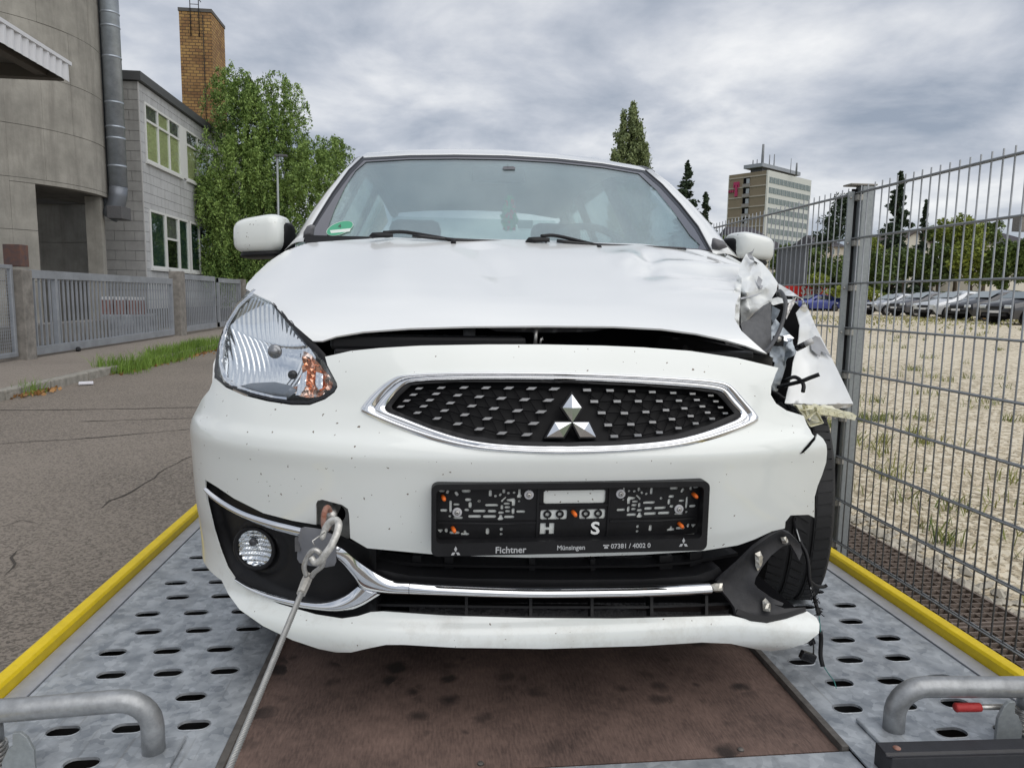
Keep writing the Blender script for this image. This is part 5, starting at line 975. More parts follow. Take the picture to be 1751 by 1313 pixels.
# ---- hood
hood_out = [(551, 583), (575, 575), (620, 567), (700, 561), (800, 558), (930, 557), (1050, 558), (1130, 562), (1190, 570), (1240, 581), (1275, 591), (1312, 605), (1290, 586), (1268, 566), (1256, 545), (1258, 520), (1266, 500), (1272, 470), (1276, 447), (1284, 433),
            (.70, 1.012, None), (.66, 1.032, None), (.5, 1.040, None), (.25, 1.047, None), (0, 1.05, None), (-.25, 1.047, None), (-.5, 1.040, None), (-.66, 1.028, None), (-.715, 1.0, None), (-.745, .96, None), (-.752, .92, None), (-.750, .893, None), (-.738, .880, None), (462, 515), (500, 553), (535, 583)]
def hood_disp(u, z, P, W, cl):
    y = P[:, 1]
    d = .005*np.exp(-((u+.36+.10*(y-1.9))/.06)**2)*np.clip((y-1.6)/.3, 0, 1)            # pressed swage lines
    d += .004*np.exp(-((u-.36-.10*(y-1.9))/.06)**2)*np.clip((y-1.6)/.3, 0, 1)
    k = np.clip((u-.24)/.3, 0, 1)
    d += k*.012*np.exp(-(((y-2.02)-.30*(u-.35))/.035)**2)-k*.012*np.exp(-(((y-1.90)-.42*(u-.35))/.045)**2)   # buckles running to the smashed corner
    d += k*.008*np.exp(-(((y-1.76)-.25*(u-.5))/.04)**2)+.008*np.exp(-(((u-.30)/.05)**2+((y-2.08)/.07)**2))
    d += -.014*np.exp(-(((u-.36-.3*(y-2.0))/.03)**2+((y-2.0)/.12)**2))+.010*np.exp(-(((u-.29-.3*(y-2.0))/.035)**2+((y-2.02)/.12)**2))-.008*np.exp(-(((u+.10+.12*(y-1.9))/.05)**2))*np.clip((y-1.65)/.2, 0, 1)*np.clip((2.25-y)/.1, 0, 1)
    d += np.clip((u-.45)/.3, 0, 1)*.003*np.sin(y*34+u*26)
    return d
patch('hood', hood_out, FR, M_white2, car, h=.0095, solid=.004, disp=hood_disp, step=8, off=-.002)
# crumpled outer corner of the hood, folded down over the lamp bay
M_white3 = mat('torn_white_paint', (.76, .78, .77), .38, coat=.8, bump=.08, bscale=18)
freeform('crumpled_hood_corner', [(1276, 434, 2.02), (1290, 440, 2.04), (1304, 450, 2.03), (1318, 466, 1.99), (1330, 484, 1.95), (1328, 497, 1.92), (1317, 515, 1.86), (1300, 533, 1.82), (1282, 546, 1.79), (1267, 553, 1.77), (1266, 530, 1.76), (1263, 505, 1.80), (1258, 488, 1.83), (1262, 470, 1.88), (1266, 452, 1.95)],
         M_white3, car, inner=[(1285, 470, 1.87), (1300, 480, 1.93), (1276, 500, 1.74), (1295, 505, 1.86), (1310, 490, 1.87), (1282, 530, 1.75), (1273, 482, 1.84), (1290, 455, 1.98)], h=3.5, crumple=.010, cscale=.05, sharp=28)
freeform('torn_paint_flap', [(1252, 508, 1.74), (1262, 470, 1.83), (1268, 475, 1.80), (1266, 510, 1.74), (1264, 545, 1.70), (1264, 566, 1.70), (1254, 552, 1.69), (1248, 535, 1.70)], M_white3, car, inner=[(1258, 520, 1.69)], h=4, crumple=.02, cscale=.02, seed=5)
for i, q in enumerate([[(1297, 472, 1.885), (1304, 479, 1.90), (1301, 487, 1.875), (1309, 491, 1.89), (1300, 494, 1.86), (1294, 484, 1.87)], [(1266, 509, 1.735), (1290, 504, 1.80), (1304, 500, 1.83), (1292, 506, 1.79), (1268, 512, 1.73)], [(1278, 436, 1.985), (1284, 431, 1.99), (1290, 446, 1.99), (1298, 452, 1.99), (1282, 443, 1.97)]]):
    freeform('bared_primer_patch', [(a, b, c-.004) for a, b, c in q], M_primer, car, h=3, crumple=.006, cscale=.03, seed=i, solid=.0008)
mesh('torn_metal_splinter', [onY(1276, 434, 1.98), onY(1286, 430, 1.97), onY(1290, 424, 1.97), onY(1287, 433, 1.97)], [(0, 1, 3), (1, 2, 3)], M_primer, car, solid=.001)
# ---- engine bay behind the open slit
bay = link('engine_bay', bpy.data.meshes.new('engine_bay'), None, car)
bb = MB(); bb.box((CX-.47, 1.62, .45), (CX+.47, 1.66, .80)); bb.box((CX-.50, 1.50, .60), (CX+.40, 1.64, .62)); bb.build('bulkhead', M_dark, bay)
boxo('slam_panel', (CX-.46, 1.485, .742), (CX+.44, 1.53, .758), M_black, bay, .004)
boxo('air_duct', (CX-.47, 1.50, .755), (CX-.06, 1.56, .785), M_black, bay, .008)
tubeo('filler_cap', [onY(792, 574, 1.55), onY(812, 575, 1.55)], .018, M_greyplas, bay, 14)
tubeo('prop_rod', [onY(917, 563, 1.50), onY(915, 590, 1.50)], .004, M_steel, bay)
tubeo('latch_hook', [onY(924, 588, 1.5), onY(925, 579, 1.5), onY(927, 577, 1.5), onY(928, 582, 1.5)], .002, M_steel, bay)
boxo('latch_housing', tuple(onY(758, 583, 1.55)), tuple(onY(768, 572, 1.58)), M_black, bay, .002)
freeform('hood_frame', [(830, 560, 1.50), (930, 559.5, 1.49), (1040, 561, 1.50), (1015, 567, 1.52), (930, 569, 1.52), (850, 567, 1.52)], M_greyplas, car, h=8)
freeform('inner_frame_edge', [(1130, 575, 1.52), (1190, 580, 1.53), (1250, 592, 1.55), (1306, 607, 1.57), (1270, 608, 1.60), (1180, 600, 1.58), (1120, 592, 1.56)], M_black, car, h=8)
# ---- upper grille
gr = link('radiator_grille', bpy.data.meshes.new('radiator_grille'), None, car)
grille_in = [(657, 697), (676, 672), (696, 655), (720, 651), (800, 648), (900, 648.5), (980, 650), (1100, 655), (1195, 662), (1232, 668), (1248, 684), (1268, 708), (1262, 716), (1215, 735), (1150, 751), (1060, 760), (960, 762.5), (870, 760), (800, 751), (740, 734), (690, 714), (662, 704)]
ring_mid = [(633, 698), (655, 674), (682, 654), (704, 647)]
gi2 = [(657, 697), (676, 672), (696, 655), (720, 651), (760, 649), (850, 648), (980, 650), (1100, 655), (1195, 662), (1232, 668), (1240, 675), (1252, 690), (1268, 708), (1262, 716), (1248, 722), (1200, 739), (1145, 752), (1060, 760), (960, 762.5), (870, 760), (805, 752), (745, 735), (690, 714), (665, 705), (660, 701)]
mid_r = [((a[0]*.45+b[0]*.55), (a[1]*.45+b[1]*.55)) for a, b in zip(grille_out, gi2)]
band('chrome_surround', grille_out, mid_r, FR, M_chrome, gr, .006, -.001, 200, 8, True, 3, .004); band('chrome_inner_bevel', mid_r, gi2, FR, M_chrome, gr, .003, .001, 200, 6, True, 3, .012)
grille_lip = [(669, 695), (684, 676), (703, 659), (722, 656), (800, 653), (900, 653.5), (980, 655), (1100, 660), (1192, 667), (1226, 673), (1240, 688), (1256, 707), (1210, 727), (1150, 743), (1060, 753), (960, 756), (870, 753), (800, 744), (740, 728), (694, 710), (672, 700)]
patch('inner_frame', [((p[0]-960)*1.012+960, (p[1]-703)*1.04+703) for p in grille_in], FR, M_black, gr, holes=[grille_lip], h=.008, off=.006, pillow=(.004, .006), solid=.002, step=8)
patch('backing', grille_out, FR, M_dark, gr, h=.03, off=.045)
chipsL = [[(395, 176), (590, 170), (790, 168), (985, 170), (1185, 172), (1385, 176), (1587, 180)], [(345, 231), (545, 223), (735, 236), (925, 249), (1120, 263), (1325, 274), (1535, 280)], [(285, 284), (490, 279), (672, 304), (860, 330), (1055, 353), (1262, 372), (1470, 382)], [(232, 336), (435, 333), (618, 371), (797, 408), (995, 442), (1192, 468), (1405, 484)], [None, (380, 390), (553, 440), (735, 488), (925, 533), (1125, 570), (1345, 583)]]
chipsR = [[(505, 150), (665, 153), (815, 158), (960, 164), (1105, 170), (1240, 176), (1367, 188)], [(555, 230), (715, 229), (862, 228), (1008, 227), (1145, 224), (1270, 219), (1402, 229)], [(607, 309), (765, 311), (915, 303), (1055, 290), (1183, 278), (1308, 264), (1435, 271)], [(652, 394), (810, 389), (962, 374), (1097, 353), (1227, 331), (1345, 307), (1468, 312)], [(695, 473), (860, 466), (1010, 446), (1142, 416), (1262, 383), (1377, 350), None]]
GF = FR.at(.020); GB = FR.at(.026)
def chip_mesh(sg):
    mb = MB(); q = [(-.0100-sg*.002, -.0027), (.0068-sg*.002, -.0027), (.0100+sg*.002, .0027), (-.0068+sg*.002, .0027)]
    a = [(x, 0, z) for x, z in q]; mb.prism(a, (0, .006, 0)); me = bpy.data.meshes.new('chip'); me.from_pydata(mb.v, [], mb.f); me.materials.append(M_satin); return me
for side, (rows, ox, oy, sc, sg) in enumerate(((chipsL, 640, 630, .1942, 1), (chipsR, 880, 630, .2456, -1))):
    ribs = MB(); cm = chip_mesh(sg); PX = [[None if q is None else (ox+q[0]*sc, oy+q[1]*sc) for q in r_] for r_ in rows]
    for r_ in range(5):
        for c_ in range(7):
            q = PX[r_][c_]
            if q is None: continue
            p = GF.P(*q); k = .62+.38*(1-abs(p.x-CX)/.36); ob = link('chip', cm, None, gr); ob.location = p; ob.scale = (k, 1, k); ob.rotation_euler.z = .5*BU(p.x-CX+.02*np.sign(p.x-CX))*0
            def edge(r2, c2, e0, e1):
                if 0 <= r2 < 5 and 0 <= c2 < 7 and PX[r2][c2] is not None:
                    q2 = PX[r2][c2]; a = GB.P(q[0]+e0*8*k, q[1]); b = GB.P(q2[0]+e1*8*k, q2[1]); ribs.tube([a, b], .0010, 4, cap=False)
            edge(r_+1, c_+(1 if sg > 0 else 0), 1, -1); edge(r_+1, c_+(0 if sg > 0 else -1), -1, 1)
            if sg < 0: edge(r_+1, c_, -1, 1)
            edge(r_, c_+1, 1, -1)
    ribs.build('honeycomb_ribs', M_dark, gr)
patch('honeycomb_floor', grille_in, FR, mat('grille_black', (.005, .005, .006), .5, spec=.15), gr, h=.02, off=.034)
# emblem: three lozenges on black bases
em = link('emblem', bpy.data.meshes.new('emblem'), None, car)
EP = Surf(lambda u, z: 1.352+0*u+.14*(z-.62))
for q in ([(978, 674), (994.5, 697), (979, 722), (962, 697)], [(978, 722), (963.5, 747), (935, 747), (949, 722)], [(979, 722), (1007, 722), (1019, 747), (992, 747)]):
    c0 = (sum(p[0] for p in q)/4, sum(p[1] for p in q)/4)
    big = [(c0[0]+(p[0]-c0[0])*1.22, c0[1]+(p[1]-c0[1])*1.22) for p in q]
    patch('lozenge_base', big, EP, M_black, em, h=.02, off=-.004, solid=.022, flat=True)
    V = [EP.at(-.006).P(*p) for p in q]+[EP.at(-.006).P(*p)+Vector((0, .012, 0)) for p in q]; ctr = EP.at(-.0080).P(*c0)
    mesh('lozenge', [*V, ctr], [(1, 0, 8), (2, 1, 8), (3, 2, 8), (0, 3, 8), (0, 1, 5, 4), (1, 2, 6, 5), (2, 3, 7, 6), (3, 0, 4, 7)], M_chrome, em)
# ---- number plate holder with its cut-outs
PLZ = Surf(lambda u, z: 1.3185+0*u)
hold = link('plate_holder', bpy.data.meshes.new('plate_holder'), None, car)
pc = [onY(741, 822, 1.3185), onY(1212, 826, 1.3185), onY(1205, 942, 1.3185), onY(734, 944, 1.3185)]
PX0, PX1, PZ1, PZ0 = (pc[0].x+pc[3].x)/2, (pc[1].x+pc[2].x)/2, (pc[0].z+pc[1].z)/2, (pc[2].z+pc[3].z)/2
def plc(a, b):     # holder coordinates from the 1751 x 549 survey of the plate: x 50..1690, y 68..495
    return PX0+(a-50)/1640*(PX1-PX0), PZ1-(b-68)/427*(PZ1-PZ0)
def stad(a, b, w_, h_, ang=0, n=4):
    r = min(w_, h_)/2; hx, hy = w_/2-r, h_/2-r; pts = []
    for k in range(4):
        sx, sy = ((1, 1), (-1, 1), (-1, -1), (1, -1))[k]
        for j in range(n+1): t = math.pi/2*(k+j/n); pts.append((sx*hx+r*math.cos(t), sy*hy+r*math.sin(t)))
    c, s_ = math.cos(R(ang)), math.sin(R(ang)); return [plc(a+x*c-y*s_, b+x*s_+y*c) for x, y in pts]
def rrect(a0, b0, a1, b1, r, n=4):
    pts = []
    for k, (cx_, cy_) in enumerate(((a1-r, b1-r), (a0+r, b1-r), (a0+r, b0+r), (a1-r, b0+r))):
        for j in range(n+1): t = math.pi/2*(k+j/n); pts.append(plc(cx_+r*math.cos(t), cy_+r*math.sin(t)))
    return pts
def hp(q): return [plc(*p) for p in q]
half = [stad(110, 120, 34, 18, 0), stad(143, 128, 16, 24, 20), stad(195, 138, 18, 30, -30), stad(250, 121, 52, 20, 0), stad(161, 217, 14, 76), stad(195, 204, 36, 14), stad(122, 242, 42, 18), stad(262, 174, 36, 18), stad(274, 207, 18, 38), stad(255, 238, 26, 18), stad(326, 183, 18, 18), stad(390, 135, 17, 42), stad(420, 152, 17, 17), stad(448, 144, 14, 20, 30), stad(468, 120, 16, 32), stad(495, 134, 17, 17), stad(528, 131, 15, 16), hp([(552, 110), (566, 110), (566, 140), (573, 152), (566, 164), (548, 164), (545, 152), (552, 140)]), stad(399, 208, 76, 16), stad(328, 245, 74, 17), stad(402, 246, 50, 18), stad(301, 279, 76, 18), stad(388, 280, 78, 18), hp([(452, 180), (478, 155), (488, 160), (466, 180), (463, 190), (453, 190)]), hp([(484, 172), (530, 165), (537, 180), (534, 214), (518, 214), (516, 188), (488, 182)]), stad(487, 199, 36, 14), stad(491, 222, 34, 15), stad(459, 222, 15, 30), stad(455, 256, 34, 16), stad(493, 247, 30, 15), stad(525, 247, 17, 38), stad(570, 250, 52, 16), hp([(446, 270), (460, 270), (463, 284), (472, 294), (464, 304), (440, 304), (434, 294), (444, 284)]), stad(503, 283, 60, 17), stad(157, 279, 16, 16), stad(206, 288, 54, 16), stad(559, 185, 14, 14),
        hp([(86, 362), (118, 362), (116, 372), (102, 388), (88, 372)]), stad(137, 370, 17, 28), stad(185, 384, 60, 18), hp([(222, 386), (238, 382), (240, 368), (252, 368), (254, 382), (272, 388), (270, 400), (224, 400)]), stad(378, 375, 20, 42), stad(459, 362, 18, 22), stad(459, 394, 18, 18)]
def mirror(poly): return [(PX0+PX1-x, z) for x, z in poly]
mid = [rrect(702, 120, 1070, 203, 14), rrect(687, 242, 845, 304, 12), rrect(920, 242, 1075, 304, 12),
       hp([(688, 326), (722, 326), (722, 353), (742, 353), (742, 326), (773, 326), (773, 398), (742, 398), (742, 372), (722, 372), (722, 398), (688, 398)])]
def bpy_(x, z, d=.0032): return float(FR.F(x-CX, z))-d
def flat_sheet(name, outer, holes, y, th, m, parent, h):
    polys = [densify(p, h) for p in [outer]+list(holes)]; W, T, _ = cdt_fill(polys, h*1.5, eps=.0003)
    return mesh(name, [(a, y if y else bpy_(a, b), b) for a, b in W], [tuple(map(int, t)) for t in T], m, parent, solid=th)
holes_all = half+[mirror(p) for p in half]+mid
flat_sheet('base_plate', rrect(56, 72, 1684, 428, 20), holes_all, None, .0015, M_black, hold, .004)
flat_sheet('outer_rim', rrect(50, 66, 1690, 497, 40, 6), [rrect(78, 100, 1655, 420, 26, 6)], 1.31, .026, M_black, hold, .01)
for nm, q in (('upper_divider', [(664, 72), (676, 72), (676, 420), (664, 420)]), ('upper_divider', [(1088, 72), (1100, 72), (1100, 420), (1088, 420)]), ('ledge', [(85, 312), (660, 312), (660, 326), (85, 326)]), ('ledge', [(1104, 312), (1640, 316), (1640, 330), (1104, 326)]), ('ledge', [(676, 208), (1086, 208), (1086, 220), (676, 220)])):
    q = hp(q); q = densify(q, .03); mb = MB(); n = len(q); mb.add([(x, bpy_(x, z, .0065), z) for x, z in q]+[(x, bpy_(x, z, .003), z) for x, z in q], [tuple(range(n))]+[(i, (i+1) % n, n+(i+1) % n, n+i) for i in range(n)]); mb.build(nm, M_black, hold)
x, z = plc(990, 397); text_mesh('letter_cutout', 'S', .0345, M_white2, hold, Matrix.Translation((x, bpy_(x, z+.012, .0062), z)) @ FACE @ Matrix.Scale(1.15, 4, (1, 0, 0)), .0004, .0009)
for a, b in ((728, 270), (802, 270), (958, 270), (1032, 270)):
    x, z = plc(a, b); y = bpy_(x, z); mb = MB(); mb.tube([(x+.0062*math.cos(t), y, z+.0055*math.sin(t)) for t in np.linspace(0, 6.283, 17)[:-1]], .0022, 6, closed=True)
    mb.box((x-.001, y-.001, z-.0105), (x+.001, y+.001, z-.004)); mb.box((x-.001, y-.001, z+.004), (x+.001, y+.001, z+.0105)); mb.build('peg_ring', M_black, hold)
for a, b in ((614, 143), (1160, 146), (199, 252), (1530, 256)):
    x, z = plc(a, b); y = bpy_(x, z); tubeo('washer', [(x, y, z), (x, y-.0025, z), (x, y-.003, z)], [.0093, .0093, .008], mat('clear_washer', (.5, .5, .52), .3), hold, 18)
    tubeo('screw', [(x, y-.002, z), (x, y-.005, z), (x, y-.0063, z)], [.0048, .0048, .003], M_steel, hold, 12); tubeo('screw_socket', [(x, y-.0055, z), (x, y-.0066, z)], .0015, M_black2, hold, 6)
for a, b in ((119, 157), (179, 357), (884, 261), (1619, 166), (1546, 358)):
    x, z = plc(a, b); y = bpy_(x, z); tubeo('orange_pin', [(x-.002, y, z+.002), (x+.001, y-.010, z-.001), (x+.002, y-.0145, z-.0025)], [.004, .0042, .0028], M_orange, hold, 10)
M_print = mat('silver_print', (.45, .46, .47), .4)
def plate_text(s_, a, b, hpx, extra=0.):
    x, z = plc(a, b); text_mesh('lettering', s_, hpx/427*(PZ1-PZ0)*1.38, M_print, hold, Matrix.Translation((x, 1.3098, z)) @ FACE, .0003, extra)
plate_text('Fichtner', 418, 484, 40, .0003); plate_text('Münsingen', 780, 473, 29, .0002); plate_text('07381 / 4002 0', 1102, 470, 29, .0002)
def small_emblem(a, b):
    mb = MB()
    for q in ([(0, -42), (9, -24), (0, -6), (-9, -24)], [(-2, -4), (-10, 12), (-27, 12), (-18, -4)], [(2, -4), (18, -4), (27, 12), (10, 12)]):
        mb.prism([(plc(a+x, b+z)[0], 1.3101, plc(a+x, b+z)[1]) for x, z in q], (0, -.0006, 0))
    mb.build('printed_mark', M_print, hold)
small_emblem(190, 478); small_emblem(1544, 456)
mb = MB()
for q in ([(1056, 447), (1092, 447), (1092, 455), (1082, 455), (1080, 451), (1068, 451), (1066, 455), (1056, 455)], [(1062, 470), (1064, 460), (1070, 455), (1078, 455), (1084, 460), (1086, 470)]):
    mb.prism([(plc(*p)[0], 1.3101, plc(*p)[1]) for p in q], (0, -.0006, 0))
mb.build('telephone_mark', M_print, hold)
# ---- headlamp (the intact one)
hl = link('headlamp', bpy.data.meshes.new('headlamp'), None, car)
lamp_out = [(437, 486), (447, 493), (470, 519), (500, 552), (530, 588), (556, 618), (571, 640), (577, 656), (573, 668), (556, 681), (530, 690), (500, 690), (460, 684), (420, 674), (385, 659), (368, 645), (366, 634), (369, 610), (375, 580), (386, 551), (402, 523), (420, 502)]
patch('housing', lamp_out, FR, mat('lamp_housing', (.30, .31, .33), .2, .7), hl, h=.02, off=.105)
patch('dark_rim', lamp_out, FR, M_black2, hl, holes=[[(x+(470-x)*.06, y+(600-y)*.06) for x, y in lamp_out]], h=.008, off=.004, step=8)
bowl = [(455, 500), (478, 525), (510, 562), (524, 594), (518, 640), (504, 660), (492, 668), (470, 676), (430, 672), (400, 662), (384, 640), (380, 610), (384, 575), (398, 545), (418, 518)]
bc = FR.at(.03).P(472, 603)
def bowl_disp(u, z, P, W, cl):
    r2 = ((u+CX-bc.x)/.11)**2+((z-bc.z)/.085)**2
    return -.058*np.clip(1-r2*.62, 0, 1)+.0012*np.abs(np.sin((u*1.0-.3*(z-bc.z)*np.sign(u+CX-bc.x))*300))*np.clip(r2*3, 0, 1)
M_refl = mat('lamp_reflector', (.80, .82, .84), .09, 1.0)
patch('reflector', bowl, FR, M_refl, hl, h=.0026, off=.02, disp=bowl_disp, step=6)
patch('lower_bezel', [(400, 663), (430, 655), (470, 653), (498, 659), (508, 668), (490, 683), (440, 677)], FR, mat('bezel_grey', (.20, .22, .25), .25, .4, bump=.2, bscale=20), hl, h=.008, off=.018, pillow=(.006, .02))
patch('chrome_edge', [(384, 655), (398, 664), (430, 674), (470, 683), (490, 684), (490, 679), (470, 677), (430, 667), (402, 657), (388, 644), (380, 622), (382, 590), (392, 555), (410, 525), (440, 497), (434, 495), (405, 520), (386, 553), (376, 590), (375, 625), (379, 645)], FR, M_chrome, hl, h=.006, off=.008, pillow=(.004, .006))
M_sig = mat('signal_clear', (.62, .60, .58), .12, .8, col2=(.80, .26, .06), vscale=26, vdetail=2)
patch('signal_reflector', [(514, 596), (530, 604), (548, 626), (566, 648), (568, 660), (556, 672), (530, 680), (508, 676), (498, 668), (508, 652), (514, 630)], FR, M_sig, hl, h=.007, off=.016, disp=lambda u, z, P, W, cl: -.006*(np.floor((u*1.0)*95) % 2)-.006*(np.floor(z*95) % 2)-.02*np.clip(segdist(W, cl)/.03, 0, 1), flat=True)
for q in ([(541, 636), (553, 640), (552, 664), (544, 668), (540, 655)], [(516, 640), (526, 634), (524, 660), (514, 676), (506, 676)]):
    patch('signal_facet', q, FR, M_refl, hl, h=.004, off=.012, disp=lambda u, z, P, W, cl: .003*np.abs(np.sin(u*420)))
bx_ = FR.at(.03).P(470, 601)
tubeo('bulb_shroud', [bx_+Vector((.002, .014, 0)), bx_+Vector((0, .0, 0)), bx_+Vector((0, -.004, 0))], [.010, .0155, .0135], mat('shroud_grey', (.30, .30, .31), .25, .7), hl, 20)
tubeo('bulb_cap', [bx_+Vector((0, -.003, 0)), bx_+Vector((0, -.008, 0))], [.0095, .0085], mat('bulb_cap_grey', (.30, .30, .31), .35, .6), hl, 14)
p_ = FR.at(.02).P(500, 641); tubeo('position_lamp', [p_+Vector((0, .008, 0)), p_, p_+Vector((0, -.003, 0))], [.009, .0095, .007], M_black2, hl, 14)
patch('lens', lamp_out, FR, M_lens, hl, h=.014, off=-.001, disp=lambda u, z, P, W, cl: -.006*np.clip(1-segdist(W, cl)/.012, 0, 1)**2)
# dark seal strip between lamp and hood
patch('lamp_seal', [(462, 512), (475, 523), (510, 558), (540, 588), (556, 605), (566, 624), (560, 622), (530, 596), (500, 562), (470, 527), (462, 516)], FR, M_black, car, h=.008, off=.004, pillow=(.003, .006))
# ---- fog lamp pocket, chrome strips and lower grille
fog_pocket = [(351, 820), (372, 833), (400, 852), (450, 877), (500, 890), (545, 897), (600, 925), (640, 940), (640, 1046), (612, 1053), (585, 1057), (540, 1050), (478, 1032), (430, 1010), (402, 990), (388, 970), (376, 940), (365, 905), (354, 858)]
fc = FR.at(.03).P(437, 936)
def pocket_disp(u, z, P, W, cl):
    r = np.hypot((u+CX-fc.x)/1.0, z-fc.z); edge_ = np.clip(segdist(W, cl)/.02, 0, 1)
    return -.022*edge_-.02*np.clip(1-r/.075, 0, 1)+.012*np.exp(-((r-.052)/.006)**2)
patch('fog_lamp_pocket', [((x-480)*1.02+480, (y-940)*1.02+940) for x, y in fog_pocket], FR, M_black, car, h=.008, off=.006, disp=pocket_disp)
fl = link('fog_lamp', bpy.data.meshes.new('fog_lamp'), None, car)
n_ = Vector((-.28, -1, 0)).normalized(); f0 = fc+n_*.0; RF = n_.to_track_quat('Z', 'Y').to_matrix().to_4x4()
def disc(name, r, zf, m, parent, k=10, n=36, T=None, flat=False):
    V = []; F = []
    for i in range(k+1):
        for j in range(n): a = 2*math.pi*j/n; rr = r*i/k; V.append((T or (Matrix.Translation(f0) @ RF)) @ Vector((rr*math.cos(a), rr*math.sin(a), zf(rr/r, a))))
    for i in range(k):
        for j in range(n): F.append((i*n+j, i*n+(j+1) % n, (i+1)*n+(j+1) % n, (i+1)*n+j))
    return mesh(name, V, F, m, parent, smooth=not flat)
disc('reflector', .0405, lambda q, a: -.012*(1-q*q)+.0035*math.sin(q*math.cos(a)*46)+.002*math.sin(q*math.sin(a)*25), M_refl, fl, 16, 60)
disc('lens', .042, lambda q, a: .008*(1-q*q)+.002, M_lens, fl)
bz = MB(); bz.tube([Matrix.Translation(f0) @ RF @ Vector((.0445*math.cos(a), .0445*math.sin(a), .004)) for a in np.linspace(0, 6.2832, 41)[:-1]], .005, 8, closed=True); bz.build('bezel', M_black, fl, smooth=True)
q_ = Matrix.Translation(f0) @ RF; tubeo('bulb', [q_ @ Vector((-.006, .012, -.004)), q_ @ Vector((-.006, .012, .004))], [.009, .007], mat('bulb_dark', (.10, .10, .11), .3, .5), fl, 14)
ct = link('chrome_trim', bpy.data.meshes.new('chrome_trim'), None, car)
CH = dict(h=.005, step=6)
band('upper_strip', [(352, 833), (366, 845), (390, 861), (420, 876), (460, 889), (496, 898), (530, 906)], [(352, 840), (362, 852), (385, 869), (415, 885), (455, 901), (496, 914), (528, 922)], FR, M_chrome, ct, .005, -.001, 80)
band('lower_strip', [(403, 987), (430, 1003), (470, 1017), (520, 1027), (558, 1029), (590, 1019), (612, 1003)], [(408, 995), (440, 1016), (480, 1031), (530, 1042), (575, 1046), (612, 1038), (650, 1016)], FR, M_chrome, ct, .006, .0, 80)
band('curved_spoke', [(576, 934), (588, 940), (612, 960), (645, 982), (672, 994), (700, 996)], [(580, 957), (592, 972), (606, 990), (620, 1008), (652, 1015), (700, 1017)], FR, M_chrome, ct, .009, -.002, 70)
band('centre_bar', [(701, 996), (760, 1000), (900, 1005), (1050, 1004), (1150, 1001), (1214, 998)], [(701, 1017), (760, 1019), (900, 1023), (1050, 1022), (1150, 1019), (1216, 1015)], FR, M_chrome, ct, .010, -.004, 120)
lg = link('lower_grille', bpy.data.meshes.new('lower_grille'), None, car)
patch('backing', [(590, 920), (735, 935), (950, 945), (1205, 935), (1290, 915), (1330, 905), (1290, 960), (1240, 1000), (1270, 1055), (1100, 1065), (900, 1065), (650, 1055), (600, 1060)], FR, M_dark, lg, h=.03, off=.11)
def strip(name, top, bot, off, th=.004, m=M_black, par=lg, depth=.03):
    patch(name, top+bot[::-1], FR, m, par, h=.012, off=off, solid=depth, step=12)
strip('shelf', [(600, 972), (650, 974), (700, 984), (800, 989), (950, 991), (1100, 990), (1190, 984), (1230, 970)], [(600, 985), (650, 990), (700, 997), (800, 1001), (950, 1003), (1100, 1003), (1190, 998), (1240, 985)], .012, depth=.06)
for q0, q1 in (((640, 948), (646, 948)), ((705, 950), (720, 950)), ((760, 952), (775, 952)), ((905, 955), (915, 955)), ((1010, 956), (1018, 956)), ((1128, 950), (1150, 950)), ((1180, 945), (1200, 945))):
    strip('upright', [q0, q1], [(q0[0], 990), (q1[0], 990)], .05)
strip('upper_rail', [(612, 952), (700, 962), (800, 966), (950, 968), (1100, 966), (1180, 960), (1262, 945)], [(612, 957), (700, 967), (800, 970), (950, 972), (1100, 970), (1180, 964), (1262, 950)], .045)
strip('lower_rail', [(640, 1032), (760, 1034), (900, 1036), (1100, 1036), (1250, 1030)], [(640, 1036), (760, 1038), (900, 1040), (1100, 1040), (1250, 1034)], .03)
for x in (640, 795, 905, 1010, 1112, 1206, 1252): strip('lower_upright', [(x, 1018), (x+5, 1018)], [(x, 1056), (x+5, 1056)], .028)
fin_m = mat('radiator_fins', (.03, .03, .033), .5, bump=.5, bscale=120)
for a, b in ((690, 722), (780, 880), (910, 1000), (1030, 1120)): strip('radiator_core', [(a, 955), (b, 957)], [(a, 988), (b, 990)], .09, m=fin_m)
strip('radiator_core', [(700, 1030), (1250, 1030)], [(700, 1060), (1250, 1060)], .09, m=fin_m)
patch('lower_lip', [(600, 1056), (634, 1046), (660, 1043), (760, 1050), (900, 1053), (1050, 1054), (1180, 1052), (1250, 1049), (1252, 1056), (1180, 1060), (1050, 1063), (900, 1062), (760, 1058), (655, 1051), (620, 1058)], FR, M_black, lg, h=.01, off=.004)
# broken black carrier left standing where the right trim was torn off
brk = link('broken_trim_carrier', bpy.data.meshes.new('broken_trim_carrier'), None, car)
X_out = [(1226, 993), (1262, 962), (1290, 935), (1318, 915), (1336, 906), (1350, 912), (1369, 930), (1372, 945), (1367, 958), (1362, 948), (1352, 930), (1338, 934), (1318, 950), (1303, 970), (1292, 988), (1290, 998), (1297, 1007), (1320, 1022), (1340, 1031), (1338, 1035), (1322, 1033), (1342, 1040), (1376, 1038), (1378, 1045), (1345, 1056), (1312, 1063), (1285, 1060), (1258, 1050), (1256, 1038), (1245, 1022), (1236, 1012)]
patch('carrier', X_out, FR, mat('matt_black_plastic', (.022, .022, .025), .55, var=.3, vscale=40, bump=.05, bscale=200), brk, h=.008, off=-.001, solid=.006, disp=lambda u, z, P, W, cl: -.008*np.clip(segdist(W, cl)/.02, 0, 1))
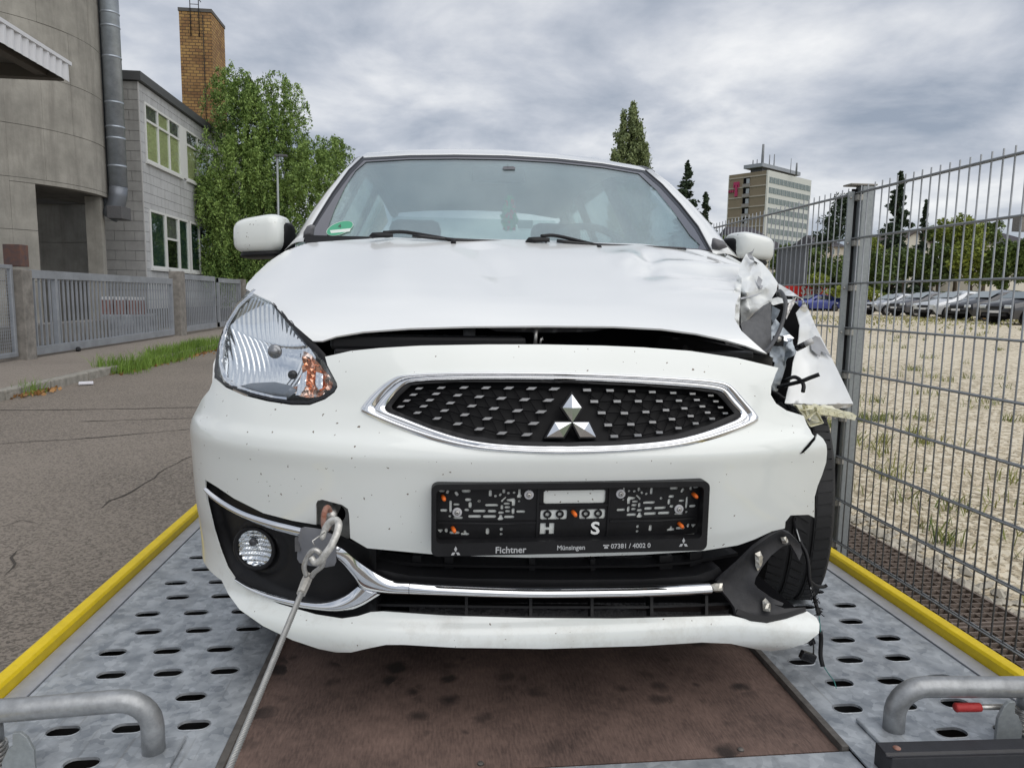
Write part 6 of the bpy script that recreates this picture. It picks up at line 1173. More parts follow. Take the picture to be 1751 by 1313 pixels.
for q in ([(1214, 1000), (1222, 997), (1236, 997), (1237, 1011), (1225, 1012), (1216, 1010)], [(1291, 946), (1300, 942), (1305, 952), (1303, 966), (1296, 976), (1292, 968)], [(1304, 1027), (1309, 1022), (1318, 1032), (1317, 1046), (1305, 1044)], [(1336, 920), (1344, 917), (1348, 924), (1346, 930), (1338, 929)]):
    patch('spring_clip', q, FR, M_clip, brk, h=.006, off=-.004, pillow=(.006, .006), solid=.003, flat=True)
patch('hanging_rail', [(1258, 1050), (1285, 1060), (1312, 1063), (1345, 1056), (1378, 1045), (1378, 1038), (1345, 1047), (1312, 1054), (1285, 1050), (1262, 1040)], FR, M_black, brk, h=.008, off=-.006, solid=.008)
# ---- towing eye and its open flap
tp = FR.at(.05).P(568, 882)
boxo('tow_hole_back', tuple(FR.at(.07).P(536, 912)), tuple(FR.at(.07).P(602, 850)+Vector((0, .01, 0))), mat('tow_pocket', (.45, .46, .45), .5, var=.4, vscale=30), car)
tubeo('tow_hole_bore', [tp+Vector((.004, .018, 0)), tp+Vector((.004, .014, 0))], .021, M_dark, car, 20)
te = link('towing_eye', bpy.data.meshes.new('towing_eye'), None, car)
t0 = FR.at(.05).P(574, 866); t1 = FR.at(-.01).P(566, 884)
tubeo('shank', [t0, t1], [.010, .0095], M_steel, te, 14)
ec = FR.at(-.02).P(559, 886); ring = [ec+Vector((.004*math.cos(a), .016*math.cos(a), .021*math.sin(a))) for a in np.linspace(0, 6.2832, 25)[:-1]]
MB().tube(ring, .0055, 8, closed=True).build('ring', M_rust, te, smooth=True)
flp = [(514, 903), (520, 901), (548, 905), (570, 915), (573, 930), (575, 960), (572, 967), (556, 970), (530, 967), (512, 962), (508, 955), (509, 925)]
patch('tow_flap', flp, FR, mat('flap_grey', (.20, .205, .225), .35, var=.1, vscale=20), car, h=.008, off=-.016, solid=.003, pillow=(.002, .006))
boxo('flap_tab', tuple(FR.at(-.017).P(506, 940)), tuple(FR.at(-.017).P(512, 921)+Vector((0, .003, 0))), M_greyplas, car)
# ---- lost lamp bay on the smashed side
db = link('smashed_lamp_bay', bpy.data.meshes.new('smashed_lamp_bay'), None, car)
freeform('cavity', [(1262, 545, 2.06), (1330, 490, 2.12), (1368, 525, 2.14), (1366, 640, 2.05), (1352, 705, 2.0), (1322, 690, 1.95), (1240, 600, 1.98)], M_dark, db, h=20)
freeform('foam_absorber', [(1266, 553, 1.74), (1283, 545, 1.75), (1304, 530, 1.76), (1319, 516, 1.78), (1319, 600, 1.73), (1313, 604, 1.72), (1290, 588, 1.71), (1270, 568, 1.71)], mat('foam_grey', (.115, .118, .125), .8, var=.15, vscale=60, bump=.1, bscale=300), db, h=7, solid=.03)
freeform('headlamp_carrier', [(1236, 580, 1.62), (1312, 606, 1.60), (1322, 612, 1.66), (1318, 640, 1.66), (1260, 618, 1.60)], M_black, db, h=8, crumple=.01)
blue = mat('bare_inner_steel', (.36, .40, .44), .42, .5, var=.2, vscale=30)
freeform('inner_wing', [(1326, 545, 1.83), (1340, 560, 1.82), (1356, 577, 1.82), (1352, 590, 1.80), (1342, 600, 1.80), (1344, 625, 1.80), (1338, 645, 1.78), (1330, 668, 1.76), (1322, 672, 1.72), (1319, 655, 1.70), (1325, 620, 1.74), (1316, 612, 1.76), (1318, 560, 1.82)], blue, db, inner=[(1330, 590, 1.80)], h=5, crumple=.02, cscale=.04)
freeform('bent_bracket', [(1355, 577, 1.80), (1344, 590, 1.77), (1342, 605, 1.78), (1340, 625, 1.79), (1346, 612, 1.77), (1358, 608, 1.76), (1362, 600, 1.77), (1356, 588, 1.78)], blue, db, h=4, crumple=.02, cscale=.02, seed=4)
freeform('inner_strut', [(1320, 523, 1.88), (1334, 530, 1.86), (1330, 540, 1.85), (1321, 552, 1.85), (1319, 545, 1.86)], blue, db, h=5)
freeform('torn_panel_edge', [(1312, 513, 1.84), (1330, 508, 1.86), (1344, 512, 1.90), (1356, 512, 1.92), (1352, 518, 1.89), (1338, 518, 1.86), (1322, 522, 1.84)], M_white3, db, h=4, crumple=.02, cscale=.02, seed=1)
freeform('torn_panel_edge', [(1352, 516, 1.86), (1362, 508, 1.89), (1358, 520, 1.87), (1352, 530, 1.85), (1345, 546, 1.83), (1342, 540, 1.83), (1346, 524, 1.84)], mat('bright_bare_metal', (.6, .58, .56), .35, .6), db, h=3, crumple=.02, cscale=.015, seed=3)
freeform('reflector_shard', [(1331, 576, 1.79), (1350, 572, 1.80), (1358, 578, 1.79), (1346, 584, 1.78), (1334, 580, 1.78)], M_refl, db, h=4, crumple=.01)
boxo('mount_block', tuple(onY(1324, 592, 1.775)), tuple(onY(1337, 574, 1.79)), M_black, db, .003)
bp_ = onY(1332, 580, 1.765); tubeo('bolt', [bp_+Vector((0, .01, 0)), bp_], .008, M_steel, db, 6)
cable = [(1299, 606, 1.63), (1312, 598, 1.66), (1325, 580, 1.72), (1335, 560, 1.76), (1342, 535, 1.78), (1343, 515, 1.80), (1336, 500, 1.83), (1331, 499, 1.86), (1333, 512, 1.88), (1338, 522, 1.9)]
tubeo('wiring_conduit', [onY(*p) for p in spline(cable, 5)], .0055, mat('conduit_grey', (.06, .062, .068), .5), db, 8)
cable = [(1330, 662, 1.75), (1350, 657, 1.72), (1370, 652, 1.68), (1385, 646, 1.67), (1401, 640, 1.66)]
tubeo('broken_hose', [onY(*p) for p in spline(cable, 5)], .0052, M_black, db, 10)
cable = [(1340, 652, 1.78), (1356, 645, 1.72), (1366, 648, 1.69), (1374, 658, 1.67), (1373, 670, 1.66)]
tubeo('broken_hose', [onY(*p) for p in spline(cable, 5)], .005, M_black, db, 10)
tubeo('plug_connector', [onY(1362, 596, 1.74), onY(1376, 589, 1.72)], .008, M_black2, db, 8); tubeo('plug_sleeve', [onY(1376, 589, 1.72), onY(1390, 582, 1.71)], .0075, mat('clear_sleeve', (.55, .55, .54), .25), db, 10)
tubeo('clip_wire', [onY(*p) for p in spline([(1319, 669, 1.68), (1330, 673, 1.67), (1336, 678, 1.67), (1342, 681, 1.68)], 4)], .0035, M_black, db, 6)
# bent front wing, standing away from the body
wing = [(1331, 485, 2.0), (1352, 497, 2.03), (1373, 512, 2.05), (1383, 530, 2.03), (1394, 556, 1.99), (1412, 592, 1.96), (1432, 632, 1.93), (1447, 664, 1.90), (1459, 690, 1.88), (1440, 690.5, 1.83), (1410, 691, 1.78), (1375, 690, 1.75), (1342, 689, 1.73), (1347, 668, 1.75), (1353, 645, 1.78), (1356, 620, 1.80), (1362, 600, 1.82), (1366, 580, 1.84), (1368, 556, 1.86), (1362, 535, 1.88), (1370, 524, 1.94), (1374, 514, 1.97), (1364, 507, 1.95), (1345, 505, 1.93), (1333, 500, 1.93)]
freeform('torn_front_wing', wing, M_white2, car, inner=[(1385, 560, 1.90), (1400, 620, 1.84), (1380, 650, 1.78), (1420, 660, 1.83), (1376, 600, 1.83)], h=6, crumple=.006, cscale=.10, solid=.002)
freeform('bared_primer_patch', [(1386, 580, 1.868), (1394, 574, 1.875), (1402, 577, 1.895), (1412, 595, 1.925), (1422, 612, 1.925), (1414, 606, 1.90), (1404, 600, 1.87), (1402, 610, 1.85), (1388, 598, 1.84)], M_primer, car, h=4, solid=.0008)
freeform('wing_edge', [(1342, 690, 1.73), (1375, 691, 1.75), (1410, 692, 1.78), (1459, 691, 1.88), (1452, 697, 1.90), (1410, 700, 1.82), (1375, 699, 1.79)], M_white2, car, h=8)
# broken cream bracket
cb_ = link('broken_bracket', bpy.data.meshes.new('broken_bracket'), None, car)
web = [(1356, 691, 1.66), (1372, 692, 1.665), (1405, 696, 1.68), (1404, 714, 1.68), (1402, 722, 1.68), (1390, 727, 1.67), (1382, 728, 1.66), (1376, 715, 1.65)]
freeform('web_plate', web, mat('bracket_white', (.66, .66, .56), .5), cb_, h=6, solid=.002)
mb = MB()
for a, b in (((1358, 692), (1382, 728)), ((1372, 692), (1378, 716)), ((1378, 716), (1392, 702)), ((1392, 695), (1394, 704)), ((1394, 704), (1404, 722)), ((1368, 700), (1388, 698)), ((1380, 716), (1402, 720)), ((1366, 703), (1378, 716)), ((1382, 728), (1403, 722))):
    p, q = onY(*a, 1.655), onY(*b, 1.665); d_ = (q-p).normalized().cross(Vector((0, 1, 0)))*.0011; mb.prism([p-d_, q-d_, q+d_, p+d_], (0, -.012, 0))
mb.build('stiffening_ribs', M_cream, cb_)
arm_t = [(1380, 692), (1403, 694), (1416, 698), (1430, 700), (1446, 703), (1458, 706), (1465, 711)]; arm_b = [(1462, 719), (1450, 716), (1436, 714), (1420, 711), (1404, 709), (1386, 707)]
freeform('bracket_arm', [(x, y, 1.66+.0004*(x-1380)) for x, y in arm_t+arm_b], M_cream, cb_, h=4, solid=.018, crumple=.004, cscale=.012)
mb = MB()
for i, x in enumerate((1406, 1421, 1436, 1451)):
    p = onY(x, 703+(x-1406)*.19, 1.655+.0004*(x-1380)); mb.tube([p+Vector((.0085*math.cos(a), -.003, .006*math.sin(a))) for a in np.linspace(0, 6.28, 13)[:-1]], .0016, 5, closed=True)
mb.build('scalloped_ribs', M_cream, cb_)
p_ = onY(1383, 717, 1.645); tubeo('bracket_screw', [p_, p_+Vector((0, -.005, 0))], .004, M_steel, cb_, 8)
# crack in the bumper corner
freeform('bumper_crack', [(1368, 776, FR.P(1368, 776).y-.003), (1376, 766, FR.P(1376, 766).y-.003), (1386, 754, FR.P(1386, 754).y-.003), (1393, 746, FR.P(1393, 746).y-.003), (1394, 751, FR.P(1394, 750).y-.003), (1385, 763, FR.P(1385, 763).y-.003), (1374, 774, FR.P(1374, 774).y-.003)], M_dark, car, h=5, solid=.0005)
# dangling loom
lm = link('torn_wiring_loom', bpy.data.meshes.new('torn_wiring_loom'), None, car)
def wire(name, pts, r, m, n=6, k=4): return tubeo(name, [onY(*p) for p in spline(pts, k)], r, m, lm, n)
wire('loom_sleeve', [(1357, 888, 1.70), (1362, 910, 1.60), (1370, 930, 1.57), (1378, 945, 1.55), (1382, 962, 1.54), (1384, 990, 1.53), (1387, 1002, 1.53)], .0045, M_black)
wire('loom_sleeve', [(1386, 1000, 1.53), (1392, 1020, 1.52), (1396, 1035, 1.51), (1400, 1052, 1.50)], .005, M_black)
wire('loom_sleeve', [(1403, 1080, 1.49), (1404, 1095, 1.49), (1403, 1120, 1.48), (1407, 1139, 1.47)], .0055, M_black)
wire('loom_branch', [(1385, 994, 1.53), (1396, 1002, 1.54), (1408, 1003, 1.55), (1414, 1000, 1.55)], .0045, M_black)
tealm = mat('teal_wire', (.05, .22, .20), .5)
wire('copper_wire', [(1362, 905, 1.59), (1368, 925, 1.56)], .0012, mat('white_wire', (.6, .62, .62), .5)); wire('copper_wire', [(1386, 1004, 1.525), (1390, 1018, 1.515)], .0012, MATS['white_wire'])
wire('copper_wire', [(1400, 1050, 1.50), (1402, 1066, 1.495), (1403, 1082, 1.49)], .0013, tealm); wire('copper_wire', [(1408, 1138, 1.47), (1418, 1153, 1.44), (1426, 1164, 1.42), (1430, 1176, 1.40)], .0011, tealm)
wire('plug_lead', [(1387, 1090, 1.49), (1391, 1102, 1.48), (1391, 1118, 1.47)], .0016, M_black)
p0 = onY(1381, 1122, 1.47); MB().box((-.018, -.008, -.010), (.018, .008, .010), Matrix.Translation(p0) @ Matrix.Rotation(.35, 4, 'Y')).build('plug', M_black2, lm, bevel=.003)
p0 = onY(1386, 1094, 1.49); MB().box((-.008, -.007, -.010), (.008, .007, .010), Matrix.Translation(p0) @ Matrix.Rotation(-.4, 4, 'Y')).build('plug', M_black2, lm, bevel=.002)
mb = MB(); 
for i in range(40):
    t = random.random(); a = onY(1389+12*t, 1012+38*t, 1.515-.015*t); mb.tube([a, a+Vector((random.uniform(-.012, .012), random.uniform(-.01, .005), random.uniform(-.012, .012)))], .0012, 3)
mb.build('frayed_tape', M_black, lm)
# ---- windscreen, pillars, roof
def WSF(u, z): return 2.30+1.62*(z-1.045)+.26*np.abs(u)**2+.25*np.clip(np.abs(u)-.5, 0, 1)**2
WS = Surf(WSF)
ws_in = [(526, 404), (545, 372), (570, 333), (598, 295), (621, 272), (700, 267.5), (780, 266.5), (865, 268), (950, 273), (1030, 281.5), (1100, 293), (1130, 318), (1160, 352), (1190, 390), (1211, 427)]
base = [(1150, 425), (1000, 418), (870, 413), (760, 409), (640, 405)]
patch('windscreen', ws_in+[(1215, 440), (870, 428), (522, 416)], WS, M_glass, car, h=.03, solid=.004)
frit_m = mat('glass_frit', (.075, .07, .08), .2, coat=1.0)
frit_in = [(559, 404), (562, 385), (572, 358), (590, 320), (608, 292), (626, 277), (700, 272.5), (780, 271.5), (865, 273), (950, 278), (1030, 286.5), (1092, 297), (1122, 325), (1152, 362), (1180, 402), (1197, 419), (1193, 425), (1000, 417), (870, 412), (640, 405)]
patch('windscreen_border', ws_in+[(1215, 440), (870, 428), (522, 416)], WS, frit_m, car, holes=[frit_in], h=.02, off=-.0055, solid=.001)
patch('screen_seal', [(524, 404), (543, 371), (568, 332), (596, 293), (620, 270), (700, 265.5), (780, 264.5), (865, 266), (950, 271), (1030, 279.5), (1102, 291.5), (1132, 317), (1162, 351), (1192, 389), (1214, 428), (1209, 427), (1188, 391), (1158, 353), (1128, 320), (1099, 295), (1030, 283.5), (950, 275), (865, 270), (780, 268.5), (700, 269.5), (622, 274), (600, 297), (572, 335), (547, 374), (529, 404)], WS, M_black2, car, h=.01, off=-.007, solid=.002)
# dotted mirror patch, stickers
patch('rain_sensor_patch', [(861, 285), (878, 284.5), (881, 287), (881, 290), (862, 290), (859, 288)], WS, mat('patch_grey', (.12, .12, .13), .5), car, h=.02, off=-.006, solid=.0005)
stk = [(557+0, 393)]
el = [(581+22.5*math.cos(a)-3*math.sin(a), 390.5+11.5*math.sin(a)-5*math.cos(a)) for a in np.linspace(0, 6.283, 29)[:-1]]
sk = empty('emission_sticker', WS.P(581, 390)); sk.parent = car; sk.matrix_parent_inverse = car.matrix_basis.inverted()
patch('sticker_disc', el, WS, mat('sticker_green', (.06, .36, .20), .4), sk, h=.02, off=-.0066, solid=.0004)
patch('sticker_field', [(564, 394), (600, 390.5), (598, 396), (566, 399)], WS, mat('sticker_white', (.7, .75, .7), .4), sk, h=.02, off=-.0074, solid=.0004)
MB().tube([WS.at(-.0070).P(*p) for p in el], .0007, 4, closed=True).build('sticker_rim', MATS['sticker_white'], sk)
p_ = WS.at(-.009).P(578, 389.5); text_mesh('sticker_digit', '4', .020, mat('sticker_ink', (.03, .09, .06), .4), sk, Matrix.Translation(p_) @ Matrix.Rotation(R(-30), 4, 'X') @ FACE, .0002, .0006)
# pillars and roof edge: strips swept from the screen edge to the side windows
def strip3(name, inner, outer, m, bulge=.02, k=6, par=car, th=.003):
    V = []; F = []; n = len(inner)
    for a, b in zip(inner, outer):
        a = Vector(a); b = Vector(b); nn = Vector((0, -.75, .66))
        for j in range(k+1): t = j/k; V.append(a.lerp(b, t)+nn*bulge*math.sin(math.pi*t))
    for i in range(n-1):
        for j in range(k): F.append((i*(k+1)+j, i*(k+1)+j+1, (i+1)*(k+1)+j+1, (i+1)*(k+1)+j))
    ob = MB().add(V, F).build(name, m, par, smooth=True); md = ob.modifiers.new('s', 'SOLIDIFY'); md.thickness = th; return ob
pin = [(522, 413), (527, 402), (546, 370), (570, 331), (598, 292), (621, 270)]; pout = [(486, 428), (503, 410), (530, 366), (556, 330), (584, 298), (604, 279)]
IN = [WS.P(*p) for p in pin]; OUT = [onY(p[0], p[1], i.y+.10) for p, i in zip(pout, IN)]
strip3('front_pillar', IN, OUT, M_white2, .014)
tubeo('pillar_gasket', [a+(b-a)*.02+Vector((0, -.004, .002)) for a, b in zip(IN, OUT)], .004, M_black2, car, 6)
pin2 = [(1216, 436), (1212, 427), (1192, 389), (1162, 351), (1131, 317), (1103, 293)]; pout2 = [(1262, 440), (1242, 417), (1212, 380), (1180, 346), (1146, 314), (1118, 295)]
IN2 = [WS.P(*p) for p in pin2]; OUT2 = [onY(p[0], p[1], i.y+.10) for p, i in zip(pout2, IN2)]
strip3('front_pillar', IN2, OUT2, M_white2, .014)
tubeo('pillar_gasket', [a+(b-a)*.02+Vector((0, -.004, .002)) for a, b in zip(IN2, OUT2)], .004, M_black2, car, 6)
for q in ([(518, 407), (519, 397), (525, 387), (532, 384), (539, 386), (536, 405)], [(1216, 420), (1218, 408), (1221, 407), (1236, 412), (1244, 423), (1230, 428), (1218, 426)]):
    freeform('cowl_corner_trim', [(x, y, 2.43) for x, y in q], mat('cowl_grey', (.12, .12, .13), .5), car, h=5, solid=.01, pillow=(.012, 5))
# roof: from the screen top back to the tail
top_px = [(604, 276), (621, 270), (700, 265.5), (780, 264.5), (865, 266), (950, 271), (1030, 279.5), (1103, 292), (1118, 297)]
T0 = [WS.P(*p) for p in top_px]; T0[0] = OUT[-1].copy(); T0[-1] = OUT2[-1].copy()
V = []; F = []; ks = [0, .01, .025, .05, .08, .12, .18, .3, .5, .75, 1.0]; n = len(T0)
for k in ks:
    for i, p in enumerate(T0):
        e_ = abs(i-4)/4; yb = 4.9-.0*e_
        q = Vector((CX+(p.x-CX)*(1+.02*math.sin(k*3.1)-.10*k), p.y+(yb-p.y)*k, p.z+(.115+.012*(1-e_**2))*(1-math.exp(-(yb-p.y)*k/.30))-.16*max(0, k-.35)**1.6))
        V.append(q)
for a in range(len(ks)-1):
    for i in range(n-1): F.append((a*n+i, a*n+i+1, (a+1)*n+i+1, (a+1)*n+i))
roof = MB().add(V, F).build('roof', M_white2, car, smooth=True); md = roof.modifiers.new('s', 'SOLIDIFY'); md.thickness = .006; md.offset = -1
lin = mat('headlining', (.34, .34, .33), .9)
MB().add([v-Vector((0, -.03 if i < n else 0, .035)) for i, v in enumerate(V)], F).build('headlining', lin, car, smooth=True)
for s_ in (0, n-1):
    tubeo('cant_rail', [V[a*n+s_]+Vector((0, .03, -.028)) for a in range(len(ks))], .030, lin, car, 8)
    tubeo('roof_gutter', [V[a*n+s_]+Vector((0, 0, .001)) for a in range(len(ks))], .006, M_black2, car, 6)
# ---- wings, doors and tail: the rest of the shell
def side_x(y, z, sg):
    w_ = .775+.055*min(1, max(0, (y-1.7)/.5))-.10*max(0, (y-4.7)/.45)**2
    f_ = max(0., min(1., (2.5-y)/.5)); return CX+sg*(w_-.35*max(0, .42-z)**2-.55*max(0, z-.78)**2-1.5*f_*max(0, z-.66)**2)
def side(name, sg, poly, m, holes=(), h=.06, inset=0.):
    polys = [densify(p, h) for p in [poly]+list(holes)]; W, T, _ = cdt_fill(polys, h)
    V = [(side_x(a, b, sg)-sg*inset, a, b) for a, b in W]; F = [tuple(map(int, t)) if sg > 0 else tuple(map(int, t[::-1])) for t in T]
    return mesh(name, V, F, m, car, smooth=True, solid=.004)
def arc(cy, cz, r, a0, a1, n=14): return [(cy+r*math.cos(R(a0+(a1-a0)*i/n)), cz+r*math.sin(R(a0+(a1-a0)*i/n))) for i in range(n+1)]
for sg in (-1, 1):
    fr = arc(2.05, .29, .325, 165, 0) if sg < 0 else None
    if sg < 0: side('front_wing', sg, [(1.735, .55)]+fr[1:]+[(2.375, .22), (2.55, .20), (2.62, .9), (2.60, .99), (2.40, .95), (2.15, .90), (1.95, .85), (1.82, .78), (1.74, .70), (1.71, .60)], M_white2)
    else: side('door_edge_panel', sg, [(2.38, .22), (2.55, .20), (2.62, .9), (2.60, 1.03), (2.42, .99), (2.40, .6)], M_white2)
    side('front_door', sg, [(2.625, .9), (2.555, .20), (3.40, .20), (3.46, .5), (3.46, 1.06), (2.605, 1.03)], M_white2)
    rr = arc(4.50, .29, .325, 180, 0)
    side('rear_door', sg, [(3.465, 1.06), (3.465, .5), (3.405, .20), (4.17, .21)]+[p for p in rr[:5]]+[(4.32, 1.08)], M_white2)
    side('rear_wing', sg, [(4.325, 1.08), (4.325, .57)]+rr[5:]+[(4.83, .3), (5.08, .34), (5.10, .9), (4.98, 1.09)], M_white2)
    # side windows and door frames
    zt = lambda y: 1.40+.085*(1-math.exp(-max(0, y-3.0)/.3))-.10*max(0, (y-4.2)/.6)
    def win(a, b, y0t, y1t):
        xb = .78; xt = .575; P = []
        for y, z, wq in ((a, 1.05, xb), (b, 1.06, xb), (y1t, zt(y1t)-.02, xt), (y0t, zt(y0t)-.02, xt)): P.append((CX+sg*wq, y, z))
        return P
    for nm, q in (('front_window', win(2.66, 3.42, 2.98, 3.42)), ('rear_window', win(3.52, 4.25, 3.52, 4.15)), ('quarter_window', win(4.32, 4.62, 4.22, 4.48))):
        mesh(nm, q, [(0, 1, 2, 3)], M_sideglass, car, solid=.003)
    for ya, yb, ta, tb in ((3.42, 3.52, 3.42, 3.52), (4.25, 4.32, 4.15, 4.22), (4.62, 5.02, 4.48, 4.88)):
        q = win(ya, yb, ta, tb); mesh('door_pillar', q, [(0, 1, 2, 3)], M_black2 if yb < 4.5 else M_white2, car, solid=.03)
# tail
q = [(CX-.74, 5.08, .34), (CX+.74, 5.08, .34), (CX+.74, 5.10, .92), (CX-.74, 5.10, .92)]; mesh('tailgate_lower', q, [(0, 1, 2, 3)], M_white2, car, solid=.03)
mesh('rear_screen', [(CX-.66, 5.05, 1.02), (CX+.66, 5.05, 1.02), (CX+.54, 4.82, 1.38), (CX-.54, 4.82, 1.38)], [(0, 1, 2, 3)], M_sideglass, car, solid=.003)
mesh('tailgate_upper', [(CX-.74, 5.10, .92), (CX+.74, 5.10, .92), (CX+.70, 5.05, 1.03), (CX-.70, 5.05, 1.03)], [(0, 1, 2, 3)], M_white2, car, solid=.02)
boxo('floor_pan', (CX-.72, 1.85, .17), (CX+.72, 5.0, .21), M_dark, car)
boxo('sump_guard', (CX-.55, 1.44, .17), (CX+.55, 1.86, .19), M_dark, car)
for sg in (-1, 1):
    boxo('wheel_arch_liner', (CX+sg*.55-.02, 1.70 if sg < 0 else 1.98, .2), (CX+sg*.55+.02, 2.4, .80), M_dark, car)
# ---- cabin
seat_m = mat('seat_cloth', (.10, .105, .112), .9, var=.2, vscale=40); trim_m = mat('cabin_trim', (.12, .122, .13), .7)
MB().box((CX-.66, 2.36, .86), (CX+.66, 2.78, 1.0)).build('dashboard', trim_m, car, bevel=.05)
for sx in (-.36, .36):
    st = empty('front_seat', (CX+sx, 3.25, .3)); st.parent = car; st.matrix_parent_inverse = car.matrix_basis.inverted()
    MB().box((CX+sx-.25, 3.0, .32), (CX+sx+.25, 3.5, .5)).build('cushion', seat_m, st, bevel=.05)
    MB().box((-.24, -.07, 0), (.24, .07, .62), Matrix.Translation((CX+sx, 3.5, .46)) @ Matrix.Rotation(R(-16), 4, 'X')).build('backrest', seat_m, st, bevel=.06)
    MB().box((-.13, -.05, 0), (.13, .05, .18), Matrix.Translation((CX+sx, 3.68, 1.07)) @ Matrix.Rotation(R(-8), 4, 'X')).build('headrest', seat_m, st, bevel=.045)
MB().box((-.6, -.07, 0), (.6, .07, .58), Matrix.Translation((CX, 4.5, .5)) @ Matrix.Rotation(R(-18), 4, 'X')).build('rear_bench_back', seat_m, car, bevel=.05)
swc = Vector((CX+.36, 2.86, 1.0)); Ms = Matrix.Translation(swc) @ Matrix.Rotation(R(62), 4, 'X')
MB().tube([Ms @ Vector((.185*math.cos(a), .185*math.sin(a), 0)) for a in np.linspace(0, 6.283, 33)[:-1]], .015, 8, closed=True).build('steering_wheel', trim_m, car, smooth=True)
boxo('interior_mirror', (CX-.11, 2.98, 1.335), (CX+.11, 3.02, 1.395), M_black, car, .015)
# ornament hanging from the mirror
orn = empty('hanging_ornament', (CX+.02, 2.95, 1.1), 'small green and red tree ornament hanging behind the windscreen', 'ornament')
oc = onY(871, 366, 2.72); g1 = mat('ornament_green', (.10, .62, .20), .5); g2 = mat('ornament_red', (.75, .09, .06), .5)
for nm, mm, cnt, sz in (('leaf_cluster', g1, 150, .011), ('berry_cluster', g2, 26, .010)):
    mb = MB()
    for i in range(cnt):
        t = random.random(); wq = .008+.022*(1-abs(t-.35)/.65); p = oc+Vector((random.uniform(-wq, wq), random.uniform(-.012, .012)-(.008 if mm is g2 else 0), -.058+.118*t)); a = random.uniform(0, 6.28)
        q = [p+Vector((math.cos(a+j*2.09), random.uniform(-.4, .4), math.sin(a+j*2.09)))*sz for j in range(3)]; mb.prism(q, (0, .001, 0))
    mb.build(nm, mm, orn)
tubeo('thread', [oc+Vector((0, 0, .055)), oc+Vector((.0, .10, .20))], .0007, M_black, orn, 4)
mesh('paper_slip', [onY(883, 376, 2.9), onY(911, 377, 2.9), onY(911, 391, 2.9), onY(886, 391, 2.9)], [(3, 2, 1, 0)], mat('paper', (.75, .8, .78), .6), car, solid=.001)
# ---- cowl and wipers
patch('cowl', [(520, 402), (640, 405), (870, 412.5), (1100, 421), (1218, 428), (1216, 440), (870, 426), (522, 415)], Surf(lambda u, z: 2.275+.28*u*u+.8*(z-1.04)), M_black, car, h=.03, solid=.02)
for s_ in (((632, 403, 2.22), (655, 398, 2.24), (690, 397, 2.25), (735, 404, 2.24), (775, 411, 2.23)), ((900, 411, 2.22), (925, 404, 2.24), (948, 403, 2.25), (985, 411, 2.24), (1022, 420, 2.23))):
    wp = link('wiper', bpy.data.meshes.new('wiper'), None, car); P = [onY(*p) for p in spline(s_[1:], 6)]
    tubeo('arm', P, .0055, M_black, wp, 6)
    x0 = s_[0][0]; y0 = s_[0][1]; freeform('pivot_cover', [(x0-2, y0+2, 2.235), (x0+4, y0-5, 2.235), (x0+22, y0-6, 2.235), (x0+40, y0-4, 2.235), (x0+40, y0+3, 2.23), (x0+15, y0+4, 2.225)], M_black, wp, h=4, solid=.015, pillow=(.006, 3))
    q = P[-1]; tubeo('nozzle', [q+Vector((0, -.02, -.004)), q+Vector((0, -.03, -.012))], .008, M_black, wp, 8)
    bl = [(s_[-1][0]-70, s_[-1][1]-8, 2.235), (s_[-1][0], s_[-1][1]-1, 2.235), (s_[-1][0]+110, s_[-1][1]+4, 2.27), (s_[-1][0]+150, s_[-1][1]+6, 2.30)]
    tubeo('blade', [onY(*p) for p in spline(bl, 4)], .0055, M_black2, wp, 6)
# ---- door mirrors
def superbox(name, c, r, m, parent, e=.45, nx=24, ny=16, shear=0., rot=None, zcut=None, taper=0.):
    V = []; F = []; sg = lambda v, p: math.copysign(abs(v)**p, v)
    for i in range(ny+1):
        b = -math.pi/2+math.pi*i/ny
        for j in range(nx):
            a = 2*math.pi*j/nx; x = sg(math.cos(b), e)*sg(math.cos(a), e); y = sg(math.cos(b), e)*sg(math.sin(a), e); z = sg(math.sin(b), e)
            k = 1-taper*x; p = Vector((x*r[0], y*r[1]*(1), z*r[2]*k+shear*x*r[0])); 
            if rot: p = rot @ p
            V.append(Vector(c)+p)
    for i in range(ny):
        for j in range(nx): F.append((i*nx+j, i*nx+(j+1) % nx, (i+1)*nx+(j+1) % nx, (i+1)*nx+j))
    return MB().add(V, F).build(name, m, parent, smooth=True)
for sg, box in ((-1, (409, 496, 373, 439)), (1, (1240, 1316, 400, 454))):
    dm = link('door_mirror', bpy.data.meshes.new('door_mirror'), None, car); Yc = 2.62
    c = onY((box[0]+box[1])/2, (box[2]+box[3])/2, Yc); hx = (box[1]-box[0])/2/FPX*2.68; hz = (box[3]-box[2])/2/FPX*2.68
    rot = Matrix.Rotation(R(10)*sg, 3, 'Z')
    superbox('shell', c+Vector((sg*.006, 0, .006)), (hx-.008, .075, hz-.009), M_white, dm, .5, shear=-.10*sg, rot=rot, taper=.10*sg)
    superbox('back_housing', c+Vector((-sg*.002, .025, .0)), (hx-.004, .072, hz-.012), M_black, dm, .5, shear=-.06*sg, rot=rot)
    superbox('lower_housing', c+Vector((sg*.002, .004, -hz+.012)), (hx-.022, .068, .013), M_black, dm, .6, shear=-.06*sg, rot=rot)
    tubeo('stalk', [c+Vector((-sg*hx*.6, .05, -hz*.6)), c+Vector((-sg*(hx+.10), .08, -hz*.8))], .018, M_black, dm, 10)
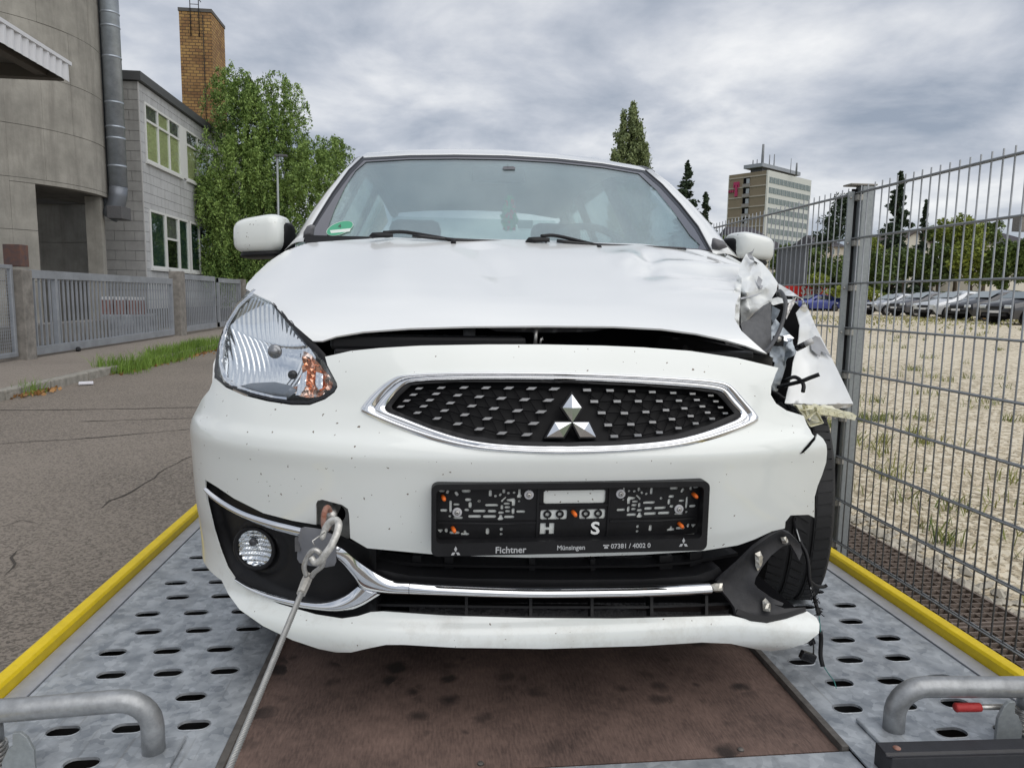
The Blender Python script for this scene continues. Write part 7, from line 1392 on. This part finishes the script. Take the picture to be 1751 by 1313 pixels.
# ---- wheels
def make_wheel(name, c, rot, turn=0., camber=0.):
    wh = empty(name, c); wh.parent = car; wh.matrix_parent_inverse = car.matrix_basis.inverted()
    M = Matrix.Translation(c) @ Matrix.Rotation(turn, 4, 'Z') @ Matrix.Rotation(camber, 4, 'Y')
    prof = [(-.074, .19), (-.082, .215), (-.085, .24), (-.082, .262), (-.072, .277), (-.064, .2825)]
    V = []; n = 96
    full = prof+[(-.052, .2855), (-.030, .2865), (-.028, .2805), (-.022, .2805), (-.020, .287), (.020, .287), (.022, .2805), (.028, .2805), (.030, .2865), (.052, .2855)]+[(-a, b) for a, b in prof[::-1]]
    k = len(full)
    for j in range(n):
        a = 2*math.pi*j/n
        for i, (x, r) in enumerate(full): V.append(M @ Vector((x, r*math.cos(a), r*math.sin(a))))
    F = [(j*k+i, j*k+i+1, ((j+1) % n)*k+i+1, ((j+1) % n)*k+i) for j in range(n) for i in range(k-1)]
    ty = MB().add(V, F).build('tyre', M_rubber, wh); smooth_angle(ty, 40)
    # tread blocks and shoulder sipes
    tb = MB(); nb = 60
    for j in range(nb):
        a = 2*math.pi*j/nb
        for (x0, x1, sk_, r) in ((-.072, -.034, .5, .2885), (-.016, .016, .9, .2895), (.034, .072, .5, .2885)):
            q = []
            for x, da in ((x0, 0), (x1, sk_ if x0 < .03 else -sk_)):
                for d_ in (.10, .90): q.append((x, a+(da*.6+d_)*2*math.pi/nb))
            (p0, p1, p2, p3) = q; rr = lambda x: r-.004*max(0, (abs(x)-.05)/.022)**2
            top = [M @ Vector((x, rr(x)*math.cos(t), rr(x)*math.sin(t))) for x, t in (p0, p1, p3, p2)]; bot = [M @ Vector((x, .275*math.cos(t), .275*math.sin(t))) for x, t in (p0, p1, p3, p2)]
            tb.add(top+bot, [(0, 1, 2, 3), (0, 4, 5, 1), (1, 5, 6, 2), (2, 6, 7, 3), (3, 7, 4, 0)])
    tb.build('tread_blocks', M_rubber, wh)['kind'] = 'stuff'
    rim = MB()
    for j in range(5):
        a = 2*math.pi*j/5; d_ = Vector((0, math.cos(a), math.sin(a))); p = Vector((0, -math.sin(a), math.cos(a)))
        for sx in (-.06, .06): rim.prism([M @ (Vector((sx, 0, 0))+d_*.03+p*.03), M @ (Vector((sx, 0, 0))+d_*.185+p*.02), M @ (Vector((sx, 0, 0))+d_*.185-p*.02), M @ (Vector((sx, 0, 0))+d_*.03-p*.03)], M.to_3x3() @ Vector((.02 if sx < 0 else -.02, 0, 0)))
    rim.tube([M @ Vector((-.07, 0, 0)), M @ Vector((.07, 0, 0))], .05, 14)
    rim.tube([M @ Vector((-.075, 0, 0)), M @ Vector((-.04, 0, 0)), M @ Vector((.04, 0, 0)), M @ Vector((.075, 0, 0))], [.195, .18, .18, .195], 32, cap=False)
    rim.build('rim', mat('alloy_silver', (.5, .5, .52), .35, .7), wh)
    return wh
make_wheel('wheel', (CX+.786, 1.965, .287), 0, R(-19), R(1))
make_wheel('wheel', (CX-.70, 2.05, .289), 0, 0)
make_wheel('wheel', (CX-.70, 4.50, .289), 0, 0); make_wheel('wheel', (CX+.70, 4.50, .289), 0, 0)
